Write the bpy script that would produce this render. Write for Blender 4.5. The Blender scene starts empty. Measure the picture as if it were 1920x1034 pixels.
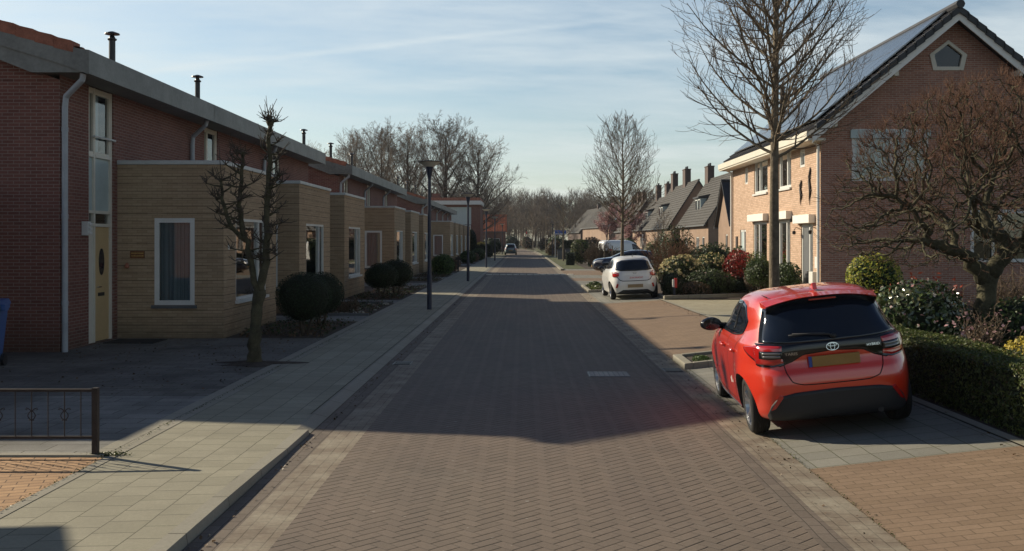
import bpy, bmesh, math, random
import numpy as np
from mathutils import Vector, Matrix
R = math.radians
PI = math.pi
random.seed(7)
rng = np.random.default_rng(7)
scene = bpy.context.scene
COL = scene.collection

# ---------------------------------------------------------------- camera
cam_d = bpy.data.cameras.new("camera")
cam = bpy.data.objects.new("camera", cam_d)
COL.objects.link(cam)
cam.location = (0, 0, 2.1)
cam.rotation_euler = (R(90), 0, 0)
cam_d.sensor_width = 36
cam_d.lens = 36 * 1900 / 1920
cam_d.shift_x = -20 / 1920
cam_d.shift_y = -66.4 / 1920
cam_d.clip_start = 0.1
cam_d.clip_end = 6000
scene.camera = cam

# ---------------------------------------------------------------- light
SUN = Vector((-1.9, 1.1, 1.0)).normalized()
SUN_EL = math.asin(SUN.z)
SUN_ROT = math.atan2(SUN.x, SUN.y)
world = bpy.data.worlds.new("World")
scene.world = world
world.use_nodes = True
SKY_STRENGTH = 0.070
EXPOSURE = 0.42
sun_d = bpy.data.lights.new("sun", 'SUN')
sun_d.energy = 4.8
sun_d.angle = R(0.55)
sun_d.color = (1.0, 0.88, 0.68)
sun = bpy.data.objects.new("sun", sun_d)
COL.objects.link(sun)
sun.location = (-40, 20, 40)
sun.rotation_euler = SUN.to_track_quat('Z', 'Y').to_euler()
scene.view_settings.view_transform = 'Standard'
scene.view_settings.look = 'None'
scene.view_settings.exposure = EXPOSURE
scene.view_settings.gamma = 1.0


# ---------------------------------------------------------------- node helper
class NT:
    def __init__(s, tree):
        s.t = tree
        s.n = tree.nodes
        s.l = tree.links

    def node(s, typ, **kw):
        n = s.n.new(typ)
        for k, v in kw.items():
            setattr(n, k, v)
        return n

    def put(s, sock, v):
        if isinstance(v, bpy.types.NodeSocket):
            s.l.new(v, sock)
        elif isinstance(v, (tuple, list)):
            if len(v) == 3 and sock.type == 'RGBA':
                v = (*v, 1)
            sock.default_value = v
        else:
            sock.default_value = v

    def math(s, op, a, b=None, c=None, clamp=False):
        n = s.node('ShaderNodeMath', operation=op)
        n.use_clamp = clamp
        s.put(n.inputs[0], a)
        if b is not None:
            s.put(n.inputs[1], b)
        if c is not None:
            s.put(n.inputs[2], c)
        return n.outputs[0]

    def mix(s, f, a, b, blend='MIX'):
        n = s.node('ShaderNodeMix', data_type='RGBA', blend_type=blend)
        s.put(n.inputs[0], f)
        s.put(n.inputs[6], a)
        s.put(n.inputs[7], b)
        return n.outputs[2]

    def sep(s, v):
        n = s.node('ShaderNodeSeparateXYZ')
        s.put(n.inputs[0], v)
        return n.outputs

    def comb(s, x, y, z=0.0):
        n = s.node('ShaderNodeCombineXYZ')
        s.put(n.inputs[0], x); s.put(n.inputs[1], y); s.put(n.inputs[2], z)
        return n.outputs[0]

    def noise(s, v, scale, detail=4, rough=0.55):
        n = s.node('ShaderNodeTexNoise')
        s.put(n.inputs['Vector'], v)
        n.inputs['Scale'].default_value = scale
        n.inputs['Detail'].default_value = detail
        n.inputs['Roughness'].default_value = rough
        return n.outputs['Fac']

    def ramp(s, f, lo, hi, a=0.0, b=1.0):
        n = s.node('ShaderNodeMapRange')
        s.put(n.inputs[0], f)
        n.inputs[1].default_value = lo; n.inputs[2].default_value = hi
        n.inputs[3].default_value = a; n.inputs[4].default_value = b
        return n.outputs[0]


# world: Nishita sky with thin cloud streaks and a contrail
w = NT(world.node_tree)
w.n.clear()
wo = w.node('ShaderNodeOutputWorld')
bg = w.node('ShaderNodeBackground')
sky = w.node('ShaderNodeTexSky', sky_type='NISHITA')
sky.sun_disc = False
sky.sun_elevation = SUN_EL
sky.sun_rotation = SUN_ROT
sky.air_density = 1.0
sky.dust_density = 0.8
sky.ozone_density = 1.2
tc = w.node('ShaderNodeTexCoord')
nd = w.node('ShaderNodeVectorMath', operation='NORMALIZE')
w.l.new(tc.outputs['Generated'], nd.inputs[0])
sx, sy, sz = w.sep(nd.outputs[0])
den = w.math('ADD', w.math('MAXIMUM', sz, 0.0), 0.10)
px = w.math('DIVIDE', sx, den)
py = w.math('DIVIDE', sy, den)
rx = w.math('ADD', w.math('MULTIPLY', px, 0.55), w.math('MULTIPLY', py, 0.12))
ry = w.math('ADD', w.math('MULTIPLY', py, 1.15), w.math('MULTIPLY', px, -0.16))
c1 = w.noise(w.comb(rx, ry, 0.3), 0.9, 8, 0.62)
c2 = w.noise(w.comb(w.math('MULTIPLY', rx, 0.5), w.math('MULTIPLY', ry, 0.5), 4.3), 0.8, 5, 0.55)
cm = w.math('MULTIPLY', w.ramp(c1, 0.38, 0.62), w.ramp(c2, 0.30, 0.54))
cm = w.math('MULTIPLY', cm, w.ramp(sz, 0.0, 0.06, 0.35, 1.0))
# contrail: great circle through two directions
d1 = Vector((-680, 1900, 316)).normalized(); d2 = Vector((-180, 1900, 374)).normalized()
nn = d1.cross(d2).normalized()
dp = w.node('ShaderNodeVectorMath', operation='DOT_PRODUCT')
w.l.new(nd.outputs[0], dp.inputs[0]); dp.inputs[1].default_value = nn
wob = w.math('MULTIPLY', w.math('SUBTRACT', w.noise(nd.outputs[0], 6, 3), 0.5), 0.010)
dist = w.math('ABSOLUTE', w.math('ADD', dp.outputs['Value'], wob))
trail = w.ramp(dist, 0.0, 0.0042, 0.20, 0.0)
trail = w.math('MULTIPLY', trail, w.ramp(sx, -0.40, -0.30, 0.0, 1.0))
trail = w.math('MULTIPLY', trail, w.ramp(sx, 0.14, 0.02, 0.15, 1.0))
trail = w.math('MULTIPLY', trail, w.ramp(sy, 0.0, 0.3, 0.0, 1.0))
fac = w.math('MINIMUM', w.math('ADD', w.math('ADD', w.math('MULTIPLY', cm, 0.66), 0.12), w.math('MAXIMUM', trail, 0.0)), 0.9)
cloudcol = w.mix(w.ramp(sz, 0.0, 0.4), (8.6, 9.0, 8.7, 1), (8.0, 9.2, 9.9, 1))
skyc = w.mix(1.0, sky.outputs[0], w.mix(w.ramp(sz, 0.22, 0.60), (1.12, 1.20, 1.22, 1), (0.30, 0.40, 0.60, 1)), 'MULTIPLY')
fac = w.math('MULTIPLY', fac, w.ramp(sz, 0.22, 0.50, 1.0, 0.10))
wcol = w.mix(fac, skyc, cloudcol)
w.l.new(wcol, bg.inputs['Color'])
bg.inputs['Strength'].default_value = SKY_STRENGTH
w.l.new(bg.outputs[0], wo.inputs[0])

# ---------------------------------------------------------------- materials
MATS = {}


def newmat(name):
    m = bpy.data.materials.new(name)
    m.use_nodes = True
    nt = NT(m.node_tree)
    p = nt.n['Principled BSDF']
    MATS[name] = m
    return m, nt, p


def pos(nt):
    return nt.node('ShaderNodeNewGeometry').outputs['Position']


def wallvec(nt):
    """(horizontal run, height) for vertical walls facing either way"""
    g = nt.node('ShaderNodeNewGeometry')
    x, y, z = nt.sep(g.outputs['Position'])
    nx, ny, nz = nt.sep(g.outputs['True Normal'])
    f = nt.math('GREATER_THAN', nt.math('ABSOLUTE', nx), 0.6)
    u = nt.math('ADD', nt.math('MULTIPLY', x, nt.math('SUBTRACT', 1.0, f)), nt.math('MULTIPLY', y, f))
    return u, z, g.outputs['Position']


def simple(name, col, rough=0.7, spec=0.4, metal=0.0, var=0.12, scale=3.0, bump=0.0, bscale=40, coat=0.0, emit=None):
    m, nt, p = newmat(name)
    if var > 0:
        P = pos(nt)
        f = nt.noise(P, scale, 5)
        f2 = nt.noise(P, scale * 9, 3)
        ff = nt.math('ADD', nt.math('MULTIPLY', f, 0.65), nt.math('MULTIPLY', f2, 0.35))
        lo = tuple(c * (1 - 2 * var) for c in col); hi = tuple(min(1, c * (1 + 2 * var)) for c in col)
        nt.put(p.inputs['Base Color'], nt.mix(nt.ramp(ff, 0.25, 0.75), lo, hi))
    else:
        p.inputs['Base Color'].default_value = (*col, 1)
    p.inputs['Roughness'].default_value = rough
    p.inputs['Specular IOR Level'].default_value = spec
    p.inputs['Metallic'].default_value = metal
    if coat:
        p.inputs['Coat Weight'].default_value = coat
        p.inputs['Coat Roughness'].default_value = 0.03
        p.inputs['Coat IOR'].default_value = 1.6
    if bump > 0:
        b = nt.node('ShaderNodeBump')
        b.inputs['Strength'].default_value = bump
        b.inputs['Distance'].default_value = 0.02
        nt.put(b.inputs['Height'], nt.noise(pos(nt), bscale, 4))
        nt.l.new(b.outputs[0], p.inputs['Normal'])
    return m


def brick(name, c1, c2, mortar, bw=0.21, bh=0.0625, ms=0.010, groove=None, dirt=0.25, streak=None):
    m, nt, p = newmat(name)
    u, z, P = wallvec(nt)
    b = nt.node('ShaderNodeTexBrick')
    nt.put(b.inputs['Vector'], nt.comb(u, z, 0.0))
    b.inputs['Color1'].default_value = (*c1, 1)
    b.inputs['Color2'].default_value = (*c2, 1)
    b.inputs['Mortar'].default_value = (*mortar, 1)
    b.inputs['Scale'].default_value = 1.0
    b.inputs['Brick Width'].default_value = bw
    b.inputs['Row Height'].default_value = bh
    b.inputs['Mortar Size'].default_value = ms / 2
    b.inputs['Mortar Smooth'].default_value = 0.2
    b.inputs['Bias'].default_value = 0.0
    col = b.outputs['Color']
    big = nt.noise(P, 0.9, 5)
    col = nt.mix(nt.ramp(big, 0.35, 0.75, 0.0, dirt), col, tuple(c * 0.55 for c in c1))
    fine = nt.noise(P, 55, 2)
    col = nt.mix(nt.ramp(fine, 0.3, 0.7, 0.0, 0.22), col, tuple(c * 0.5 for c in c2))
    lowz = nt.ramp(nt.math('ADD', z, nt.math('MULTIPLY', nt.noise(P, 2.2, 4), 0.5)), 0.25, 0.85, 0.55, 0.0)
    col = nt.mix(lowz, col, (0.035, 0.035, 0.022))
    h = nt.math('SUBTRACT', 1.0, b.outputs['Fac'])
    if groove:
        zz = nt.math('ADD', z, nt.math('MULTIPLY', nt.math('SUBTRACT', nt.noise(P, 5.0, 3), 0.5), 0.006))
        fr = nt.math('FRACT', nt.math('DIVIDE', zz, groove))
        gl = nt.math('LESS_THAN', fr, 0.085)
        # joint depth varies along the wall
        gv = nt.math('MULTIPLY', gl, nt.ramp(nt.noise(nt.comb(nt.math('MULTIPLY', u, 0.6), nt.math('MULTIPLY', z, 3.0), 0.0), 2.0, 4), 0.30, 0.5))
        col = nt.mix(nt.math('MULTIPLY', gv, 0.75), col, tuple(c * 0.18 for c in c1))
        h = nt.math('SUBTRACT', h, gv)
    nt.put(p.inputs['Base Color'], col)
    p.inputs['Roughness'].default_value = 0.85
    p.inputs['Specular IOR Level'].default_value = 0.25
    bm_ = nt.node('ShaderNodeBump')
    bm_.inputs['Strength'].default_value = 0.55
    bm_.inputs['Distance'].default_value = 0.008
    nt.put(bm_.inputs['Height'], h)
    nt.l.new(bm_.outputs[0], p.inputs['Normal'])
    return m


def paver(name, c1, c2, joint, bw, bh, js=0.008, rot=0.0, off=0.5, var=0.3, moss=0.0, rough=0.85, spec=0.25, swap=False, dirtcol=(0.06, 0.055, 0.045), dirtamt=0.35, bumpd=0.006, dscale=0.8):
    m, nt, p = newmat(name)
    P = pos(nt)
    x, y, z = nt.sep(P)
    if rot:
        c, s_ = math.cos(rot), math.sin(rot)
        xx = nt.math('ADD', nt.math('MULTIPLY', x, c), nt.math('MULTIPLY', y, s_))
        yy = nt.math('SUBTRACT', nt.math('MULTIPLY', y, c), nt.math('MULTIPLY', x, s_))
        x, y = xx, yy
    if swap:
        x, y = y, x
    wob1 = nt.math('MULTIPLY', nt.math('SUBTRACT', nt.noise(P, 1.3, 2), 0.5), 0.03)
    b = nt.node('ShaderNodeTexBrick')
    nt.put(b.inputs['Vector'], nt.comb(nt.math('ADD', x, wob1), nt.math('ADD', y, wob1), 0.0))
    b.inputs['Color1'].default_value = (*c1, 1)
    b.inputs['Color2'].default_value = (*c2, 1)
    b.inputs['Mortar'].default_value = (*joint, 1)
    b.inputs['Scale'].default_value = 1.0
    b.inputs['Brick Width'].default_value = bw
    b.inputs['Row Height'].default_value = bh
    b.inputs['Mortar Size'].default_value = js / 2
    b.inputs['Mortar Smooth'].default_value = 0.1
    b.offset = off
    col = b.outputs['Color']
    if moss:
        mf = nt.math('MULTIPLY', b.outputs['Fac'], nt.ramp(nt.noise(P, 1.7, 4), 0.45, 0.6, 0.0, moss))
        col = nt.mix(mf, col, (0.09, 0.11, 0.03))
    d = nt.noise(P, dscale, 6, 0.65)
    col = nt.mix(nt.ramp(d, 0.42, 0.72, 0.0, dirtamt), col, dirtcol)
    col = nt.mix(nt.ramp(nt.noise(P, 38, 3), 0.25, 0.75, 0.0, var), col, tuple(c * 0.45 for c in c1))
    col = nt.mix(nt.ramp(nt.noise(P, 110, 2), 0.62, 0.72, 0.0, 0.25), col, tuple(min(1, c * 2.0) for c in c1))
    nt.put(p.inputs['Base Color'], col)
    p.inputs['Roughness'].default_value = rough
    p.inputs['Specular IOR Level'].default_value = spec
    bb = nt.node('ShaderNodeBump')
    bb.inputs['Strength'].default_value = 0.8
    bb.inputs['Distance'].default_value = bumpd
    hh = nt.math('ADD', nt.math('SUBTRACT', 1.0, b.outputs['Fac']), nt.math('MULTIPLY', nt.noise(P, 60, 3), 0.35))
    hh = nt.math('ADD', hh, nt.math('MULTIPLY', nt.math('ADD', nt.sep(b.outputs['Color'])[0], 0.0), 1.2))
    nt.put(bb.inputs['Height'], hh)
    nt.l.new(bb.outputs[0], p.inputs['Normal'])
    return m


def herringbone(name, W=0.10, c1=(0.175, 0.140, 0.106), c2=(0.212, 0.168, 0.128), joint=(0.022, 0.018, 0.014)):
    m, nt, p = newmat(name)
    P = pos(nt)
    x, y, z = nt.sep(P)
    wob = nt.math('MULTIPLY', nt.math('SUBTRACT', nt.noise(P, 0.9, 2), 0.5), 0.05)
    k = math.sqrt(0.5) / W
    u = nt.math('MULTIPLY', nt.math('ADD', nt.math('ADD', x, y), wob), k)
    v = nt.math('MULTIPLY', nt.math('ADD', nt.math('SUBTRACT', y, x), wob), k)
    i = nt.math('FLOOR', u); j = nt.math('FLOOR', v)
    fu = nt.math('FRACT', u); fv = nt.math('FRACT', v)
    mm = nt.math('FLOORED_MODULO', nt.math('SUBTRACT', i, j), 4.0)
    e = [nt.math('COMPARE', mm, float(q), 0.1) for q in range(4)]
    left = nt.math('ADD', fu, e[1])
    right = nt.math('ADD', nt.math('SUBTRACT', 1.0, fu), e[0])
    bot = nt.math('ADD', fv, e[2])
    top = nt.math('ADD', nt.math('SUBTRACT', 1.0, fv), e[3])
    dx = nt.math('MINIMUM', left, right); dy = nt.math('MINIMUM', bot, top)
    # shade painted into the joints: those across the sun stay dark, others faded
    dmin = nt.math('MINIMUM', nt.math('ADD', nt.math('MULTIPLY', dx, 3.0), 0.02), dy)
    jf = nt.ramp(dmin, 0.028, 0.085, 1.0, 0.0)
    idv = nt.comb(nt.math('SUBTRACT', i, e[1]), nt.math('SUBTRACT', j, e[2]), 0.0)
    wn = nt.node('ShaderNodeTexWhiteNoise', noise_dimensions='3D')
    nt.put(wn.inputs['Vector'], idv)
    rnd = wn.outputs['Value']
    col = nt.mix(rnd, c1, c2)
    redd = nt.ramp(nt.noise(P, 0.35, 4), 0.35, 0.65)
    col = nt.mix(nt.math('MULTIPLY', redd, 0.35), col, (0.21, 0.148, 0.115))
    col = nt.mix(nt.ramp(nt.noise(P, 45, 3), 0.3, 0.75, 0.0, 0.35), col, tuple(c * 0.5 for c in c1))
    col = nt.mix(nt.ramp(nt.noise(P, 130, 2), 0.60, 0.70, 0.0, 0.3), col, tuple(c * 2.0 for c in c2))
    # worn tracks and stains
    st = nt.noise(nt.comb(nt.math('MULTIPLY', x, 1.2), nt.math('MULTIPLY', y, 0.25), 0.0), 1.1, 5, 0.6)
    col = nt.mix(nt.ramp(st, 0.45, 0.72, 0.0, 0.42), col, (0.095, 0.08, 0.07))
    spot = nt.noise(P, 0.75, 6, 0.7)
    col = nt.mix(nt.ramp(spot, 0.60, 0.72, 0.0, 0.35), col, (0.25, 0.215, 0.17))
    oil = nt.noise(nt.comb(nt.math('ADD', x, 31.0), y, 0.0), 2.4, 3, 0.5)
    col = nt.mix(nt.ramp(oil, 0.70, 0.78, 0.0, 0.45), col, (0.06, 0.05, 0.045))
    gum = nt.noise(P, 16.0, 1, 0.3)
    col = nt.mix(nt.ramp(gum, 0.76, 0.79, 0.0, 0.6), col, (0.34, 0.31, 0.27))
    jv = nt.math('MULTIPLY', jf, nt.ramp(nt.noise(P, 3.2, 3), 0.3, 0.6, 0.35, 1.0))
    col = nt.mix(jv, col, joint)
    nt.put(p.inputs['Base Color'], col)
    p.inputs['Roughness'].default_value = 0.78
    p.inputs['Specular IOR Level'].default_value = 0.3
    bb = nt.node('ShaderNodeBump')
    bb.inputs['Strength'].default_value = 0.9
    bb.inputs['Distance'].default_value = 0.008
    hgt = nt.math('ADD', nt.math('SUBTRACT', 1.0, jf), nt.math('MULTIPLY', rnd, 0.35))
    hgt = nt.math('ADD', hgt, nt.math('MULTIPLY', nt.noise(P, 70, 3), 0.30))
    nt.put(bb.inputs['Height'], hgt)
    nt.l.new(bb.outputs[0], p.inputs['Normal'])
    return m


def foliage(name, cols, rough=0.5, trans=0.25, spec=0.35):
    """leaf colours vary per leaf"""
    m, nt, p = newmat(name)
    g = nt.node('ShaderNodeNewGeometry')
    cr = nt.node('ShaderNodeValToRGB')
    cr.color_ramp.interpolation = 'CONSTANT'
    while len(cr.color_ramp.elements) < len(cols):
        cr.color_ramp.elements.new(0.5)
    acc = 0
    tot = sum(c[1] for c in cols)
    for el, (c, wt) in zip(cr.color_ramp.elements, cols):
        el.position = acc / tot
        el.color = (*c, 1)
        acc += wt
    nt.l.new(g.outputs['Random Per Island'], cr.inputs[0])
    n = nt.noise(g.outputs['Position'], 4.0, 3)
    col = nt.mix(nt.ramp(n, 0.3, 0.7, 0.0, 0.45), cr.outputs[0], tuple(c * 0.5 for c in cols[0][0]))
    nt.put(p.inputs['Base Color'], col)
    p.inputs['Roughness'].default_value = rough
    p.inputs['Specular IOR Level'].default_value = spec
    if trans > 0:
        tr = nt.node('ShaderNodeBsdfTranslucent')
        nt.put(tr.inputs['Color'], col)
        mx = nt.node('ShaderNodeMixShader')
        mx.inputs[0].default_value = trans
        nt.l.new(p.outputs[0], mx.inputs[1])
        nt.l.new(tr.outputs[0], mx.inputs[2])
        nt.l.new(mx.outputs[0], nt.n['Material Output'].inputs[0])
    return m


def glass_mat(name, tint=(0.75, 0.82, 0.82), refl=1.0, ior=1.9):
    m, nt, p = newmat(name)
    nt.n.remove(p)
    tr = nt.node('ShaderNodeBsdfTransparent'); tr.inputs[0].default_value = (*tint, 1)
    gl = nt.node('ShaderNodeBsdfGlossy'); gl.inputs['Roughness'].default_value = 0.015
    gl.inputs['Color'].default_value = (refl, refl, refl, 1)
    fr = nt.node('ShaderNodeFresnel'); fr.inputs[0].default_value = ior
    bb = nt.node('ShaderNodeBump'); bb.inputs['Strength'].default_value = 0.03; bb.inputs['Distance'].default_value = 0.02
    nt.put(bb.inputs['Height'], nt.noise(pos(nt), 1.6, 2))
    nt.l.new(bb.outputs[0], gl.inputs['Normal'])
    mx = nt.node('ShaderNodeMixShader')
    nt.l.new(fr.outputs[0], mx.inputs[0]); nt.l.new(tr.outputs[0], mx.inputs[1]); nt.l.new(gl.outputs[0], mx.inputs[2])
    nt.l.new(mx.outputs[0], nt.n['Material Output'].inputs[0])
    return m


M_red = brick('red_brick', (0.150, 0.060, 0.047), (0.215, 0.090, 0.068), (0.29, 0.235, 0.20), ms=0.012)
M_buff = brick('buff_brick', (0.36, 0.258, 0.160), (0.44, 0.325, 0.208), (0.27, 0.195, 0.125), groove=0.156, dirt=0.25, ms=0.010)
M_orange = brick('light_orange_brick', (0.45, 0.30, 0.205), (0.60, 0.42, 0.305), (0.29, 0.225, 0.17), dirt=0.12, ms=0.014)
M_orange_shaded = brick('orange_brick_shaded', (0.29, 0.135, 0.092), (0.42, 0.21, 0.145), (0.46, 0.40, 0.35), dirt=0.2, ms=0.013)  # same brick as the facade, with the gable's shade painted into its colour
M_far_brick = simple('far_brick', (0.25, 0.165, 0.112), var=0.15, scale=0.6)
M_far_dark = simple('far_dark_brick', (0.085, 0.055, 0.045), var=0.15, scale=0.6)
M_road = herringbone('road_brick')
M_walk = paver('pavement_slab', (0.30, 0.280, 0.205), (0.36, 0.335, 0.250), (0.10, 0.09, 0.065), 0.30, 0.30, 0.009, swap=True, off=0.5, var=0.25, dirtcol=(0.16, 0.15, 0.11), dirtamt=0.5, moss=0.3)
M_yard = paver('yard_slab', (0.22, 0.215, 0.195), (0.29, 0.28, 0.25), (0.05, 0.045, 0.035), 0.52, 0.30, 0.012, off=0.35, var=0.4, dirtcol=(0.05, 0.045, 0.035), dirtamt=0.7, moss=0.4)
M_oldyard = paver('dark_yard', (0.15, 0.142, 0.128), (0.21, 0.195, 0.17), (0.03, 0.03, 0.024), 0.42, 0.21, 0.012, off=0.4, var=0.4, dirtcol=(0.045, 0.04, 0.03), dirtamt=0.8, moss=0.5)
M_yellowbrick = paver('yellow_yard_brick', (0.42, 0.25, 0.13), (0.55, 0.34, 0.18), (0.13, 0.08, 0.045), 0.21, 0.105, 0.012, rot=0.32, off=0.5, var=0.3, dirtcol=(0.2, 0.13, 0.08), dirtamt=0.4)
M_bay = paver('bay_brick', (0.235, 0.165, 0.108), (0.29, 0.205, 0.138), (0.12, 0.09, 0.06), 0.21, 0.105, 0.007, off=0.5, var=0.3, dirtcol=(0.16, 0.11, 0.08), dirtamt=0.45)
M_baygrey = paver('bay_grey_slab', (0.23, 0.225, 0.195), (0.28, 0.27, 0.23), (0.075, 0.08, 0.045), 0.30, 0.30, 0.010, off=0.0, var=0.3, moss=0.5, dirtcol=(0.15, 0.14, 0.11), dirtamt=0.4)
M_drive = paver('driveway_sett', (0.34, 0.31, 0.22), (0.42, 0.385, 0.28), (0.17, 0.155, 0.10), 0.15, 0.15, 0.010, off=0.5, var=0.3, dirtcol=(0.2, 0.17, 0.11), dirtamt=0.45)
M_gutter_dark = paver('gutter_dark_brick', (0.165, 0.132, 0.106), (0.21, 0.17, 0.135), (0.07, 0.058, 0.045), 0.21, 0.105, 0.008, swap=True, off=0.5, var=0.35, dirtcol=(0.09, 0.08, 0.06), dirtamt=0.4)
M_gutter = paver('gutter_sandy_brick', (0.215, 0.172, 0.128), (0.26, 0.21, 0.155), (0.10, 0.08, 0.058), 0.21, 0.105, 0.008, swap=True, off=0.5, var=0.35, dirtcol=(0.42, 0.38, 0.29), dirtamt=0.85, dscale=2.3)
M_kerb = paver('kerb_concrete', (0.30, 0.28, 0.22), (0.33, 0.31, 0.25), (0.10, 0.09, 0.07), 1.0, 1.0, 0.010, off=0.0, var=0.3, dirtcol=(0.2, 0.18, 0.13), dirtamt=0.5)
M_paleblock = simple('pale_block', (0.62, 0.58, 0.48), var=0.2, scale=4)
M_soil = simple('soil', (0.055, 0.040, 0.028), var=0.35, scale=5, bump=1.0, bscale=14, rough=0.95)
M_ground = simple('earth', (0.10, 0.095, 0.05), var=0.3, scale=0.3, rough=0.95)
M_grass = simple('grass', (0.085, 0.095, 0.035), var=0.35, scale=3, bump=1.0, bscale=40, rough=0.9)
M_white = simple('white_paint', (0.60, 0.60, 0.57), rough=0.45, var=0.05)
M_cream = simple('cream_paint', (0.60, 0.56, 0.47), rough=0.5, var=0.06)
M_panel = simple('pale_blue_panel', (0.36, 0.43, 0.42), rough=0.4, var=0.06)
M_door = simple('yellow_door_paint', (0.50, 0.355, 0.18), rough=0.45, var=0.06, scale=1.5)
M_fascia = simple('grey_fascia', (0.175, 0.18, 0.165), rough=0.55, var=0.22, scale=1.6)
M_trim = simple('roof_trim', (0.46, 0.47, 0.45), rough=0.5, var=0.1)
M_tile_red = simple('red_roof_tile', (0.30, 0.115, 0.07), rough=0.8, var=0.3, scale=5, bump=0.3)
M_tile_dark = simple('dark_roof_tile', (0.030, 0.030, 0.034), rough=0.5, var=0.2, scale=4)
M_tile_grey = simple('grey_roof_tile', (0.062, 0.058, 0.053), rough=0.75, var=0.25, scale=2.5)
M_pipe = simple('grey_pipe', (0.33, 0.35, 0.37), rough=0.45, var=0.1)
M_wpipe = simple('white_pipe', (0.75, 0.73, 0.68), rough=0.45, var=0.05)
M_black = simple('black_metal', (0.018, 0.018, 0.020), rough=0.4, var=0.1)
M_rust = simple('dark_rusty_metal', (0.030, 0.022, 0.020), rough=0.6, var=0.3, scale=12)
M_blue_metal = simple('dark_blue_metal', (0.022, 0.030, 0.055), rough=0.42, var=0.1)
M_opal = simple('opal_plastic', (0.62, 0.58, 0.50), rough=0.35, var=0.0)
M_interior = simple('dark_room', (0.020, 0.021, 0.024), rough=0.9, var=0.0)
M_curtain = simple('net_curtain', (0.36, 0.40, 0.44), rough=0.9, var=0.05)
M_curtain_beige = simple('beige_curtain', (0.45, 0.36, 0.22), rough=0.9, var=0.05)
M_blind = simple('white_blind', (0.66, 0.68, 0.70), rough=0.8, var=0.0)
M_sill = simple('slate_sill', (0.10, 0.105, 0.11), rough=0.6, var=0.1)
M_shutter = simple('white_shutter_box', (0.80, 0.77, 0.70), rough=0.4, var=0.03)
M_solar = simple('solar_cell', (0.055, 0.068, 0.085), rough=0.16, spec=0.9, var=0.06, scale=1.0)
M_solar_frame = simple('solar_frame', (0.35, 0.36, 0.37), rough=0.3, metal=0.8, var=0.0)
M_glass = glass_mat('window_glass')
M_mat_dark = simple('dark_rubber_mat', (0.02, 0.02, 0.02), rough=0.95, var=0.2)
M_wood_sign = simple('varnished_wood', (0.16, 0.065, 0.025), rough=0.4, var=0.25, scale=20)
M_gold = simple('gilt_lettering', (0.45, 0.28, 0.08), rough=0.4, var=0.0)
M_bin = simple('blue_plastic', (0.040, 0.095, 0.26), rough=0.45, var=0.1)
M_bark = simple('grey_bark', (0.155, 0.125, 0.085), rough=0.9, var=0.35, scale=9, bump=0.8, bscale=30)
M_bark_moss = simple('mossy_bark', (0.066, 0.060, 0.034), rough=0.95, var=0.45, scale=7, bump=1.0, bscale=24)
M_bark_dark = simple('dark_bark', (0.075, 0.060, 0.045), rough=0.95, var=0.4, scale=9, bump=1.0, bscale=26)
M_twig_red = simple('reddish_twig', (0.135, 0.068, 0.040), rough=0.85, var=0.25, scale=6)
M_twig = simple('brown_twig', (0.12, 0.085, 0.055), rough=0.85, var=0.25, scale=6)
M_twig_far = simple('far_twig', (0.18, 0.135, 0.100), rough=0.9, var=0.2, scale=1)
M_twig_wood = simple('woodland_twig', (0.105, 0.080, 0.060), rough=0.9, var=0.35, scale=0.12)
F_box = foliage('box_leaf', [((0.020, 0.035, 0.014), 5), ((0.035, 0.055, 0.020), 3), ((0.012, 0.020, 0.010), 3)])
F_hedge = foliage('hedge_leaf', [((0.085, 0.11, 0.026), 5), ((0.05, 0.07, 0.018), 4), ((0.14, 0.16, 0.04), 1.5), ((0.10, 0.065, 0.03), 0.8)])
F_green = foliage('shrub_leaf', [((0.045, 0.075, 0.022), 5), ((0.075, 0.11, 0.03), 3), ((0.025, 0.04, 0.014), 3)])
F_light = foliage('fresh_leaf', [((0.075, 0.13, 0.03), 5), ((0.05, 0.09, 0.02), 4), ((0.12, 0.18, 0.05), 2)])
F_gloss = foliage('glossy_leaf', [((0.045, 0.075, 0.025), 5), ((0.08, 0.11, 0.038), 3), ((0.20, 0.20, 0.10), 2)], rough=0.22, trans=0.05, spec=0.8)
F_varieg = foliage('variegated_leaf', [((0.06, 0.12, 0.025), 4), ((0.62, 0.56, 0.10), 4.5), ((0.34, 0.38, 0.07), 3)], rough=0.4, trans=0.45)
F_yellow = foliage('golden_leaf', [((0.55, 0.42, 0.06), 5), ((0.42, 0.34, 0.05), 3), ((0.62, 0.52, 0.16), 2)])
F_red = foliage('crimson_leaf', [((0.34, 0.030, 0.022), 5), ((0.20, 0.03, 0.022), 4), ((0.08, 0.06, 0.03), 3)], rough=0.4)
F_brown = foliage('withered_leaf', [((0.12, 0.075, 0.045), 5), ((0.17, 0.11, 0.06), 3), ((0.06, 0.055, 0.03), 3)])
F_cream = foliage('cream_flower', [((0.62, 0.55, 0.30), 5), ((0.48, 0.42, 0.20), 4), ((0.55, 0.36, 0.24), 1.5)], rough=0.8)
F_pink = foliage('pink_blossom', [((0.58, 0.36, 0.36), 5), ((0.44, 0.26, 0.26), 4), ((0.20, 0.10, 0.08), 3)], rough=0.8)
F_whitefl = foliage('white_flower', [((0.75, 0.68, 0.60), 5), ((0.70, 0.35, 0.35), 2)], rough=0.8)
F_redtip = foliage('red_leaf_tip', [((0.42, 0.08, 0.04), 5), ((0.30, 0.07, 0.03), 3)], rough=0.4)
F_conifer = foliage('conifer_leaf', [((0.014, 0.026, 0.014), 5), ((0.022, 0.04, 0.018), 3)])
M_core = simple('shrub_core', (0.018, 0.022, 0.010), rough=1.0, var=0.2)
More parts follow.
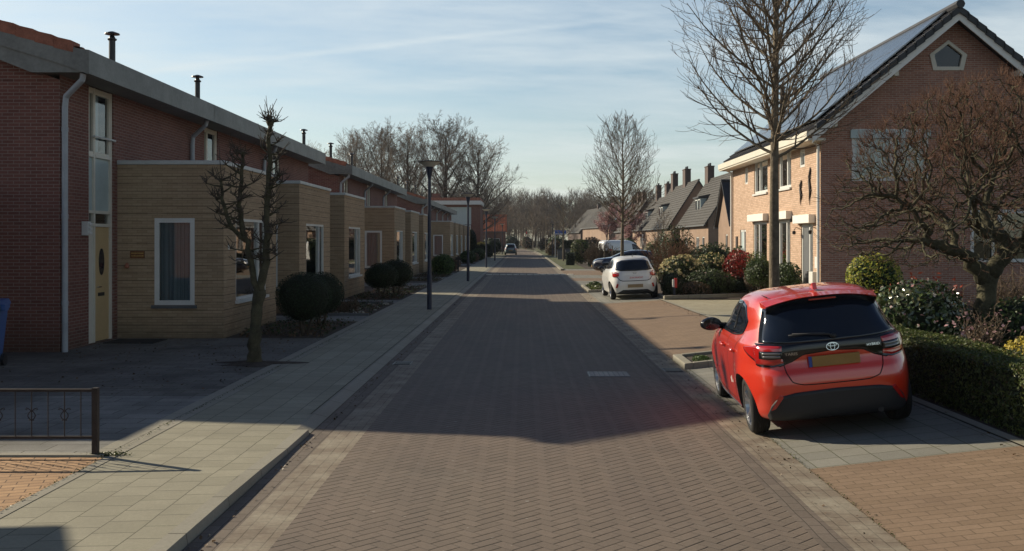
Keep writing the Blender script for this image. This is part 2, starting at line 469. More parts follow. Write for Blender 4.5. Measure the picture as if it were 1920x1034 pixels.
# cars
M_carred = simple('red_car_paint', (0.62, 0.034, 0.012), rough=0.28, spec=0.5, var=0.0, coat=1.0)
M_carwhite = simple('white_car_paint', (0.72, 0.72, 0.70), rough=0.35, var=0.0, coat=0.8)
M_carnavy = simple('navy_car_paint', (0.015, 0.022, 0.045), rough=0.25, var=0.0, coat=1.0)
M_carteal = simple('dark_teal_car_paint', (0.05, 0.085, 0.10), rough=0.3, var=0.0, coat=1.0)
M_carglass = simple('tinted_car_glass', (0.008, 0.012, 0.020), rough=0.04, spec=0.55, var=0.0)
M_piano = simple('gloss_black_trim', (0.008, 0.008, 0.010), rough=0.10, spec=0.6, var=0.0)
M_plastic = simple('dark_plastic', (0.022, 0.023, 0.026), rough=0.55, var=0.08)
M_seam = simple('panel_gap', (0.006, 0.004, 0.004), rough=0.9, var=0.0)
M_tyre = simple('tyre_rubber', (0.018, 0.018, 0.018), rough=0.85, var=0.1, scale=20)
M_rim = simple('alloy_rim', (0.42, 0.43, 0.45), rough=0.28, metal=0.85, var=0.0)
M_rimdark = simple('dark_alloy', (0.03, 0.03, 0.033), rough=0.3, metal=0.5, var=0.0)
M_lens_red = simple('red_lens', (0.42, 0.012, 0.010), rough=0.10, spec=0.7, var=0.0, coat=1.0)
M_lens_clear = simple('clear_lens', (0.42, 0.42, 0.42), rough=0.12, spec=0.8, var=0.0, coat=1.0)
M_lens_grey = simple('smoked_lens', (0.10, 0.095, 0.09), rough=0.15, spec=0.8, var=0.0, coat=1.0)
M_chrome = simple('chrome', (0.65, 0.66, 0.67), rough=0.12, metal=1.0, var=0.0)
M_plate = simple('amber_number_plate', (0.27, 0.15, 0.04), rough=0.5, var=0.08, scale=6)
M_plate_blue = simple('plate_blue', (0.03, 0.06, 0.25), rough=0.5, var=0.0)
M_plate_grey = simple('tan_number_plate', (0.28, 0.20, 0.11), rough=0.5, var=0.08, scale=6)
M_redtext = simple('red_lettering', (0.65, 0.06, 0.06), rough=0.5, var=0.0)
M_whitetext = simple('white_lettering', (0.75, 0.72, 0.68), rough=0.5, var=0.0)
M_redpost = simple('red_paint', (0.50, 0.03, 0.025), rough=0.5, var=0.05)
M_sign_blue = simple('blue_sign', (0.03, 0.09, 0.35), rough=0.4, var=0.05)
M_concrete = simple('grey_concrete', (0.36, 0.35, 0.31), rough=0.9, var=0.2, scale=2)
M_panel_far = simple('pale_cladding', (0.42, 0.50, 0.50), rough=0.5, var=0.04)
M_gravel = simple('pale_stone', (0.26, 0.24, 0.20), rough=0.9, var=0.3, scale=9)
M_fence_wood = simple('dark_fence_board', (0.05, 0.045, 0.04), rough=0.8, var=0.3, scale=3)


# ---------------------------------------------------------------- mesh builder
class MB:
    def __init__(s):
        s.v = []; s.f = []; s.m = []

    def quad(s, a, b, c, d, m=0):
        n = len(s.v); s.v += [a, b, c, d]; s.f.append((n, n + 1, n + 2, n + 3)); s.m.append(m)

    def poly(s, pts, m=0):
        n = len(s.v); s.v += list(pts); s.f.append(tuple(range(n, n + len(pts)))); s.m.append(m)

    def box(s, x0, x1, y0, y1, z0, z1, m=0, T=None):
        n = len(s.v)
        P = [(x0, y0, z0), (x1, y0, z0), (x1, y1, z0), (x0, y1, z0), (x0, y0, z1), (x1, y0, z1), (x1, y1, z1), (x0, y1, z1)]
        if T:
            P = [T(*p) for p in P]
        s.v += P
        for q in ((0, 3, 2, 1), (4, 5, 6, 7), (0, 1, 5, 4), (1, 2, 6, 5), (2, 3, 7, 6), (3, 0, 4, 7)):
            s.f.append(tuple(n + k for k in q)); s.m.append(m)

    def prism(s, poly, axis, a, b, m=0, T=None):
        """poly = 2D outline; axis 'x': (y,z), 'y': (x,z), 'z': (x,y)"""
        k = len(poly)

        def P(t, q):
            r = {'x': (t, q[0], q[1]), 'y': (q[0], t, q[1]), 'z': (q[0], q[1], t)}[axis]
            return T(*r) if T else r
        n = len(s.v)
        s.v += [P(a, q) for q in poly] + [P(b, q) for q in poly]
        s.f.append(tuple(n + i for i in range(k))[::-1]); s.m.append(m)
        s.f.append(tuple(n + k + i for i in range(k))); s.m.append(m)
        for i in range(k):
            j = (i + 1) % k
            s.f.append((n + i, n + j, n + k + j, n + k + i)); s.m.append(m)

    def tube(s, path, rad, n=8, m=0, caps=True):
        path = [Vector(p) for p in path]
        if not isinstance(rad, (list, tuple)):
            rad = [rad] * len(path)
        base = len(s.v)
        up = None
        for i, p in enumerate(path):
            t = (path[min(i + 1, len(path) - 1)] - path[max(i - 1, 0)])
            if t.length < 1e-9:
                t = Vector((0, 0, 1))
            t.normalize()
            if up is None:
                up = Vector((1, 0, 0)) if abs(t.x) < 0.9 else Vector((0, 1, 0))
            a = (up - t * up.dot(t))
            if a.length < 1e-6:
                a = t.orthogonal()
            a.normalize()
            up = a
            b = t.cross(a)
            r = rad[i]
            for k in range(n):
                c, q = math.cos(2 * PI * k / n) * r, math.sin(2 * PI * k / n) * r
                s.v.append((p.x + a.x * c + b.x * q, p.y + a.y * c + b.y * q, p.z + a.z * c + b.z * q))
        for i in range(len(path) - 1):
            for k in range(n):
                k2 = (k + 1) % n
                s.f.append((base + i * n + k, base + i * n + k2, base + (i + 1) * n + k2, base + (i + 1) * n + k)); s.m.append(m)
        if caps:
            s.f.append(tuple(base + k for k in range(n))[::-1]); s.m.append(m)
            e = base + (len(path) - 1) * n
            s.f.append(tuple(e + k for k in range(n))); s.m.append(m)

    def lathe(s, prof, n=16, c=(0, 0, 0), axis='z', m=0, T=None):
        """prof = [(r, h)]"""
        base = len(s.v)
        for r, h in prof:
            for k in range(n):
                a = 2 * PI * k / n
                x, y = math.cos(a) * r, math.sin(a) * r
                p = {'z': (x, y, h), 'x': (h, x, y), 'y': (x, h, y)}[axis]
                p = (p[0] + c[0], p[1] + c[1], p[2] + c[2])
                s.v.append(T(*p) if T else p)
        for i in range(len(prof) - 1):
            for k in range(n):
                k2 = (k + 1) % n
                s.f.append((base + i * n + k, base + i * n + k2, base + (i + 1) * n + k2, base + (i + 1) * n + k)); s.m.append(m)

    def grid(s, fn, nu, nv, m=0):
        base = len(s.v)
        for j in range(nv + 1):
            for i in range(nu + 1):
                s.v.append(tuple(fn(i / nu, j / nv)))
        for j in range(nv):
            for i in range(nu):
                a = base + j * (nu + 1) + i
                s.f.append((a, a + 1, a + nu + 2, a + nu + 1)); s.m.append(m)

    def build(s, name, mats, parent=None, smooth=False, bevel=0.0, loc=None):
        me = bpy.data.meshes.new(name)
        me.from_pydata(s.v, [], s.f)
        if not isinstance(mats, (list, tuple)):
            mats = [mats]
        for mt in mats:
            me.materials.append(mt)
        if len(mats) > 1:
            me.polygons.foreach_set('material_index', s.m)
        if smooth:
            me.polygons.foreach_set('use_smooth', [True] * len(s.f))
        me.update()
        o = bpy.data.objects.new(name, me)
        COL.objects.link(o)
        if parent is not None:
            o.parent = parent
        if loc is not None:
            o.location = loc
        if bevel:
            bv = o.modifiers.new('bevel', 'BEVEL')
            bv.width = bevel; bv.segments = 2; bv.limit_method = 'ANGLE'; bv.angle_limit = R(40)
        return o


def tag(o, label=None, cat=None, group=None, kind=None):
    if label: o['label'] = label
    if cat: o['category'] = cat
    if group: o['group'] = group
    if kind: o['kind'] = kind
    return o


def empty(name, loc=(0, 0, 0), rz=0.0, label=None, cat=None, group=None):
    o = bpy.data.objects.new(name, None)
    o.empty_display_size = 0.2
    COL.objects.link(o)
    o.location = loc
    o.rotation_euler = (0, 0, rz)
    return tag(o, label, cat, group)


KIDS = {}


def dup(root, loc, rz=0.0, label=None, group=None, scale=None):
    def cp(o, parent):
        c = o.copy(); COL.objects.link(c)
        if parent is not None: c.parent = parent
        for ch in list(o.children):
            cp(ch, c)
        return c
    r = cp(root, None)
    r.location = loc; r.rotation_euler = (root.rotation_euler[0], root.rotation_euler[1], rz)
    if scale: r.scale = (scale, scale, scale)
    if label: r['label'] = label
    if group: r['group'] = group
    return r


def text_mesh(name, txt, size, mat, parent, M, depth=0.002, sx=1.0):
    c = bpy.data.curves.new(name, 'FONT')
    c.body = txt; c.size = size; c.extrude = depth; c.align_x = 'CENTER'; c.align_y = 'CENTER'
    t = bpy.data.objects.new(name, c)
    COL.objects.link(t)
    dg = bpy.context.evaluated_depsgraph_get()
    me = bpy.data.meshes.new_from_object(t.evaluated_get(dg))
    bpy.data.objects.remove(t); bpy.data.curves.remove(c)
    me.transform(M @ Matrix.Diagonal((sx, 1, 1, 1)))
    me.materials.clear(); me.materials.append(mat)
    o = bpy.data.objects.new(name, me)
    COL.objects.link(o)
    if parent: o.parent = parent
    return o
# ================================================================ GROUND
ZL = 0.04      # level of the left pavement and front yards


def struct(o):
    o['kind'] = 'structure'
    return o


def slope(Y):
    if Y < 23: return 0.11
    if Y < 35: return 0.11 + (0.055 - 0.11) * (Y - 23) / 12
    if Y < 52: return 0.055 * (1 - (Y - 35) / 17)
    return 0.0


def zr(X, Y):
    return slope(Y) * min(max(X - 2.60, 0.0), 2.0)


g = MB(); S = 2500
g.quad((-S, -S, -0.06), (S, -S, -0.06), (S, S, -0.06), (-S, S, -0.06))
struct(g.build('ground', M_ground))


def strip(mb, x0, x1, y0, y1, z=0.0, m=0, zf=None, ny=1, nx=1):
    def fn(u, v):
        x = x0 + (x1 - x0) * u; y = y0 + (y1 - y0) * v
        return (x, y, zf(x, y) if zf else z)
    mb.grid(fn, nx, ny, m)


def bendx(y):
    return -0.0006 * max(0, y - 125) ** 2 * 0.35


# main road, gutters; it bends left far away
rd = MB()
ys = [-6, 60.9, 62.0, 125] + [125 + 8 * k for k in range(1, 22)]
for a, b in zip(ys[:-1], ys[1:]):
    for x0, x1, mi in ((-1.72, 2.05, 0), (-2.08, -1.72, 2), (-2.30, -2.08, 1), (2.05, 2.25, 1), (2.25, 2.62, 2)):
        if a == 60.9: mi = 0
        rd.quad((x0 + bendx(a), a, 0), (x1 + bendx(a), a, 0), (x1 + bendx(b), b, 0), (x0 + bendx(b), b, 0), mi)
struct(rd.build('road', [M_road, M_gutter_dark, M_gutter]))
# pale blocks at the start of the raised table
pb = MB()
x = -2.2
while x < 2.8:
    w_ = 0.34
    pb.box(x, x + w_, 60.98, 61.75, -0.01, 0.035)
    x += 0.41
struct(pb.build('speed_table_blocks', M_paleblock))
# joint line beside the herringbone
# left pavement and kerb
wk = MB()
strip(wk, -3.86, -2.45, -6, 12.0, zf=lambda x, y: ZL + 0.030 * (x + 3.86) / 1.41 * min(max((9.7 - y) / 1.0, 0), 1), nx=2, ny=60)
strip(wk, -3.86, -2.52, 12.0, 128, ZL)
struct(wk.build('pavement', M_walk))
kb = MB()
def pz(y): return ZL + 0.030 * min(max((9.7 - y) / 1.0, 0), 1)
yy = -6.0
while yy < 128:
    ya, yb = yy, yy + 0.994
    n = len(kb.v)
    if yy < 10.9:
        for (x_, y_) in ((-2.45, ya), (-2.305, ya), (-2.305, yb), (-2.45, yb)): kb.v.append((x_, y_, -0.05))
        for (x_, y_) in ((-2.45, ya), (-2.325, ya), (-2.325, yb), (-2.45, yb)): kb.v.append((x_, y_, pz(y_) + 0.004))
        for q in ((4, 5, 6, 7), (0, 1, 5, 4), (1, 2, 6, 5), (2, 3, 7, 6), (3, 0, 4, 7)):
            kb.f.append(tuple(n + k for k in q)); kb.m.append(0)
    else:
        kb.v += [(-2.50, ya, ZL + .003), (-2.46, ya, ZL + .003), (-2.305, ya, 0.004), (-2.50, yb, ZL + .003), (-2.46, yb, ZL + .003), (-2.305, yb, 0.004)]
        kb.f += [(n, n + 1, n + 4, n + 3), (n + 1, n + 2, n + 5, n + 4)]; kb.m += [0, 0]
    yy += 1.0
struct(kb.build('kerb_stones', M_kerb))
# border band between pavement and yards
bd = MB()
strip(bd, -3.96, -3.86, -6, 9.62, ZL + 0.004)
strip(bd, -4.16, -3.86, 9.62, 120, ZL + 0.004)
struct(bd.build('pavement_edging', M_kerb))
yd = MB()
strip(yd, -30, -4.16, 9.72, 13.4, ZL)
struct(yd.build('front_yard_paving', M_yard))
yd = MB()
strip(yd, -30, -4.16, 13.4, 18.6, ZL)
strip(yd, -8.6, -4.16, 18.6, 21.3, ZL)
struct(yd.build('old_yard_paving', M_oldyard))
yd = MB()
strip(yd, -30, -3.96, -6, 9.62, ZL)
struct(yd.build('brick_yard', M_yellowbrick))
yd = MB()
yd.box(-30, -3.98, 9.62, 9.72, -0.02, ZL + 0.02)
struct(yd.build('yard_edging', M_kerb))
# garden soil and paths to the doors of the terrace
so = MB(); pt_ = MB()
starts = [18.6, 25.8, 33.0, 46.9, 54.1, 61.3, 84.8, 92.0, 99.2, 106.4, 113.6]
segs = [(21.3, 25.7), (27.6, 32.9), (34.9, 45.2), (49.0, 54.0), (56.1, 61.2), (63.4, 83.0), (86.9, 91.9), (94.1, 99.1), (101.3, 106.3), (108.5, 113.5), (115.8, 127)]
for a, b in segs:
    strip(so, -12 if (a in (34.9, 63.4, 115.8)) else -8.6, -4.16, a, b, ZL - 0.01, zf=lambda x, y: ZL - 0.01 + 0.02 * math.sin(x * 5) * math.sin(y * 3), nx=8, ny=max(4, int((b - a) * 1.2)))
prev = None
for (a, b), (c, d) in zip(segs[:-1], segs[1:]):
    strip(pt_, -8.6, -4.16, b, c, ZL)
struct(so.build('garden_soil', M_soil))
struct(pt_.build('garden_paths', M_yard))

# right hand side: the parking bay climbs gently from the gutter to the hedge
def zone(name, x0, x1, y0, y1, mat, dz=0.0, nx=6):
    mb = MB()
    strip(mb, x0, x1, y0, y1, zf=lambda x, y: zr(x, y) + dz, nx=nx, ny=max(2, int((y1 - y0) / 1.5)))
    return struct(mb.build(name, mat))


zone('parking_bay_brick', 2.62, 4.56, -6, 9.28, M_bay)
zone('parking_bay_slabs', 2.62, 4.56, 9.28, 16.4, M_baygrey)
zone('parking_bay_brick', 2.62, 4.56, 17.7, 33.4, M_bay)
zone('parking_bay_slabs', 2.62, 4.56, 33.4, 40.5, M_baygrey)
zone('parking_bay_slabs', 2.62, 4.56, 45.5, 52, M_baygrey)
zone('parking_bay_brick', 2.62, 4.56, 52, 56, M_bay)
zone('side_pavement', 2.62, 4.56, 56, 60.9, M_baygrey)
zone('side_road', 2.62, 40, 60.9, 70, M_bay)
zone('side_pavement', 2.9, 40, 70, 73.5, M_baygrey)
zone('right_edging', 4.56, 4.68, -6, 60.9, M_kerb, 0.012, nx=1)
zone('driveway', 4.68, 8.6, 23.0, 33.6, M_drive)
zone('driveway', 4.68, 30, 55.0, 60.9, M_drive)
zone('garden_earth', 4.68, 40, -6, 23.0, M_soil, 0.01, nx=20)
zone('garden_earth', 4.68, 8.7, 33.6, 55.0, M_soil, 0.03, nx=8)
zone('garden_earth', 8.6, 40, 23.0, 55.0, M_soil, 0.0, nx=8)
# verge and lawn beyond the side road
zone('verge_grass', 2.9, 4.6, 73.5, 230, M_grass, 0.01, nx=2)
zone('garden_earth', 4.6, 40, 73.5, 230, M_soil, 0.01, nx=8)
kf = MB()
for k in range(60):
    a = 71 + k * 2.0; xx = 2.66 + bendx(a); x2 = 2.66 + bendx(a + 2)
    kf.box(xx, xx + 0.24, a, a + 1.98, -0.05, 0.07)
struct(kf.build('far_kerb', M_kerb))
# planting islands in the bay, with their concrete edging
for (a, b, nm) in ((16.4, 17.7, 0), (40.5, 45.5, 1)):
    mb = MB()
    def zz(x, y): return zr(x, y)
    for (x0, x1, y0, y1) in ((2.62, 2.76, a, b), (2.76, 4.56, a, a + 0.12), (2.76, 4.56, b - 0.12, b)):
        n = len(mb.v)
        for (x, y) in ((x0, y0), (x1, y0), (x1, y1), (x0, y1)):
            mb.v.append((x, y, zr(x, y) - 0.05))
        for (x, y) in ((x0, y0), (x1, y0), (x1, y1), (x0, y1)):
            mb.v.append((x, y, zr(x, y) + 0.10))
        for q in ((4, 5, 6, 7), (0, 1, 5, 4), (1, 2, 6, 5), (2, 3, 7, 6), (3, 0, 4, 7)):
            mb.f.append(tuple(n + k for k in q)); mb.m.append(0)
    tag(mb.build('planter_edging', M_kerb, bevel=0.015), ('pale concrete edging of the small planting pit ahead of the red car' if nm == 0 else 'concrete edging of the planting strip beyond the white hatchback'), 'edging')
    zone('planter_soil', 2.76, 4.56, a + 0.12, b - 0.12, M_soil, 0.05)
# low kerb wall round the garden before the orange brick house
mb = MB()
mb.prism([(4.70, 33.6), (8.5, 35.4), (8.5, 35.52), (4.70, 33.74)], 'z', 0.05, 0.26)
mb.prism([(4.70, 33.74), (4.82, 33.78), (4.82, 53), (4.70, 53)], 'z', 0.0, 0.22)
tag(mb.build('garden_kerb', M_kerb, bevel=0.01), 'low concrete kerb around the shrub garden behind the driveway', 'garden kerb')
# drain covers
mb = MB()
mb.box(1.02, 1.66, 15.55, 16.15, -0.02, 0.005, 0)
for i in range(8):
    for j in range(5):
        mb.box(1.05 + i * 0.076, 1.05 + i * 0.076 + 0.058, 15.58 + j * 0.115, 15.58 + j * 0.115 + 0.085, 0.0, 0.010, 1)
tag(mb.build('manhole_cover', [M_black, M_concrete]), 'pale gridded inspection cover set in the shaded road', 'drain cover')
mb = MB()
mb.box(2.27, 2.58, 16.15, 16.60, -0.02, 0.004, 0)
for j in range(6):
    mb.box(2.29, 2.56, 16.18 + j * 0.07, 16.21 + j * 0.07, 0.0, 0.012, 0)
gul = tag(mb.build('gully_grate', M_black), 'black gully grate in the right gutter by the pale planting pit edging', 'gully grate', 'gully grates')
o = gul.copy(); COL.objects.link(o); o.location = (-4.47, 0.9, 0)
o['label'] = 'gully grate in the left gutter opposite the pollarded tree'


# ================================================================ HOUSES LEFT
def fmap(kind, base):
    """kind: outward normal. returns T(u, w, z) with w = depth outward"""
    if kind == '+x': return lambda u, w, z: (base + w, u, z)
    if kind == '-y': return lambda u, w, z: (u, base - w, z)
    if kind == '-x': return lambda u, w, z: (base - w, u, z)
    if kind == '+y': return lambda u, w, z: (u, base + w, z)


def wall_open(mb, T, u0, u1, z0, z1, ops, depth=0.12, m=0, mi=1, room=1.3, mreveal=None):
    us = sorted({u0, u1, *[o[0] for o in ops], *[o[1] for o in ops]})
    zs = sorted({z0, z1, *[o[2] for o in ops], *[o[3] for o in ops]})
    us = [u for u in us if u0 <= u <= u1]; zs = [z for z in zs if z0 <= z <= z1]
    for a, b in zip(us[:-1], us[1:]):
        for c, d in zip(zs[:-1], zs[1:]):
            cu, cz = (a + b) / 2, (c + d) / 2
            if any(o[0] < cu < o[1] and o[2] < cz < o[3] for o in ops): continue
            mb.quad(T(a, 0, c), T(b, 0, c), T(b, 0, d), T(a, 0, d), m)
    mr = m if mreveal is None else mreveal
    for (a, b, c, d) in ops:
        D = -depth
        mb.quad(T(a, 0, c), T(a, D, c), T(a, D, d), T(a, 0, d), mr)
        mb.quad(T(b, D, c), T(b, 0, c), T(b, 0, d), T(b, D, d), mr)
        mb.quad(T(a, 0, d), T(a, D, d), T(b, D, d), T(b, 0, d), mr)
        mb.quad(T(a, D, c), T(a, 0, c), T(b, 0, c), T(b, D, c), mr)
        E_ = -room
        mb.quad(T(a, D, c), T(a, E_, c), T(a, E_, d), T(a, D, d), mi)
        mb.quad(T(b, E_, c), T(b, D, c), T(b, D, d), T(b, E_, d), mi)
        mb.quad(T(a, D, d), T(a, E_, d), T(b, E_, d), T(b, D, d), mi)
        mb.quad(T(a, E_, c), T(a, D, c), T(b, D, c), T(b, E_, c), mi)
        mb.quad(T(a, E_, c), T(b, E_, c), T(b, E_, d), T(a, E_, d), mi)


def window(parent, T, u0, u1, z0, z1, fw=0.07, mull=(), trans=(), mat=None, curtain=None, cfrac=(0, 1), sill=None, depth=0.10, lintel=None, glassm=None):
    mat = mat or M_white
    mb = MB()
    d0, d1 = -depth, -depth + 0.07
    mb.box(u0, u0 + fw, d0, d1, z0, z1, T=T); mb.box(u1 - fw, u1, d0, d1, z0, z1, T=T)
    mb.box(u0 + fw, u1 - fw, d0, d1, z0, z0 + fw, T=T); mb.box(u0 + fw, u1 - fw, d0, d1, z1 - fw, z1, T=T)
    for q in mull:
        c = u0 + (u1 - u0) * q
        mb.box(c - fw / 2, c + fw / 2, d0 + 0.003, d1 + 0.004, z0 + fw, z1 - fw, T=T)
    for q in trans:
        c = z0 + (z1 - z0) * q
        mb.box(u0 + fw, u1 - fw, d0 + 0.005, d1 + 0.002, c - fw / 2, c + fw / 2, T=T)
    fr = mb.build('window', mat, parent)
    gb = MB()
    gb.quad(T(u0 + fw / 2, d0 + 0.03, z0 + fw / 2), T(u1 - fw / 2, d0 + 0.03, z0 + fw / 2), T(u1 - fw / 2, d0 + 0.03, z1 - fw / 2), T(u0 + fw / 2, d0 + 0.03, z1 - fw / 2))
    gb.build('glass', glassm or M_glass, fr)
    if curtain:
        cb = MB()
        a = u0 + fw / 2 + (u1 - u0 - fw) * cfrac[0]; b = u0 + fw / 2 + (u1 - u0 - fw) * cfrac[1]
        n = max(6, int((b - a) / 0.018)); amp = 0.022 if curtain is not M_blind else 0.0
        for k in range(n):
            ua, ub = a + (b - a) * k / n, a + (b - a) * (k + 1) / n
            wa = d0 - 0.06 + amp * math.sin(ua * 58) + amp * .6 * math.sin(ua * 131); wb = d0 - 0.06 + amp * math.sin(ub * 58) + amp * .6 * math.sin(ub * 131)
            cb.quad(T(ua, wa, z0 + 0.03), T(ub, wb, z0 + 0.03), T(ub, wb, z1 - 0.03), T(ua, wa, z1 - 0.03))
        cb.build('curtain', curtain, fr, smooth=True)
    if sill:
        sb = MB()
        sb.box(u0 - 0.05, u1 + 0.05, -depth + 0.071, 0.07, z0 - 0.07, z0 - 0.004, T=T)
        sb.build('sill', sill, fr)
    return fr


def tiles(mb, x0, z0, x1, z1, y0, y1, row=0.34, per=0.25, amp=0.03, step=0.03, m=0, ns=5):
    """pantile surface rising from (x0,z0) to (x1,z1), running along y"""
    L = math.hypot(x1 - x0, z1 - z0)
    tx, tz = (x1 - x0) / L, (z1 - z0) / L
    nx_, nz_ = -tz * (1 if x1 > x0 else -1), abs(tx)
    if x1 < x0: nx_ = tz
    nrow = max(1, round(L / row)); nc = max(1, int((y1 - y0) / per * ns))
    for r in range(nrow):
        base = len(mb.v)
        for e, (t, off) in enumerate(((r / nrow, step), ((r + 1.0) / nrow, 0.0))):
            for c in range(nc + 1):
                y = y0 + (y1 - y0) * c / nc
                ph = 2 * PI * (y / per)
                h = off + amp * (math.sin(ph) * 0.7 + 0.3 * math.sin(2 * ph + 0.8))
                mb.v.append((x0 + tx * L * t + nx_ * h, y, z0 + tz * L * t + nz_ * h))
        for c in range(nc):
            mb.f.append((base + c, base + c + 1, base + nc + 1 + c + 1, base + nc + 1 + c)); mb.m.append(m)
        # front lip
        b2 = len(mb.v)
        t = r / nrow
        for c in range(nc + 1):
            vx, vy, vz = mb.v[base + c]
            mb.v.append((vx - nx_ * (step + 0.004), vy, vz - nz_ * (step + 0.004)))
        for c in range(nc):
            mb.f.append((b2 + c, b2 + c + 1, base + c + 1, base + c)); mb.m.append(m)


UNIT = 7.2
OV = 0.60
RIDX, RIDZ = -4.2, 6.93
EZ = 5.50      # roof top at the eave


def terrace_unit(y0, label, first=False, last=False, flue_y=1.6, detail=2, doorcol=None, curt=M_curtain, fascia_light=False):
    h = empty('terraced_house', (-8.5, y0, ZL), 0, label, 'house', 'terraced houses with buff brick bays on the left')
    Wl = MB()
    TX = fmap('+x', 0.0)
    ops_e = [(1.25, 2.45, 0.02, 5.10)]
    wall_open(Wl, TX, 0, UNIT, 0, 5.14, ops_e, depth=0.14)
    Wl.quad((-10, 0, 0), (0, 0, 0), (0, 0, 5.0), (-10, 0, 5.0), 0)
    Wl.quad((0, UNIT, 0), (-10, UNIT, 0), (-10, UNIT, 5.0), (0, UNIT, 5.0), 0)
    for yy_, fl in ((0, first), (UNIT, last)):
        if fl:
            Wl.poly([(0, yy_, 5.0), (RIDX, yy_, RIDZ - 0.3), (-10, yy_, 4.9)], 0)
    Wl.quad((-10, UNIT, 0), (-10, 0, 0), (-10, 0, 4.9), (-10, UNIT, 4.9), 0)
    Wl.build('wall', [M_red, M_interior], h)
    # bay
    B = MB()
    bx, b0, b1, bz = 2.23, 2.65, 7.17, 3.64
    TB = fmap('+x', bx)
    TF = fmap('-y', b0)
    wy0, wy1 = 3.55, 6.15
    wall_open(B, TB, b0, b1, 0, bz, [(wy0, wy1, 0.74, 2.54)], depth=0.10, room=1.9)
    wall_open(B, TF, 0, bx, 0, bz, [(0.78, 1.62, 0.70, 2.52)], depth=0.10, room=0.6)
    B.quad((bx, b1, 0), (0, b1, 0), (0, b1, bz), (bx, b1, bz), 0)
    B.quad((0, b0, bz), (bx, b0, bz), (bx, b1, bz), (0, b1, bz), 0)
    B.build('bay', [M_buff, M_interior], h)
    t = MB()
    t.box(-0.02 + 0.023, bx + 0.04, b0 - 0.04, b1 + 0.02, bz + 0.002, bz + 0.09)
    t.build('bay_roof', M_trim, h, bevel=0.01)
    # windows of the bay
    window(h, TB, wy0, wy1, 0.74, 2.54, fw=0.06, mull=(0.74,), curtain=M_blind, cfrac=(0.77, 1.0), sill=M_white, depth=0.08)
    window(h, TF, 0.78, 1.62, 0.70, 2.52, fw=0.095, curtain=curt, sill=M_sill, depth=0.07)
    # entrance joinery
    J = MB()
    fw = 0.06
    for a, b in ((1.25, 1.33), (1.56, 1.63), (2.36, 2.45)):
        J.box(a, b, -0.12, -0.03, 0.02, 5.09, T=TX)
    for zc in (2.36, 2.62, 3.74, 5.05):
        J.box(1.33, 1.56, -0.118, -0.025, zc - 0.03, zc + 0.03, T=TX)
        J.box(1.63, 2.36, -0.118, -0.025, zc - 0.03, zc + 0.03, T=TX)
    J.box(1.33, 1.56, -0.118, -0.05, 0.02, 2.33, T=TX)
    J.build('entrance_frame', M_cream, h)
    J = MB()
    J.box(1.33, 1.56, -0.10, -0.07, 2.65, 3.71, T=TX); J.box(1.63, 2.36, -0.10, -0.07, 2.65, 3.71, T=TX)
    J.build('infill_panel', M_panel, h)
    d = MB()
    d.box(1.635, 2.355, -0.11, -0.06, 0.03, 2.325, T=TX)
    dr = d.build('door', doorcol or M_door, h)
    if detail > 1:
        k = MB()
        prof = []
        n = 20
        pts = [(1.98 + 0.12 * math.cos(2 * PI * i / n), 1.62 + 0.27 * math.sin(2 * PI * i / n)) for i in range(n)]
        k.prism([(p[0], p[1]) for p in pts], 'x', -0.061, -0.045)
        k.build('oval_glass', M_carglass, dr)
        k = MB(); k.box(1.82, 2.12, -0.06, -0.05, 0.93, 1.0, T=TX)
        k.build('letterbox', M_black, dr)
        k = MB(); k.tube([(-0.02, 1.70, 1.12), (0.01, 1.70, 1.12), (0.01, 1.82, 1.12)], 0.012, 6)
        k.build('handle', M_chrome, dr)
    # upper window with a sliding sash bar
    window(h, TX, 1.33, 2.36, 3.77, 5.02, fw=0.05, mull=(0.22,), mat=M_cream, curtain=M_blind, cfrac=(0.3, 0.75), depth=0.11)
    gl = MB()
    gl.quad(TX(1.33, -0.09, 2.39), TX(2.36, -0.09, 2.39), TX(2.36, -0.09, 2.59), TX(1.33, -0.09, 2.59))
    gl.build('fanlight', M_glass, h)
    if detail > 1:
        r_ = MB(); r_.tube([(0.02, 1.45, 4.12), (0.02, 2.5, 4.12)], 0.02, 8); r_.build('window_rail', M_white, h)
    # roof
    ya = -0.25 if first else 0.0
    yb = UNIT + (0.1 if last else 0.0)
    rf = MB()
    e0 = (OV, EZ - 0.05); e1 = (RIDX, RIDZ - 0.05); e2 = (-11.0, EZ - 0.2)
    rf.prism([e0, e1, e2, (-11.0, EZ - 0.42), (RIDX, RIDZ - 0.32), (-0.4, 5.10), (OV, 5.10), ], 'y', ya, yb)
    roof = rf.build('roof', M_fascia, h)
    tl = MB()
    sl = (RIDZ - EZ) / (RIDX - OV)
    tiles(tl, 0.50, EZ + sl * (0.50 - OV) - 0.03, RIDX, RIDZ - 0.03, ya + 0.02, yb, per=0.24, amp=0.022, step=0.05)
    tiles(tl, -11.0, EZ - 0.2 + 0.03, RIDX, RIDZ + 0.02, ya + 0.02, yb, per=0.6, amp=0.02, ns=3, row=0.7)
    if first:   # thick verge tiles hanging over the edge
        n = 15
        for k in range(n):
            xa = 0.36 - k * 0.345
            za = EZ + sl * (xa - OV)
            xb = xa - 0.34; zb = EZ + sl * (xb - OV)
            tl.prism([(xa + .012, za - 0.115), (xa + .012, za + 0.085), (xa - 0.03, za + 0.105), (xb, zb + 0.075), (xb, zb - 0.13)], 'y', ya - 0.035, ya + 0.26)
    tl.build('roof_tiles', M_tile_red, roof)
    fa = MB()
    fa.prism([(OV + .003, 5.07), (OV + 0.06, 5.07), (OV + .06, EZ + 0.0), (OV - .15, EZ + 0.03), (OV - .28, EZ + 0.06), (OV - .28, EZ - 0.06), (OV + .003, EZ - 0.06)], 'y', ya - 0.03, yb)
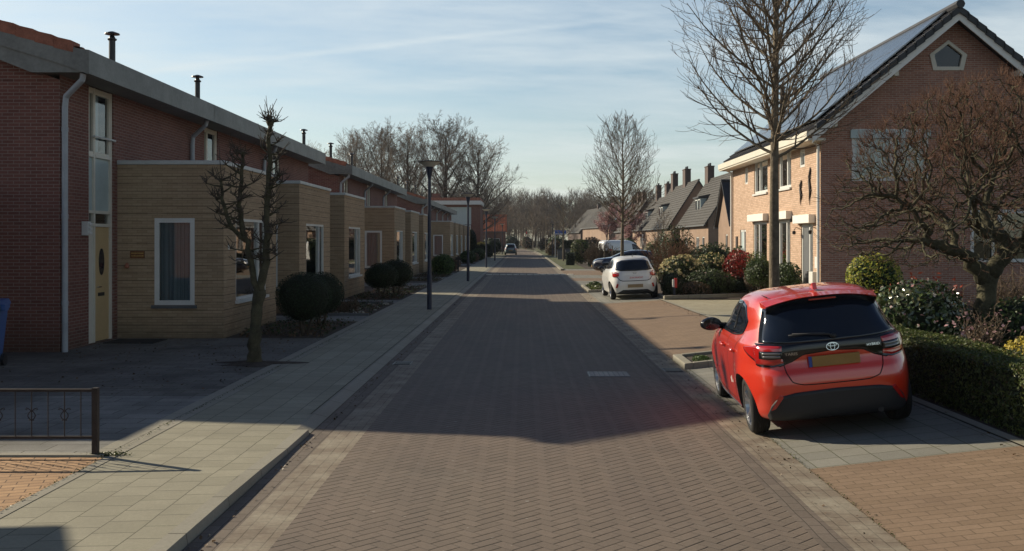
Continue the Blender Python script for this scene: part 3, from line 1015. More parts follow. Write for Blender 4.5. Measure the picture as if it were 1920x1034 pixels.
    if first:
        fa.prism([(OV, 5.08), (OV, EZ - 0.052), (RIDX, RIDZ - 0.052), (RIDX, RIDZ - 0.34), (0.1, 5.26)], 'y', ya - 0.028, ya - 0.001)
        fa.prism([(-11, EZ - 0.45), (-11, EZ - 0.202), (RIDX, RIDZ - 0.052), (RIDX, RIDZ - 0.36)], 'y', ya - 0.028, ya - 0.001)
    fa.build('fascia', M_fascia, roof)
    # flue
    f = MB()
    fx = -2.6
    rz = EZ + sl * (fx - OV)
    f.tube([(fx, flue_y, rz - 0.2), (fx, flue_y, 7.45)], 0.085, 12)
    f.lathe([(0.09, 7.45), (0.12, 7.47), (0.12, 7.50), (0.085, 7.52), (0.05, 7.6), (0.05, 7.62), (0.2, 7.62), (0.19, 7.65), (0.05, 7.70), (0.0, 7.70)], 14, (fx, flue_y, 0))
    if detail: f.build('flue', M_black, h, smooth=False)
    # downpipe
    p = MB()
    p.tube([(OV - .10, -0.15, 5.09), (OV - .12, -0.14, 4.98), (0.1, 0.04, 4.70), (0.075, 0.05, 4.50), (0.075, 0.05, 0.0)], 0.055, 10)
    for zc in (0.9, 2.5, 4.1):
        p.tube([(0.075, 0.05, zc - .04), (0.075, 0.05, zc + .04)], 0.062, 10)
    if first or detail: p.build('downpipe', M_pipe, h, smooth=False)
    return h


labels = [
    'red brick terraced house nearest the camera with yellow door and long gutter pipe',
    'second terraced house of the nearest row, its bay half behind the pollarded tree',
    'last terraced house of the nearest row, at the step down in the roofline',
    'first terraced house of the middle row, showing its brick gable beyond the gap',
    'second terraced house of the middle row, behind the first lamp post',
    'last terraced house of the middle row, just before the second gap',
    'first terraced house of the farthest row with a dark window in its bay end',
    'second terraced house of the farthest row, behind the second lamp post',
    'middle terraced house of the farthest low row',
    'fourth terraced house of the farthest low row',
    'last terraced house of the farthest row, touching the white clad building',
]
FL = [1.6, 1.6, 1.6, 4.5, 4.5, 4.5, 5.2, 5.2, 5.2, 5.2, 5.2]
firsts = {0, 3, 6}; lasts = {2, 5, 10}
houses = []
cols = [M_door, M_cream, M_door, M_panel, M_door, M_cream, M_panel, M_door, M_cream, M_door, M_cream]
for i, y0 in enumerate(starts):
    houses.append(terrace_unit(y0, labels[i], i in firsts, i in lasts, FL[i], 2 if i < 3 else 1, cols[i]))
h0 = houses[0]
TXw = fmap('+x', 0.0)
# wall lamp, name board and bell of the first house
b = MB(); b.box(0.0, 0.13, 0.92, 1.06, 2.15, 2.42); b.box(0.131, 0.16, 0.93, 1.05, 2.17, 2.22); b.box(0.131, 0.16, 0.93, 1.05, 2.25, 2.30); b.box(0.131, 0.16, 0.93, 1.05, 2.34, 2.39)
b.build('wall_lamp', M_white, h0, bevel=0.008)
b = MB(); b.box(0.28, 0.58, 2.615, 2.645, 1.68, 1.83)
nb = b.build('name_board', M_wood_sign, h0, bevel=0.004)
b = MB()
for zz_ in (1.785, 1.73):
    x_ = 0.31
    random.seed(int(zz_ * 1000))
    while x_ < 0.54:
        w_ = random.uniform(0.012, 0.028)
        b.box(x_, x_ + w_, 2.611, 2.6145, zz_ - 0.012, zz_ + 0.012); x_ += w_ + 0.009
b.build('board_lettering', M_gold, nb)
b = MB(); b.lathe([(0.0, 0.0), (0.045, 0.01), (0.05, 0.05), (0.035, 0.09), (0.012, 0.115), (0.0, 0.12)], 10, (0.22, 2.60, 1.47)); b.build('hanging_bell', M_tile_red, h0, smooth=True)
b = MB(); b.box(2.231, 2.25, 2.95, 3.03, 1.86, 1.96); b.build('house_number', M_white, h0)
mt = MB(); mt.box(-8.35, -7.35, 20.15, 20.95, ZL + 0.004, ZL + 0.02)
tag(mt.build('door_mat', M_mat_dark), 'dark doormat lying before the yellow door', 'doormat')

# ---- garage wing left of the first row (partly out of view) and an unseen house added beside the camera for its shadow
gb_ = MB()
gb_.box(-16.0, -9.9, 13.75, 18.55, 0, 3.1)
tag(gb_.build('garage', M_red), 'flat roofed brick garage beside the gable of the nearest house', 'garage')
caster = empty('shadow_caster_house', (-9.55, 1.95, 0), 0, 'unseen brick house added left of the camera to cast the corner shadow', 'house')
b = MB()
b.prism([(-6, 0), (0, 0), (0, 3.3), (-6, 3.3)], 'y', 1.2, 8.6)
b.build('wall', M_red, caster)
b = MB(); b.prism([(0.9, 3.3), (8.9, 3.3), (4.9, 4.9)], 'x', -6.2, 0.1)
b.build('roof', M_tile_red, caster)


# ---- tall building that closes the far row, and the orange roofed house behind it
bl = empty('flat_roofed_building', (-12.0, 129, 0), 0, 'red brick block with pale cladding panel closing the far end of the row', 'building')
b = MB()
T2 = fmap('-y', 0.0)
wall_open(b, T2, -1.0, 6.6, 0, 6.6, [(1.7, 5.45, 0.3, 6.3), ], depth=0.15, room=0.5)
b.quad((6.6, 0, 0), (6.6, 10, 0), (6.6, 10, 6.6), (6.6, 0, 6.6), 0)
b.build('wall', [M_red, M_interior], bl)
b = MB(); b.box(1.7, 5.45, 0.08, 0.14, 4.1, 6.3); b.box(1.7, 5.45, 0.08, 0.14, 0.3, 2.9)
b.build('cladding_panel', M_panel_far, bl)
for (a, c) in ((1.75, 3.1), (3.3, 4.65), (4.8, 5.4)):
    window(bl, T2, a, c, 2.95, 4.05, fw=0.09, depth=0.12)
b = MB(); b.box(-1.4, 6.75, -0.7, 10.2, 6.602, 7.1)
b.build('fascia', M_white, bl)
b = MB(); b.box(-1.4, 6.6, -0.4, 10.2, 7.102, 7.5)
b.build('roof', M_tile_red, bl)
b = MB(); b.box(0.3, 1.3, 2, 3, 7.502, 8.1)
b.build('chimney', M_red, bl)


def gable_house(name, loc, rz, L, Dp, ez, rz_, wallm, roofm, label, group=None, wins=(), dorm=(), chim=(), over=0.35, rows=0.35, sideop=(), trimm=None, fold=0.0):
    """ridge runs along local y (0..L); facade (local x=0) faces -x; depth Dp along +x"""
    h = empty(name, loc, rz, label, 'house', group)
    T = fmap('-x', 0.0); TG = fmap('-y', 0.0)
    b = MB()
    wall_open(b, T, 0, L, 0, ez, [w_[:4] for w_ in wins], depth=0.12)
    b.quad((Dp, 0, 0), (Dp, L, 0), (Dp, L, ez), (Dp, 0, ez), 0)
    wall_open(b, TG, 0, Dp, 0, ez, list(sideop), depth=0.12)
    b.poly([(0, 0, ez), (Dp, 0, ez), (Dp / 2, 0, rz_)], 0)
    b.quad((Dp, L, 0), (0, L, 0), (0, L, ez), (Dp, L, ez), 0)
    b.poly([(Dp, L, ez), (0, L, ez), (Dp / 2, L, rz_)], 0)
    b.build('wall', [wallm, M_interior], h)
    sl = (rz_ - ez) / (Dp / 2)
    r = MB()
    t_ = 0.12
    ex = -over; ezz = ez - over * sl
    r.prism([(ex, ezz + 0.02), (Dp / 2, rz_ + 0.02), (Dp + over, ezz + 0.02), (Dp + over, ezz + 0.02 + t_), (Dp / 2, rz_ + 0.02 + t_ * 1.4), (ex, ezz + 0.02 + t_)], 'y', -0.25, L + 0.25)
    rf = r.build('roof', roofm, h)
    tl = MB()
    tiles(tl, ex, ezz + 0.02 + t_ + 0.02, Dp / 2, rz_ + 0.05 + t_ * 1.4, -0.28, L + 0.28, per=0.5, amp=0.035, ns=4, row=rows, step=0.05)
    tl.tube([(Dp / 2, -0.28, rz_ + 0.2), (Dp / 2, L + 0.28, rz_ + 0.2)], 0.11, 6)
    tl.build('roof_tiles', roofm, rf)
    if trimm:
        v = MB()
        v.prism([(ex, ezz - 0.2), (Dp / 2, rz_ - 0.16), (Dp + over, ezz - 0.2), (Dp + over, ezz + 0.10), (Dp / 2, rz_ + 0.14), (ex, ezz + 0.10)], 'y', -0.29, -0.255)
        v.build('verge_board', trimm, rf)
    gtr = MB(); gtr.box(ex - 0.13, ex - 0.002, -0.25, L + 0.25, ezz - 0.06, ezz + 0.08); gtr.build('gutter', M_sill, rf)
    for w_ in wins:
        window(h, T, *w_[:4], fw=0.08, mull=(0.5,) if w_[1] - w_[0] > 1.4 else (), depth=0.10)
    for w_ in sideop:
        window(h, TG, *w_[:4], fw=0.08, depth=0.10)
    for (yc, w_, zb, hh) in dorm:
        xb = (zb - ez) / sl
        d = MB()
        xe = (zb + hh - ez) / sl
        d.prism([(xb + 0.15, zb), (xb + 0.15, zb + hh), (xe + .3, zb + hh), ], 'y', yc - w_ / 2, yc + w_ / 2)
        dd = d.build('dormer', M_panel_far, h)
        d = MB(); d.box(xb - 0.12, xe + 0.5, yc - w_ / 2 - 0.2, yc + w_ / 2 + 0.2, zb + hh + 0.004, zb + hh + 0.16)
        d.prism([(xb - 0.12, zb + hh + 0.162), (xe + 0.5, zb + hh + 0.162), (xe + 0.5, zb + hh + 0.5)], 'y', yc - w_ / 2 - 0.2, yc + w_ / 2 + 0.2)
        d.build('dormer_roof', M_tile_dark, dd)
        TD = fmap('-x', xb + 0.15)
        d = MB()
        for q in (-0.27, 0.27):
            a, c = yc + q * w_ - 0.19 * w_, yc + q * w_ + 0.19 * w_
            d.box(a, c, 0.002, 0.05, zb + 0.12, zb + hh - 0.1, 0, T=TD)
            d.box(a + 0.1, c - 0.1, 0.051, 0.06, zb + 0.22, zb + hh - 0.2, 1, T=TD)
        d.build('dormer_window', [M_white, M_carglass], dd)
    for (yc, ht, cw) in chim:
        c = MB()
        c.box(Dp / 2 - 0.35, Dp / 2 + 0.35, yc - cw / 2, yc + cw / 2, rz_ - 0.5, rz_ + ht)
        c.box(Dp / 2 - 0.40, Dp / 2 + 0.40, yc - cw / 2 - 0.05, yc + cw / 2 + 0.05, rz_ + ht + 0.002, rz_ + ht + 0.1)
        cc = c.build('chimney', M_far_dark, h)
        c = MB()
        for q in (-0.28, 0.0, 0.28):
            c.tube([(Dp / 2, yc + q * cw, rz_ + ht + 0.1), (Dp / 2, yc + q * cw, rz_ + ht + 0.42)], 0.10, 7)
        c.build('chimney_pot', M_tile_dark, cc)
    return h


M_tile_orange = simple('orange_roof_tile', (0.50, 0.14, 0.06), rough=0.8, var=0.2, scale=2)
gable_house('orange_roofed_house', (-3.3, 190, 0), R(90), 9, 7, 3.9, 6.7, M_red, M_tile_orange, 'small house with a bright orange tiled roof at the end of the street', wins=((1.0, 2.2, 1.0, 2.4), (3.2, 4.4, 1.0, 2.4)))

# ================================================================ HOUSES RIGHT
HX, HY = 8.81, 29.9
rh = empty('semi_detached_house', (HX, HY, 0.0), 0, 'orange brick house with solar panels, white verge boards and pentagonal attic window', 'house')
T = fmap('-x', 0.0); TG = fmap('-y', 0.0)
Lh, Wh, ez, rzh = 12.6, 7.72, 5.42, 8.63
gops = [(0.9, 3.15, 3.85, 5.42 - 0.02), (4.4, 7.1, 1.45, 3.0)]
fops = [(0.85, 2.15, 0.12, 2.60), (3.45, 5.0, 0.5, 2.78), (6.65, 8.75, 0.5, 2.78), (10.1, 11.15, 0.12, 2.52),
        (3.35, 4.95, 3.84, 5.12), (6.55, 8.65, 3.84, 5.12), (9.75, 10.25, 4.3, 4.95), (1.75, 2.3, 4.4, 4.95)]
b = MB()
wall_open(b, T, 0, Lh, 0, ez, fops, depth=0.12)
b.quad((Wh, 0, 0), (Wh, Lh, 0), (Wh, Lh, ez), (Wh, 0, ez), 0)
b.quad((Wh, Lh, 0), (0, Lh, 0), (0, Lh, ez), (Wh, Lh, ez), 0)
b.poly([(Wh, Lh, ez), (0, Lh, ez), (Wh / 2, Lh, rzh)], 0)
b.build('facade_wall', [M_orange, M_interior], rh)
b = MB()
gops = [(0.9, 3.15, 3.85, 5.38), (4.4, 7.3, 1.45, 3.0)]
wall_open(b, TG, 0.0, Wh, 0, ez, gops, depth=0.12)
# gable triangle with the pentagonal opening
cx, pz = Wh / 2 - 0.12, 7.55
pent = [(cx - 0.42, pz - 0.42), (cx + 0.42, pz - 0.42), (cx + 0.52, pz + 0.02), (cx, pz + 0.42), (cx - 0.52, pz + 0.02)]
O = [(0, ez), (Wh, ez), (Wh / 2, rzh)]
P0, P1, P2, P3, P4 = pent
for tri in ([O[0], O[1], P1, P0], [O[1], P2, P1], [O[1], O[2], P3, P2], [O[2], O[0], P4, P3], [O[0], P0, P4]):
    b.poly([TG(p[0], 0, p[1]) for p in tri], 0)
for i in range(5):
    p, q = pent[i], pent[(i + 1) % 5]
    b.quad(TG(p[0], 0, p[1]), TG(q[0], 0, q[1]), TG(q[0], -0.1, q[1]), TG(p[0], -0.1, p[1]), 0)
b.poly([TG(p[0], -0.9, p[1]) for p in pent], 1)
b.build('gable_wall', [M_orange_shaded, M_interior], rh)
fr = MB()
inner = [(cx + (p[0] - cx) * 0.80, pz + (p[1] - pz) * 0.80) for p in pent]
outer = [(cx + (p[0] - cx) * 1.06, pz + (p[1] - pz) * 1.06) for p in pent]
for i in range(5):
    j = (i + 1) % 5
    for wq in (0.035,):
        fr.quad(TG(*outer[i][:1], wq, outer[i][1]), TG(*outer[j][:1], wq, outer[j][1]), TG(inner[j][0], wq, inner[j][1]), TG(inner[i][0], wq, inner[i][1]))
        fr.quad(TG(inner[i][0], wq, inner[i][1]), TG(inner[j][0], wq, inner[j][1]), TG(inner[j][0], -0.06, inner[j][1]), TG(inner[i][0], -0.06, inner[i][1]))
        fr.quad(TG(outer[j][0], wq, outer[j][1]), TG(outer[i][0], wq, outer[i][1]), TG(outer[i][0], 0.001, outer[i][1]), TG(outer[j][0], 0.001, outer[j][1]))
pw = fr.build('pentagonal_window', M_cream, rh)
fr = MB(); fr.poly([TG(p[0], -0.05, p[1]) for p in inner]); fr.build('glass', M_carglass, pw)
# roof
sl = (rzh - ez) / (Wh / 2)
ov = 0.30
r = MB()
t_ = 0.14
r.prism([(-ov, ez - ov * sl + 0.03), (Wh / 2, rzh + 0.03), (Wh + ov, ez - ov * sl + 0.03), (Wh + ov, ez - ov * sl + 0.03 + t_), (Wh / 2, rzh + 0.03 + t_ * 1.35), (-ov, ez - ov * sl + 0.03 + t_)], 'y', -0.46, Lh + 0.3)
rf = r.build('roof', M_tile_dark, rh)
tl = MB()
tiles(tl, -ov, ez - ov * sl + 0.19, Wh / 2, rzh + 0.23, -0.52, Lh + 0.32, per=0.30, amp=0.03, ns=5, row=0.33, step=0.05)
tiles(tl, Wh + ov, ez - ov * sl + 0.19, Wh / 2, rzh + 0.23, -0.52, Lh + 0.32, per=0.30, amp=0.03, ns=5, row=0.33, step=0.05)
for sgn in (0, 1):   # thick verge tiles stepping up the gable edge
    n = 16
    for k in range(n):
        ta, tb = k / n, (k + 1.12) / n
        xa = -ov + (Wh / 2 + ov) * ta; xb = -ov + (Wh / 2 + ov) * min(tb, 1)
        za = ez + xa * sl; zb = ez + xb * sl
        if sgn: xa, xb = Wh - xa, Wh - xb
        tl.prism([(xa, za + 0.10), (xa, za + 0.30), (xb, zb + 0.255), (xb, zb + 0.06)], 'y', -0.56, -0.36)
tl.tube([(Wh / 2, -0.6, rzh + 0.31), (Wh / 2, Lh + 0.3, rzh + 0.31)], 0.13, 8)
tl.build('roof_tiles', M_tile_dark, rf)
v = MB()
v.prism([(-ov - 0.1, ez - (ov + 0.1) * sl - 0.16), (Wh / 2, rzh - 0.14), (Wh / 2, rzh + 0.12), (-ov - 0.1, ez - (ov + 0.1) * sl + 0.10)], 'y', -0.50, -0.462)
v.prism([(Wh + ov + 0.1, ez - (ov + 0.1) * sl - 0.16), (Wh + ov + 0.1, ez - (ov + 0.1) * sl + 0.10), (Wh / 2, rzh + 0.12), (Wh / 2, rzh - 0.14)], 'y', -0.50, -0.462)
v.build('verge_board', M_wpipe, rf)
for zz_ in (5.62, 7.1):   # purlin ends under the verge
    xx = (zz_ - ez) / sl
    for x0_, x1_ in ((xx - 0.02, xx + 0.10), (Wh - xx - 0.10, Wh - xx + 0.02)):
        v = MB(); v.box(x0_, x1_, -0.461, -0.002, zz_ - 0.22, zz_ - 0.05)
        v.build('purlin_end', M_cream, rf)
v = MB()
v.box(-0.52, -0.001, -0.46, Lh + 0.3, 5.00, 5.06)
v.box(-0.56, -0.50, -0.461, Lh + 0.3, 5.061, 5.27)
v.build('eaves_gutter', M_cream, rf)
# solar panels on the street side
nrm = Vector((-sl, 0, 1)).normalized()
tv = Vector((1, 0, sl)).normalized()
P_ = 1.70; Q_ = 1.02
first_panel = None
for r_ in range(3):
    for c_ in range(11):
        if r_ == 0 and c_ == 0: pass
        y0_ = 0.15 + c_ * (Q_ + 0.02)
        if y0_ + Q_ > Lh: continue
        if r_ < 1 and c_ < 1: y0_ += 0
        base = Vector((-ov + 0.25, 0, ez - (ov - 0.25) * sl + 0.19)) + tv * (r_ * (P_ + 0.02)) + nrm * 0.12
        if r_ == 2 and (r_ + 1) * P_ > 6: continue
        if first_panel is None:
            pm = MB()
            def Tp(a, bb, c): 
                q = tv * bb + nrm * c
                return (q.x, a, q.z)
            pm.box(0, Q_, 0, P_, 0, 0.035, 0, T=Tp)
            for i in range(6):
                for j in range(10):
                    pm.box(0.02 + i * 0.164, 0.02 + i * 0.164 + 0.158, 0.02 + j * 0.167, 0.02 + j * 0.167 + 0.160, 0.0352, 0.038, 1, T=Tp)
            first_panel = pm.build('solar_panel', [M_solar_frame, M_solar], rh)
            o = first_panel
        else:
            o = first_panel.copy(); COL.objects.link(o)
        o.location = (base.x, y0_, base.z)
# windows
for k, (a, c, z0_, z1_) in enumerate(gops):
    window(rh, TG, a, c, z0_, z1_, fw=0.10, mull=(0.52,) if k == 0 else (0.30, 0.62), trans=(), curtain=(M_blind if k == 0 else M_curtain_beige), cfrac=((0.0, 1.0) if k == 0 else (0.28, 0.60)), depth=0.06, mat=M_white)
b = MB(); b.box(0.85, 3.2, -0.09, -0.002, 5.10, 5.34); b.build('shutter_box', M_panel_far, rh)
b = MB(); b.box(5.02, 5.10, -0.02, 0.0, 1.5, 2.9); b.build('trim', M_cream, rh)
wins = fops
for k in (1, 2, 4, 5):
    a, c, z0_, z1_ = wins[k]
    window(rh, T, a, c, z0_, z1_, fw=0.09, mull=(0.35,) if k in (1, 4) else (0.62,), curtain=M_curtain, cfrac=(0.0, 0.3) if k in (1, 2) else (0.05, 0.7), sill=M_white if k > 3 else None, depth=0.10, mat=M_white)
for k in (6, 7):
    a, c, z0_, z1_ = wins[k]
    window(rh, T, a, c, z0_, z1_, fw=0.07, depth=0.08, mat=M_white)
for k in (0, 3):
    a, c, z0_, z1_ = wins[k]
    d = MB()
    for (p, q) in ((a, a + 0.09), (c - 0.09, c), (a + 0.42, a + 0.50)):
        d.box(p, q, -0.11, -0.03, z0_, z1_, T=T)
    d.box(a + 0.09, c - 0.09, -0.11, -0.03, z1_ - 0.09, z1_, T=T)
    df = d.build('door_frame', M_white, rh)
    d = MB(); d.box(a + 0.50, c - 0.09, -0.105, -0.05, z0_ + 0.02, z1_ - 0.09, T=T)
    dr = d.build('door', M_sill if k == 0 else M_panel_far, rh)
    d = MB(); d.quad(T(a + 0.09, -0.07, z0_), T(a + 0.42, -0.07, z0_), T(a + 0.42, -0.07, z1_ - .09), T(a + 0.09, -0.07, z1_ - .09))
    d.build('side_glass', M_glass, dr)
    d = MB(); d.tube([T(a + 0.56, -0.04, 1.15), T(a + 0.56, 0.0, 1.15), T(a + 0.68, 0.0, 1.15)], 0.012, 6); d.build('handle', M_chrome, dr)
for (a, c, zb, zt) in ((0.62, 2.45, 2.62, 2.88), (3.25, 5.2, 2.80, 3.06), (6.45, 9.0, 2.80, 3.06), (3.25, 5.1, 5.125, 5.28), (6.4, 8.8, 5.125, 5.28)):
    b = MB(); b.box(a, c, 0.002, 0.20 if zb < 4 else 0.12, zb, zt, T=T)
    b.build('shutter_box', M_shutter, rh, bevel=0.01)
# white drainpipes
for yq in (0.07, Lh - 0.07):
    b = MB(); b.tube([(-0.07, yq, 0.0), (-0.07, yq, 4.9), (-0.35, yq, 5.05)], 0.045, 10); b.build('drainpipe', M_wpipe, rh)
b = MB(); b.box(-0.02, -0.001, 0.4, 0.62, 1.25, 1.6); b.box(-0.16, -0.001, 0.35, 0.75, 0.1, 1.15); b.build('meter_cupboard', M_white, rh, bevel=0.01)
# two wrought iron lizards climbing the facade
for k, (yq, zq, L_) in enumerate(((1.1, 3.75, 0.62), (2.1, 3.6, 0.42))):
    b = MB()
    n = 14
    path = [(-0.03, yq + 0.05 * math.sin(i * 0.9), zq + L_ * (i / (n - 1) - 0.5) * 1.9) for i in range(n)]
    rad = [0.006, 0.012, 0.02, 0.027, 0.035, 0.045, 0.05, 0.05, 0.045, 0.03, 0.035, 0.04, 0.03, 0.01]
    b.tube(path, rad, 7)
    for (t, s_) in ((5, 1), (5, -1), (9, 1), (9, -1)):
        q = path[t]
        b.tube([q, (q[0], q[1] + 0.10 * s_, q[2] + 0.03), (q[0], q[1] + 0.14 * s_, q[2] + (0.12 if t > 7 else -0.10))], [0.014, 0.011, 0.007], 5)
    b.build('lizard_ornament', M_rust, rh, smooth=True)
# lantern brackets
for yq, zq in ((2.6, 2.85), (2.25, 2.45), (0.45, 2.45)):
    b = MB(); b.tube([(0, yq, zq), (-0.14, yq, zq + 0.05), (-0.2, yq, zq - 0.03)], 0.012, 6); b.lathe([(0.0, 0.0), (0.05, 0.02), (0.06, 0.1), (0.0, 0.14)], 8, (-0.2, yq, zq - 0.18))
    b.build('wall_lantern', M_black, rh)
b = MB(); b.box(-0.03, -0.002, 11.55, 11.9, 1.7, 2.25); b.box(-0.033, -0.03, 11.6, 11.85, 1.75, 2.2)
b.build('house_number_plaque', M_rust, rh)
b = MB(); b.tube([(1.8, 11.5, 6.9), (1.8, 11.5, 8.05)], 0.10, 10); b.lathe([(0.1, 8.05), (0.17, 8.06), (0.17, 8.12), (0.1, 8.13), (0.1, 8.3), (0.16, 8.31), (0.14, 8.36), (0, 8.38)], 12, (1.8, 11.5, 0))
b.build('roof_vent', M_black, rh)
b = MB(); b.tube([(Wh / 2 + 0.5, 0.3, 8.1), (Wh / 2 + 0.5, 0.3, 8.72)], 0.035, 8); b.lathe([(0.035, 8.72), (0.07, 8.74), (0.07, 8.77), (0, 8.80)], 8, (Wh / 2 + 0.5, 0.3, 0)); b.build('roof_vent', M_black, rh)

# brick outbuilding with steep roof beyond it
gable_house('brick_outbuilding', (14.3, 74, 0), R(-90), 9, 4.7, 3.4, 6.1, M_far_brick, M_tile_dark, 'tall narrow brick outbuilding seen at the far corner of the solar panelled house', sideop=((2.6, 3.3, 1.0, 2.5),), chim=((4.8, 0.3, 0.7),))
gr = 'steep roofed brick houses with dormers on the right'
gable_house('dormer_house', (17.4, 95, 0), 0, 17, 6.2, 4.0, 8.5, M_far_brick, M_tile_grey, 'nearest of the dormered brick houses, tallest chimney at its far end', gr, dorm=((10.0, 3.0, 4.9, 1.5),), chim=((16.2, 1.6, 1.9),), wins=((2, 3.2, 1, 2.4), (5, 6.6, 1, 2.4), (12, 13.6, 1, 2.4)))
gable_house('dormer_house', (17.0, 116, 0), 0, 22, 6.3, 4.0, 8.8, M_far_brick, M_tile_grey, 'second dormered brick house from the camera, with two broad chimneys', gr, dorm=((14.0, 3.3, 4.95, 1.45),), chim=((8.5, 1.9, 2.0), (18.5, 2.0, 1.8)), wins=((2, 3.2, 1, 2.4), (7, 8.6, 1, 2.4), (13, 14.6, 1, 2.4)))
gable_house('dormer_house', (17.7, 143, 0), 0, 20, 6.3, 4.0, 8.2, M_far_brick, M_tile_grey, 'third dormered brick house from the camera, behind the bare young street tree', gr, dorm=((9.0, 3.3, 4.95, 1.45),), chim=((2.5, 1.9, 1.9), (12.5, 2.2, 1.6)), wins=((3, 4.2, 1, 2.4), (8, 9.6, 1, 2.4)))
gable_house('dormer_house', (17.4, 168, 0), 0, 22, 6.3, 4.0, 8.5, M_far_dark, M_tile_grey, 'farthest dormered brick house, low and dark beside the pink blossom', gr, chim=((3.5, 1.6, 1.4), (10.5, 2.0, 1.4), (19, 1.6, 1.2)))
gable_house('distant_house', (17.0, 200, 0), R(8), 26, 9, 5.0, 9.4, M_far_brick, M_tile_grey, 'grey roofed distant house rising behind the pink blossom trees', None, trimm=M_wpipe, sideop=((3.4, 5.4, 1.0, 3.6),))
gable_house('distant_house', (13.5, 236, 0), R(6), 20, 10, 4.2, 9.4, M_far_dark, M_tile_grey, 'distant brown gabled house just left of the pink blossom trees', None, chim=((4, 1.0, 0.9),))
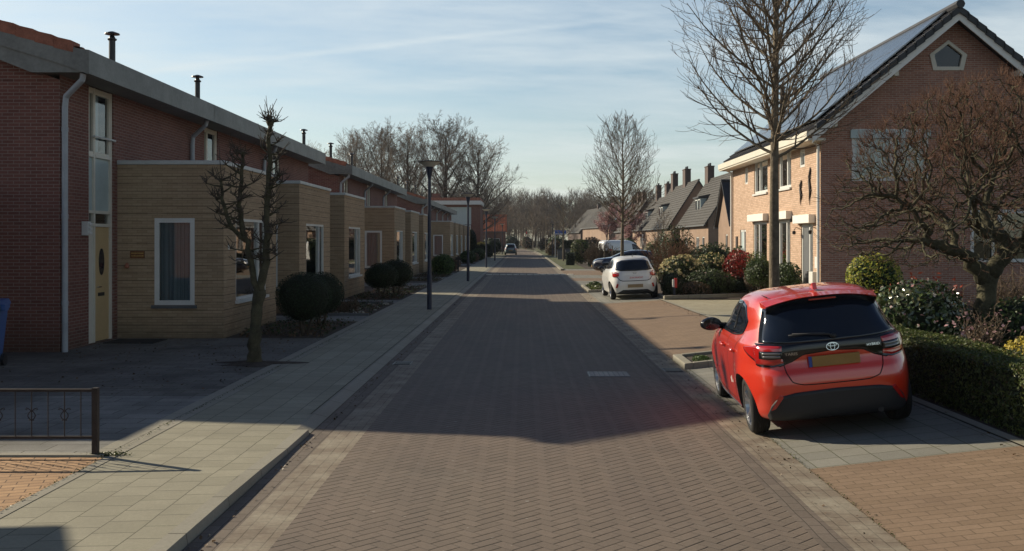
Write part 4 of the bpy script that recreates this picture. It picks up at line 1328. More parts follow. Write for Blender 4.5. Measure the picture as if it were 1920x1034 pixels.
# ================================================================ CARS
class Body:
    """body surface made of stacked plan outlines. local frame: x right, y forward (rear axle at 0), z up"""

    def __init__(s, rows, nl=4.6, nu=3.4, nf=3.2, taper_r=0.05, taper_f=0.06, hips=(), dz=0.0):
        # rows: (z, rear y, front y, half width), z increasing
        s.rows = np.array(rows, float)
        s.nl, s.nu, s.nf = nl, nu, nf
        s.tr, s.tf = taper_r, taper_f
        s.hips = hips
        n = len(rows)
        t = np.arange(n)
        tt = np.linspace(0, n - 1, (n - 1) * 6 + 1)
        out = []
        for k in range(4):
            y = s.rows[:, k]
            m = np.zeros(n)
            d = np.diff(y)
            for i in range(1, n - 1):
                m[i] = 0 if d[i - 1] * d[i] <= 0 else 2 * d[i - 1] * d[i] / (d[i - 1] + d[i])
            m[0] = d[0]; m[-1] = d[-1]
            i = np.minimum(tt.astype(int), n - 2); u = tt - i
            out.append(y[i] * (2 * u**3 - 3 * u**2 + 1) + m[i] * (u**3 - 2 * u**2 + u) + y[i + 1] * (-2 * u**3 + 3 * u**2) + m[i + 1] * (u**3 - u**2))
        s.Z, s.YR, s.YF, s.W = out

    def par(s, z):
        return (np.interp(z, s.Z, s.YR), np.interp(z, s.Z, s.YF), np.interp(z, s.Z, s.W))

    def at(s, th, z, off=0.0):
        if off:
            p = s.at(th, z)
            e = 0.004
            a = s.at(th + 0.01, z) - s.at(th - 0.01, z)
            zlo, zhi = max(z - e, s.Z[0]), min(z + e, s.Z[-1])
            b = s.at(th, zhi) - s.at(th, zlo)
            n = np.cross(a, b)
            l = np.linalg.norm(n)
            if l < 1e-12: return p
            return p + n / l * off
        yr, yf, w = s.par(z)
        c, q = math.cos(th), math.sin(th)
        front = q > 0
        k = min(max((z - 0.85) / 0.35, 0), 1)
        n = s.nl + (s.nu - s.nl) * k + 1.0 * min(max((0.78 - z) / 0.3, 0), 1)
        if front: n = s.nf
        x = w * math.copysign(abs(c) ** (2 / n), c)
        yn = math.copysign(abs(q) ** (2 / n), q)
        yc, L = (yr + yf) / 2, (yf - yr) / 2
        y = yc + L * yn
        x *= 1 - (s.tf * max(yn, 0) ** 2 + s.tr * max(-yn, 0) ** 2)
        for (y0, z0, sy, szz, amp) in s.hips:
            x += math.copysign(1, c) * amp * math.exp(-((y - y0) / sy) ** 2 - ((z - z0) / szz) ** 2) * min(1, abs(c) ** 0.5 * 1.5)
        return np.array([x, y, z])

    def mesh(s, nth=132):
        th = np.linspace(-PI, PI, 3001)
        zm = 0.6
        P = np.array([s.at(t, zm)[:2] for t in th])
        L = np.r_[0, np.cumsum(np.linalg.norm(np.diff(P, axis=0), axis=1))]
        tt = np.interp(np.linspace(0, L[-1], nth + 1)[:-1], L, th)
        s.tt = tt
        mb = MB()
        for z in s.Z:
            for t in tt:
                mb.v.append(tuple(s.at(t, z)))
        n = nth
        for j in range(len(s.Z) - 1):
            for i in range(n):
                i2 = (i + 1) % n
                mb.f.append((j * n + i, j * n + i2, (j + 1) * n + i2, (j + 1) * n + i)); mb.m.append(0)
        mb.f.append(tuple(range(n))[::-1]); mb.m.append(0)
        e = (len(s.Z) - 1) * n
        mb.f.append(tuple(e + i for i in range(n))); mb.m.append(0)
        return mb

    def th_rear(s, x, z):
        ts = np.linspace(-PI + 0.0005, -0.0005, 700)
        key = ('r', round(z, 3))
        if not hasattr(s, 'c'): s.c = {}
        if key not in s.c: s.c[key] = np.array([s.at(t, z)[0] for t in ts])
        return float(np.interp(x, s.c[key], ts))

    def th_side(s, y, z, side):
        ts = np.linspace(-PI / 2 + 0.0005, PI / 2 - 0.0005, 700)
        key = ('s', round(z, 3))
        if not hasattr(s, 'c'): s.c = {}
        if key not in s.c: s.c[key] = np.array([s.at(t, z)[1] for t in ts])
        t = float(np.interp(y, s.c[key], ts))
        return t if side > 0 else PI - t

    def th_front(s, x, z):
        ts = np.linspace(0.0005, PI - 0.0005, 700)
        key = ('f', round(z, 3))
        if not hasattr(s, 'c'): s.c = {}
        if key not in s.c: s.c[key] = np.array([s.at(t, z)[0] for t in ts])[::-1]
        return float(np.interp(x, s.c[key], ts[::-1]))

    def th(s, kind, a, z):
        return {'rear': lambda: s.th_rear(a, z), 'front': lambda: s.th_front(a, z), 'left': lambda: s.th_side(a, z, -1), 'right': lambda: s.th_side(a, z, 1)}[kind]()

    def patch(s, mb, kind, lower, upper, off=0.006, nu=24, nv=8, m=0, wrap=None, thick=0.012):
        """patch between two polylines of (a, z); skirts go back into the body. a may run past the corner with wrap='left'/'right'
        where it is then a y coordinate tagged by a third entry"""
        def res(line):
            pts = np.array([p[:2] for p in line], float)
            d = np.r_[0, np.cumsum(np.linalg.norm(np.diff(pts, axis=0), axis=1))]
            d /= d[-1]
            u = np.linspace(0, 1, nu + 1)
            return np.c_[np.interp(u, d, pts[:, 0]), np.interp(u, d, pts[:, 1])]
        Lo, Up = res(lower), res(upper)
        G = []
        for j in range(nv + 1):
            row = []
            for i in range(nu + 1):
                a, z = Lo[i] + (Up[i] - Lo[i]) * j / nv
                row.append((s.th(kind, a, z), z))
            G.append(row)
        s._emit(mb, G, off, m, thick)

    def patch_th(s, mb, lower, upper, off=0.006, nu=24, nv=8, m=0, thick=0.012):
        """polylines given as (kind, a, z) so that they can turn a corner"""
        def conv(line):
            pts = []
            for kd, a, z in line:
                t = s.th(kd, a, z)
                pts.append((t, z))
            ts = [p[0] for p in pts]
            # unwrap
            for i in range(1, len(pts)):
                t = pts[i][0]
                while t - pts[i - 1][0] > PI: t -= 2 * PI
                while t - pts[i - 1][0] < -PI: t += 2 * PI
                pts[i] = (t, pts[i][1])
            P = np.array([s.at(t, z) for t, z in pts])
            d = np.r_[0, np.cumsum(np.linalg.norm(np.diff(P, axis=0), axis=1))]
            d /= d[-1]
            u = np.linspace(0, 1, nu + 1)
            a = np.array(pts)
            return np.c_[np.interp(u, d, a[:, 0]), np.interp(u, d, a[:, 1])]
        Lo, Up = conv(lower), conv(upper)
        if Lo[0, 0] - Up[0, 0] > PI: Up[:, 0] += 2 * PI
        if Lo[0, 0] - Up[0, 0] < -PI: Up[:, 0] -= 2 * PI
        G = [[tuple(Lo[i] + (Up[i] - Lo[i]) * j / nv) for i in range(nu + 1)] for j in range(nv + 1)]
        s._emit(mb, G, off, m, thick)

    def _emit(s, mb, G, off, m, thick):
        nv, nu = len(G) - 1, len(G[0]) - 1
        base = len(mb.v)
        for row in G:
            for t, z in row:
                mb.v.append(tuple(s.at(t, z, off)))
        for j in range(nv):
            for i in range(nu):
                a = base + j * (nu + 1) + i
                mb.f.append((a, a + 1, a + nu + 2, a + nu + 1)); mb.m.append(m)
        # skirts
        def skirt(idx):
            b0 = len(mb.v)
            for (j, i) in idx:
                t, z = G[j][i]
                mb.v.append(tuple(s.at(t, z, off - thick)))
            for k in range(len(idx) - 1):
                (j, i), (j2, i2) = idx[k], idx[k + 1]
                mb.f.append((base + j * (nu + 1) + i, b0 + k, b0 + k + 1, base + j2 * (nu + 1) + i2)); mb.m.append(m)
        skirt([(0, i) for i in range(nu + 1)]); skirt([(nv, i) for i in range(nu, -1, -1)])
        skirt([(j, 0) for j in range(nv, -1, -1)]); skirt([(j, nu) for j in range(nv + 1)])

    def line(s, mb, pts, wd=0.008, off=0.003, m=0, n=40):
        """thin strip along (kind, a, z) points"""
        P = []
        for kd, a, z in pts:
            P.append((s.th(kd, a, z), z))
        for i in range(1, len(P)):
            t = P[i][0]
            while t - P[i - 1][0] > PI: t -= 2 * PI
            while t - P[i - 1][0] < -PI: t += 2 * PI
            P[i] = (t, P[i][1])
        W = np.array([s.at(t, z) for t, z in P]); d = np.r_[0, np.cumsum(np.linalg.norm(np.diff(W, axis=0), axis=1))]; d /= d[-1]
        A = np.array(P); u = np.linspace(0, 1, n + 1)
        T_, Z_ = np.interp(u, d, A[:, 0]), np.interp(u, d, A[:, 1])
        C = [s.at(t, z, off) for t, z in zip(T_, Z_)]
        Nn = []
        for t, z, c in zip(T_, Z_, C):
            nrm_ = s.at(t, z, off + 0.01) - c
            Nn.append(nrm_ / (np.linalg.norm(nrm_) + 1e-9))
        base = len(mb.v)
        for i in range(n + 1):
            tg = C[min(i + 1, n)] - C[max(i - 1, 0)]
            sd = np.cross(tg, Nn[i]); sd /= (np.linalg.norm(sd) + 1e-9)
            mb.v.append(tuple(C[i] + sd * wd / 2)); mb.v.append(tuple(C[i] - sd * wd / 2))
        for i in range(n):
            a = base + 2 * i
            mb.f.append((a, a + 1, a + 3, a + 2)); mb.m.append(m)


def wheel(parent, x, y, r=0.31, w=0.195, side=-1, spokes=5, dark=False, steer=0.0):
    def T(px, py, pz):
        c, q = math.cos(steer), math.sin(steer)
        return (x + px * c - py * q, y + px * q + py * c, pz + r)
    mb = MB()
    hw = w / 2
    prof = [(r * 0.72, -hw + 0.01), (r * 0.77, -hw), (r * 0.90, -hw), (r * 0.975, -hw + 0.018), (r, -hw + 0.045)]
    k = 5
    for i in range(k):     # grooves in the tread
        a = -hw + 0.045 + (w - 0.09) * (i + 0.35) / k; b = -hw + 0.045 + (w - 0.09) * (i + 0.62) / k
        prof += [(r, a), (r - 0.006, a + 0.002), (r - 0.006, b), (r, b + 0.002)]
    prof += [(r, hw - 0.045), (r * 0.975, hw - 0.018), (r * 0.90, hw), (r * 0.77, hw), (r * 0.72, hw - 0.01)]
    mb.lathe(prof, 40, axis='x', T=T)
    wh = empty('wheel', (0, 0, 0)); wh.parent = parent
    mb.build('tyre', M_tyre, wh, smooth=True)
    rm = MB()
    s_ = side
    rm.lathe([(r * 0.73, s_ * (hw - 0.012)), (r * 0.75, s_ * (hw - 0.004)), (r * 0.71, s_ * (hw - 0.012)), (r * 0.67, s_ * (hw - 0.05)), (r * 0.65, -s_ * hw * 0.8)], 40, axis='x', T=T)
    rm.lathe([(0.0, s_ * (hw - 0.028)), (r * 0.16, s_ * (hw - 0.030)), (r * 0.2, s_ * (hw - 0.045)), (r * 0.2, 0)], 20, axis='x', T=T)
    for i in range(spokes):
        a0 = 2 * PI * i / spokes + 0.3
        for dlt in (-0.13, 0.13):
            pts = []
            for rr, aa, ww, dep in ((r * 0.15, a0 + dlt * 0.6, 0.020, 0.036), (r * 0.42, a0 + dlt * 1.0, 0.014, 0.030), (r * 0.72, a0 + dlt * 1.35, 0.018, 0.016)):
                ca, sa = math.cos(aa), math.sin(aa)
                pts.append(((ca * rr - sa * ww, sa * rr + ca * ww), (ca * rr + sa * ww, sa * rr - ca * ww), dep))
            for p, q in zip(pts[:-1], pts[1:]):
                X0, X1 = s_ * (hw - p[2]), s_ * (hw - q[2])
                rm.quad(T(X0, *p[0]), T(X0, *p[1]), T(X1, *q[1]), T(X1, *q[0]))
                for e in (0, 1):
                    rm.quad(T(X0, *p[e]), T(X0 - s_ * 0.03, *p[e]), T(X1 - s_ * 0.03, *q[e]), T(X1, *q[e]))
    rm.build('rim', M_rimdark if dark else M_rim, wh)
    d = MB(); d.lathe([(0, s_ * 0.01), (r * 0.5, s_ * 0.01), (r * 0.5, -s_ * 0.02), (0, -s_ * 0.02)], 24, axis='x', T=T)
    d.lathe([(0, -s_ * 0.03), (r * 0.66, -s_ * 0.03)], 24, axis='x', T=T)
    d.build('brake_disc', M_plastic, wh)
    return wh


def cut_wheels(o, spec, M_in, xin=0.52):
    """wheel arches cut through the body"""
    cut = MB()
    for (y, z, r) in spec:
        for sgn in (-1, 1):
            n0 = len(cut.v); n = 40
            xa, xb = sgn * xin, sgn * 1.2
            for xx in (xa, xb):
                for k in range(n):
                    a = 2 * PI * k / n
                    cut.v.append((xx, y + math.cos(a) * r, z + math.sin(a) * r))
            for k in range(n):
                k2 = (k + 1) % n
                q = (n0 + k, n0 + k2, n0 + n + k2, n0 + n + k)
                cut.f.append(q if sgn > 0 else q[::-1]); cut.m.append(0)
            a_, b_ = tuple(n0 + k for k in range(n)), tuple(n0 + n + k for k in range(n))
            if sgn > 0: cut.f += [a_[::-1], b_]
            else: cut.f += [a_, b_[::-1]]
            cut.m += [0, 0]
    c = cut.build('cutter', M_in, o.parent)
    bpy.context.view_layer.update()
    o.data.materials.append(M_in)
    md = o.modifiers.new('b', 'BOOLEAN'); md.object = c; md.operation = 'DIFFERENCE'; md.solver = 'EXACT'
    try: md.material_mode = 'TRANSFER'
    except Exception: pass
    dg = bpy.context.evaluated_depsgraph_get(); dg.update()
    me = bpy.data.meshes.new_from_object(o.evaluated_get(dg), depsgraph=dg)
    o.modifiers.clear(); o.data = me
    me.name = 'body'
    bpy.data.objects.remove(c)
    # split shading across the cut edges
    me.polygons.foreach_set('use_smooth', [True] * len(me.polygons))
    try: me.set_sharp_from_angle(angle=R(32))
    except Exception: pass


# ---------------------------------------------------------------- red hatchback
def red_car():
    q = empty('parked_car', (3.31, 10.98, 0.093), 0, 'red hatchback parked half on the pale slabs beside the clipped hedge', 'car')
    q.rotation_euler = (0.0, -0.11, -0.059)
    q.rotation_mode = 'XYZ'
    rows = [(0.19, -0.47, 3.10, 0.78), (0.22, -0.56, 3.20, 0.825), (0.29, -0.605, 3.27, 0.850), (0.42, -0.625, 3.31, 0.862), (0.55, -0.640, 3.32, 0.868), (0.66, -0.628, 3.30, 0.868),
            (0.74, -0.600, 3.24, 0.866), (0.82, -0.585, 3.14, 0.862), (0.90, -0.590, 2.98, 0.852), (0.96, -0.585, 2.70, 0.835), (1.01, -0.560, 2.38, 0.805), (1.06, -0.535, 2.20, 0.772), (1.14, -0.485, 2.02, 0.735),
            (1.22, -0.425, 1.84, 0.715), (1.30, -0.360, 1.66, 0.685), (1.37, -0.295, 1.48, 0.652), (1.42, -0.235, 1.33, 0.615), (1.455, -0.12, 1.16, 0.560), (1.478, 0.06, 1.02, 0.480), (1.492, 0.24, 0.90, 0.37), (1.499, 0.42, 0.76, 0.17), (1.50, 0.52, 0.68, 0.06)]
    rows = [(a_, b_, c_, d_ * 1.018) for a_, b_, c_, d_ in rows]
    B = Body(rows, nl=5.4, nu=4.0, nf=3.6, taper_r=0.045, taper_f=0.05, hips=((0.02, 0.60, 0.30, 0.32, 0.052), (2.56, 0.58, 0.34, 0.30, 0.045)))
    body = B.mesh(150).build('body', M_carred, q, smooth=True)
    cut_wheels(body, ((0.0, 0.31, 0.345), (2.56, 0.31, 0.345)), M_plastic)
    # rear glass, wraps a little round the corners
    g = MB()
    B.patch(g, 'rear', [(-0.70, 1.005), (-0.35, 0.985), (0, 0.98), (0.35, 0.985), (0.70, 1.005)], [(-0.585, 1.335), (-0.3, 1.375), (0, 1.385), (0.3, 1.375), (0.585, 1.335)], 0.006, 30, 14)
    g.build('rear_window', M_carglass, q, smooth=True)
    # gloss black band between the lights, swelling round them
    g = MB()
    B.patch(g, 'rear', [(-0.66, 0.80), (-0.54, 0.76), (-0.42, 0.80), (-0.30, 0.865), (0, 0.885), (0.30, 0.865), (0.42, 0.80), (0.54, 0.76), (0.66, 0.80)],
            [(-0.73, 1.0), (-0.5, 0.99), (-0.35, 0.983), (-0.2, 0.98), (0, 0.978), (0.2, 0.98), (0.35, 0.983), (0.5, 0.99), (0.73, 1.0)], 0.010, 44, 8)
    g.build('rear_band', M_piano, q, smooth=True)
    for sd, nm in ((-1, 'left'), (1, 'right')):
        k = sd
        side = 'left' if sd < 0 else 'right'
        t = MB()
        lo = [(side, -0.13, 0.935), (side, -0.25, 0.885), (side, -0.38, 0.83), ('rear', k * 0.74, 0.79), ('rear', k * 0.60, 0.775), ('rear', k * 0.50, 0.80)]
        up = [(side, -0.12, 0.955), (side, -0.25, 0.965), (side, -0.38, 0.972), ('rear', k * 0.74, 0.975), ('rear', k * 0.60, 0.972), ('rear', k * 0.50, 0.965)]
        B.patch_th(t, lo, up, 0.020, 26, 8, thick=0.03)
        tl_ = t.build('tail_light', M_lens_red, q, smooth=True)
        t = MB()
        B.line(t, [(side, -0.13, 0.935), (side, -0.25, 0.880), (side, -0.38, 0.822), ('rear', k * 0.74, 0.782), ('rear', k * 0.60, 0.768), ('rear', k * 0.50, 0.79)], 0.022, 0.012)
        t.build('lamp_seal', M_piano, tl_)
        t = MB()
        B.patch_th(t, [('rear', k * 0.71, 0.85), ('rear', k * 0.60, 0.84), ('rear', k * 0.505, 0.845)], [('rear', k * 0.70, 0.922), ('rear', k * 0.60, 0.92), ('rear', k * 0.505, 0.918)], 0.024, 10, 5, thick=0.01)
        t.build('smoked_insert', M_piano, tl_, smooth=True)
        t = MB()
        for zc in (0.867, 0.898):
            B.patch_th(t, [('rear', k * 0.68, zc - 0.012), ('rear', k * 0.60, zc - 0.014), ('rear', k * 0.525, zc - 0.012)], [('rear', k * 0.68, zc + 0.010), ('rear', k * 0.60, zc + 0.010), ('rear', k * 0.525, zc + 0.010)], 0.028, 8, 2, thick=0.01)
        t.build('reversing_light', M_lens_grey, tl_, smooth=True)
        # reflector in the bumper
        t = MB()
        B.patch(t, 'rear', [(k * 0.665, 0.32), (k * 0.625, 0.34)] if k < 0 else [(k * 0.625, 0.34), (k * 0.665, 0.32)], [(k * 0.585, 0.475), (k * 0.545, 0.46)] if k < 0 else [(k * 0.545, 0.46), (k * 0.585, 0.475)], 0.024, 4, 8, thick=0.03)
        t.build('reflector', M_lens_red, q)
        # side glass
        t = MB()
        B.patch(t, side, [(0.16, 1.075), (0.42, 1.045), (0.72, 1.03)], [(0.10, 1.20), (0.34, 1.355), (0.60, 1.385)], 0.005, 14, 10)
        B.patch(t, side, [(0.80, 1.028), (1.3, 1.015), (1.86, 1.01)], [(0.68, 1.39), (1.0, 1.385), (1.30, 1.345)], 0.005, 20, 10)
        t.build('side_window', M_carglass, q, smooth=True)
        t = MB()
        B.patch(t, side, [(0.72, 1.03), (0.80, 1.028)], [(0.60, 1.385), (0.68, 1.39)], 0.007, 3, 10)
        B.line(t, [(side, 0.17, 1.07), (side, 0.42, 1.038), (side, 0.72, 1.022), (side, 1.86, 1.0)], 0.016, 0.007)
        t.build('window_pillar', M_piano, q, smooth=True)
        # door gaps
        t = MB()
        B.line(t, [(side, 1.86, 1.0), (side, 1.93, 0.8), (side, 1.93, 0.5), (side, 1.86, 0.30)], 0.008, 0.002)
        B.line(t, [(side, 0.78, 1.02), (side, 0.86, 0.8), (side, 0.88, 0.30)], 0.008, 0.002)
        B.line(t, [(side, 0.12, 1.08), (side, 0.30, 0.92), (side, 0.42, 0.68), (side, 0.46, 0.45), (side, 0.52, 0.30)], 0.008, 0.002)
        B.line(t, [(side, 0.52, 0.30), (side, 1.86, 0.30)], 0.008, 0.002)
        t.build('door_gap', M_seam, q)
        t = MB()
        B.patch(t, side, [(0.42, 0.20), (2.1, 0.20)], [(0.42, 0.23), (2.1, 0.23)], 0.010, 20, 3)
        t.build('sill_trim', M_plastic, q)
        # handles
        for yc in (0.42, 1.12):
            t = MB()
            pts = [B.at(B.th(side, yc + d_, 0.865), 0.865, o_) for d_, o_ in ((0.09, 0.0), (0.075, 0.030), (-0.075, 0.034), (-0.09, 0.0))]
            t.tube([tuple(p) for p in pts], [0.014, 0.015, 0.015, 0.014], 8)
            t.build('door_handle', M_carred, q, smooth=True)
        # mirror
        mr = MB()
        mx, my, mz = k * 0.93, 1.70, 1.065
        n = 10
        prof = [(0.0, -0.055), (0.6, -0.052), (0.88, -0.03), (1.0, 0.0), (0.96, 0.04), (0.7, 0.085), (0.35, 0.105), (0.0, 0.11)]
        mr.lathe([(r_ * 1.0, h_) for r_, h_ in prof], 24, axis='y', T=lambda x_, y_, z_: (mx + x_ * 0.125 * (1 + 0.12 * k * math.copysign(abs(x_) ** .5, x_)) , my + y_, mz + z_ * 0.083))
        m_ = mr.build('mirror', M_piano, q, smooth=True)
        gm = MB()
        gm.lathe([(0, -0.060), (0.88, -0.058), (0.97, -0.040)], 24, axis='y', T=lambda x_, y_, z_: (mx + x_ * 0.125, my + y_ - 0.004, mz + z_ * 0.083))
        gm.build('mirror_glass', M_carglass, m_)
        gm = MB(); gm.tube([(k * 0.74, my + 0.06, 1.02), (k * 0.85, my + 0.02, 1.03)], [0.04, 0.035], 8); gm.build('mirror_arm', M_piano, m_)
        for yw in (0.0, 2.56):
            wheel(q, k * 0.742, yw, 0.31, 0.195, k, 5)
    # roof spoiler
    sp = MB()
    def spf(u, v):
        x = (u - 0.5) * 2
        X_ = x * (0.60 - 0.02 * v)
        y = -0.10 - 0.29 * v + 0.05 * x * x * v + 0.02 * x ** 4
        z = 1.462 - 0.030 * v - (0.050 + 0.025 * v) * abs(x) ** 2.4 + (0.010 if v > 0 else 0)
        return (X_, y, z)
    sp.grid(spf, 20, 6)
    def spb(u, v):
        a = spf(u, 1); x = (u - 0.5) * 2
        b_ = (a[0] * 0.99, a[1] + 0.006 + v * 0.06, a[2] - 0.010 - 0.015 * v)
        return a if v == 0 else b_
    sp.grid(lambda u, v: spb(u, v), 20, 2)
    for sgn, u in ((-1, 0), (1, 1)):
        a, b_, c = spf(u, 0), spf(u, 1), spb(u, 0.5)
        sp.poly([a, b_, c, (a[0] * 0.99, a[1], a[2] - 0.07)])
    so_ = sp.build('spoiler', M_carred, q, smooth=True)
    sp = MB()
    sp.grid(lambda u, v: (lambda a: (a[0] * 0.985, a[1] + 0.004 + 0.10 * v, a[2] - 0.012 - 0.075 * v))(spf(u, 1)), 20, 2)
    sp.build('spoiler_underside', M_piano, so_)
    sp = MB(); sp.box(-0.14, 0.14, -0.388, -0.378, 1.398, 1.414); sp.build('brake_light', M_lens_red, so_)
    # antenna fin
    a = MB()
    a.prism([(-0.10, 1.486), (0.10, 1.50), (0.02, 1.52), (-0.06, 1.558), (-0.085, 1.556)], 'x', -0.024, 0.024)
    a.build('antenna', M_carred, q, bevel=0.008)
    # roof seams
    a = MB()
    for k in (-1, 1):
        a.tube([(k * 0.515, -0.08, 1.452), (k * 0.525, 0.3, 1.462), (k * 0.525, 0.8, 1.463), (k * 0.50, 1.1, 1.452)], 0.006, 5)
    a.build('roof_seam', M_seam, q)
    # tailgate gap
    a = MB()
    B.line(a, [('rear', -0.505, 0.79), ('rear', -0.49, 0.70), ('rear', -0.44, 0.60), ('rear', -0.33, 0.565), ('rear', 0, 0.56), ('rear', 0.33, 0.565), ('rear', 0.44, 0.60), ('rear', 0.49, 0.70), ('rear', 0.505, 0.79)], 0.010, 0.002, n=70)
    a.build('tailgate_gap', M_seam, q)
    # lower bumper panel
    a = MB()
    B.patch(a, 'rear', [(-0.68, 0.215), (-0.4, 0.20), (0, 0.195), (0.4, 0.20), (0.68, 0.215)], [(-0.70, 0.27), (-0.655, 0.39), (-0.58, 0.46), (-0.42, 0.492), (0, 0.505), (0.42, 0.492), (0.58, 0.46), (0.655, 0.39), (0.70, 0.27)], 0.015, 30, 8, thick=0.03)
    a.build('rear_bumper_panel', M_plastic, q, smooth=True)
    a = MB(); a.tube([(0.42, -0.60, 0.235), (0.42, -0.3, 0.24)], 0.028, 10); a.tube([(-0.6, 0.1, 0.2), (0.6, 0.1, 0.2)], 0.04, 8); a.box(-0.5, 0.5, -0.4, 0.2, 0.17, 0.22); a.build('exhaust', M_plastic, q)
    # front plate and lamps on the far side of the car
    for k in (-1, 1):
        a = MB()
        B.patch(a, 'front', [(k * 0.45, 0.66), (k * 0.80, 0.68)] if k > 0 else [(k * 0.80, 0.68), (k * 0.45, 0.66)], [(k * 0.45, 0.74), (k * 0.80, 0.82)] if k > 0 else [(k * 0.80, 0.82), (k * 0.45, 0.74)], 0.006, 8, 4)
        a.build('headlight', M_lens_clear, q)
    a = MB()
    B.patch(a, 'front', [(-0.62, 1.04), (0, 1.03), (0.62, 1.04)], [(-0.5, 1.37), (0, 1.39), (0.5, 1.37)], 0.006, 20, 8)
    a.build('windscreen', M_carglass, q, smooth=True)
    # wiper
    a = MB()
    a.tube([(0.02, -0.575, 1.03), (-0.02, -0.582, 1.055), (-0.38, -0.548, 1.085)], [0.014, 0.012, 0.006], 6)
    a.tube([(-0.05, -0.574, 1.066), (-0.20, -0.566, 1.075), (-0.42, -0.545, 1.072)], 0.006, 5)
    a.tube([(0.03, -0.56, 1.03), (0.03, -0.585, 1.03)], 0.03, 10)
    a.build('wiper', M_plastic, q, smooth=True)
    # plate, badge and lettering
    def onrear(x, z, off=0.012, lean=None):
        p = B.at(B.th('rear', x, z), z, off)
        p2 = B.at(B.th('rear', x, z + 0.02), z + 0.02, off)
        up_ = Vector(p2 - p).normalized()
        px_ = Vector(B.at(B.th('rear', x + 0.02, z), z, off) - p).normalized()
        nn_ = px_.cross(up_).normalized()
        M = Matrix((( px_.x, up_.x, nn_.x, p[0]), (px_.y, up_.y, nn_.y, p[1]), (px_.z, up_.z, nn_.z, p[2]), (0, 0, 0, 1)))
        return M
    a = MB()
    a.box(-0.225, 0.26, -0.632, -0.615, 0.735, 0.845, 0); a.box(-0.26, -0.226, -0.632, -0.615, 0.735, 0.845, 1)
    a.build('number_plate', [M_plate, M_plate_blue], q, bevel=0.004)
    bd_ = MB()
    M = onrear(0, 0.925, 0.016)
    def ring(rx_, rz__, cx_=0, cz_=0, th_=0.005, n=28):
        pts = [M @ Vector((cx_ + rx_ * math.cos(2 * PI * i / n), cz_ + rz__ * math.sin(2 * PI * i / n), 0.004)) for i in range(n + 1)]
        bd_.tube([tuple(p) for p in pts], th_, 6, caps=False)
    ring(0.062, 0.040); ring(0.022, 0.036, th_=0.004); ring(0.045, 0.015, 0, 0.018, 0.004)
    bd_.build('badge', M_chrome, q)
    text_mesh('lettering', 'YARIS', 0.042, M_chrome, q, onrear(-0.42, 0.885, 0.018), 0.0015, 1.2)
    text_mesh('lettering', 'HYBRID', 0.036, M_chrome, q, onrear(0.41, 0.905, 0.018), 0.0015, 1.1)
    # small pale sticker on the rear door
    a = MB()
    B.patch(a, 'left', [(0.62, 0.47), (0.65, 0.475)], [(0.60, 0.52), (0.625, 0.50)], 0.004, 3, 3)
    B.patch(a, 'left', [(0.69, 0.47), (0.71, 0.47)], [(0.67, 0.55), (0.70, 0.53)], 0.004, 3, 3)
    B.patch(a, 'left', [(0.725, 0.46), (0.745, 0.46)], [(0.74, 0.53), (0.76, 0.51)], 0.004, 3, 3)
    a.build('door_sticker', M_whitetext, q)
    return q


def small_car(name, loc, rz, label, rows, paint, wb, tyre_r, hips, style, roll=0.0, glassu=1.34, group=None, wide=None):
    q = empty(name, loc, rz, label, 'car' if name == 'parked_car' else 'van', group)
    q.rotation_euler = (0, roll, rz)
    B = Body(rows, nl=5.4, nu=3.9, nf=3.8, taper_r=0.045, taper_f=0.045, hips=hips)
    body = B.mesh(110).build('body', paint, q, smooth=True)
    tr = wide or 0.72
    cut_wheels(body, ((0, tyre_r, tyre_r + 0.045), (wb, tyre_r, tyre_r + 0.045)), M_plastic, 0.5)
    for k in (-1, 1):
        for yw in (0, wb):
            wheel(q, k * tr, yw, tyre_r, 0.18, k, 5)
    return q, B


red_car()

# ---------------------------------------------------------------- white hatchback
rows = [(0.18, -0.38, 2.98, 0.74), (0.25, -0.48, 3.08, 0.80), (0.36, -0.52, 3.14, 0.815), (0.50, -0.55, 3.16, 0.832), (0.62, -0.545, 3.15, 0.838), (0.74, -0.52, 3.10, 0.838), (0.84, -0.50, 3.0, 0.832), (0.92, -0.49, 2.86, 0.818), (0.98, -0.475, 2.6, 0.79), (1.03, -0.455, 2.32, 0.755),
        (1.10, -0.42, 2.12, 0.72), (1.20, -0.36, 1.90, 0.68), (1.29, -0.29, 1.70, 0.64), (1.36, -0.22, 1.54, 0.60), (1.41, -0.15, 1.38, 0.555), (1.445, -0.04, 1.22, 0.48), (1.465, 0.12, 1.08, 0.38), (1.478, 0.32, 0.94, 0.24), (1.48, 0.5, 0.78, 0.08)]
q, B = small_car('parked_car', (3.86, 35.2, 0.070), 0.03, 'white hatchback with round red tail lights parked behind the red car', rows, M_carwhite, 2.42, 0.30, ((0, 0.60, 0.4, 0.3, 0.03), (2.42, 0.60, 0.4, 0.3, 0.03)), 'w', roll=-0.045)
a = MB()
B.patch(a, 'rear', [(-0.63, 1.02), (-0.45, 0.985), (0, 0.975), (0.45, 0.985), (0.63, 1.02)], [(-0.56, 1.28), (-0.4, 1.345), (0, 1.36), (0.4, 1.345), (0.56, 1.28)], 0.006, 26, 8)
a.build('rear_window', M_carglass, q, smooth=True)
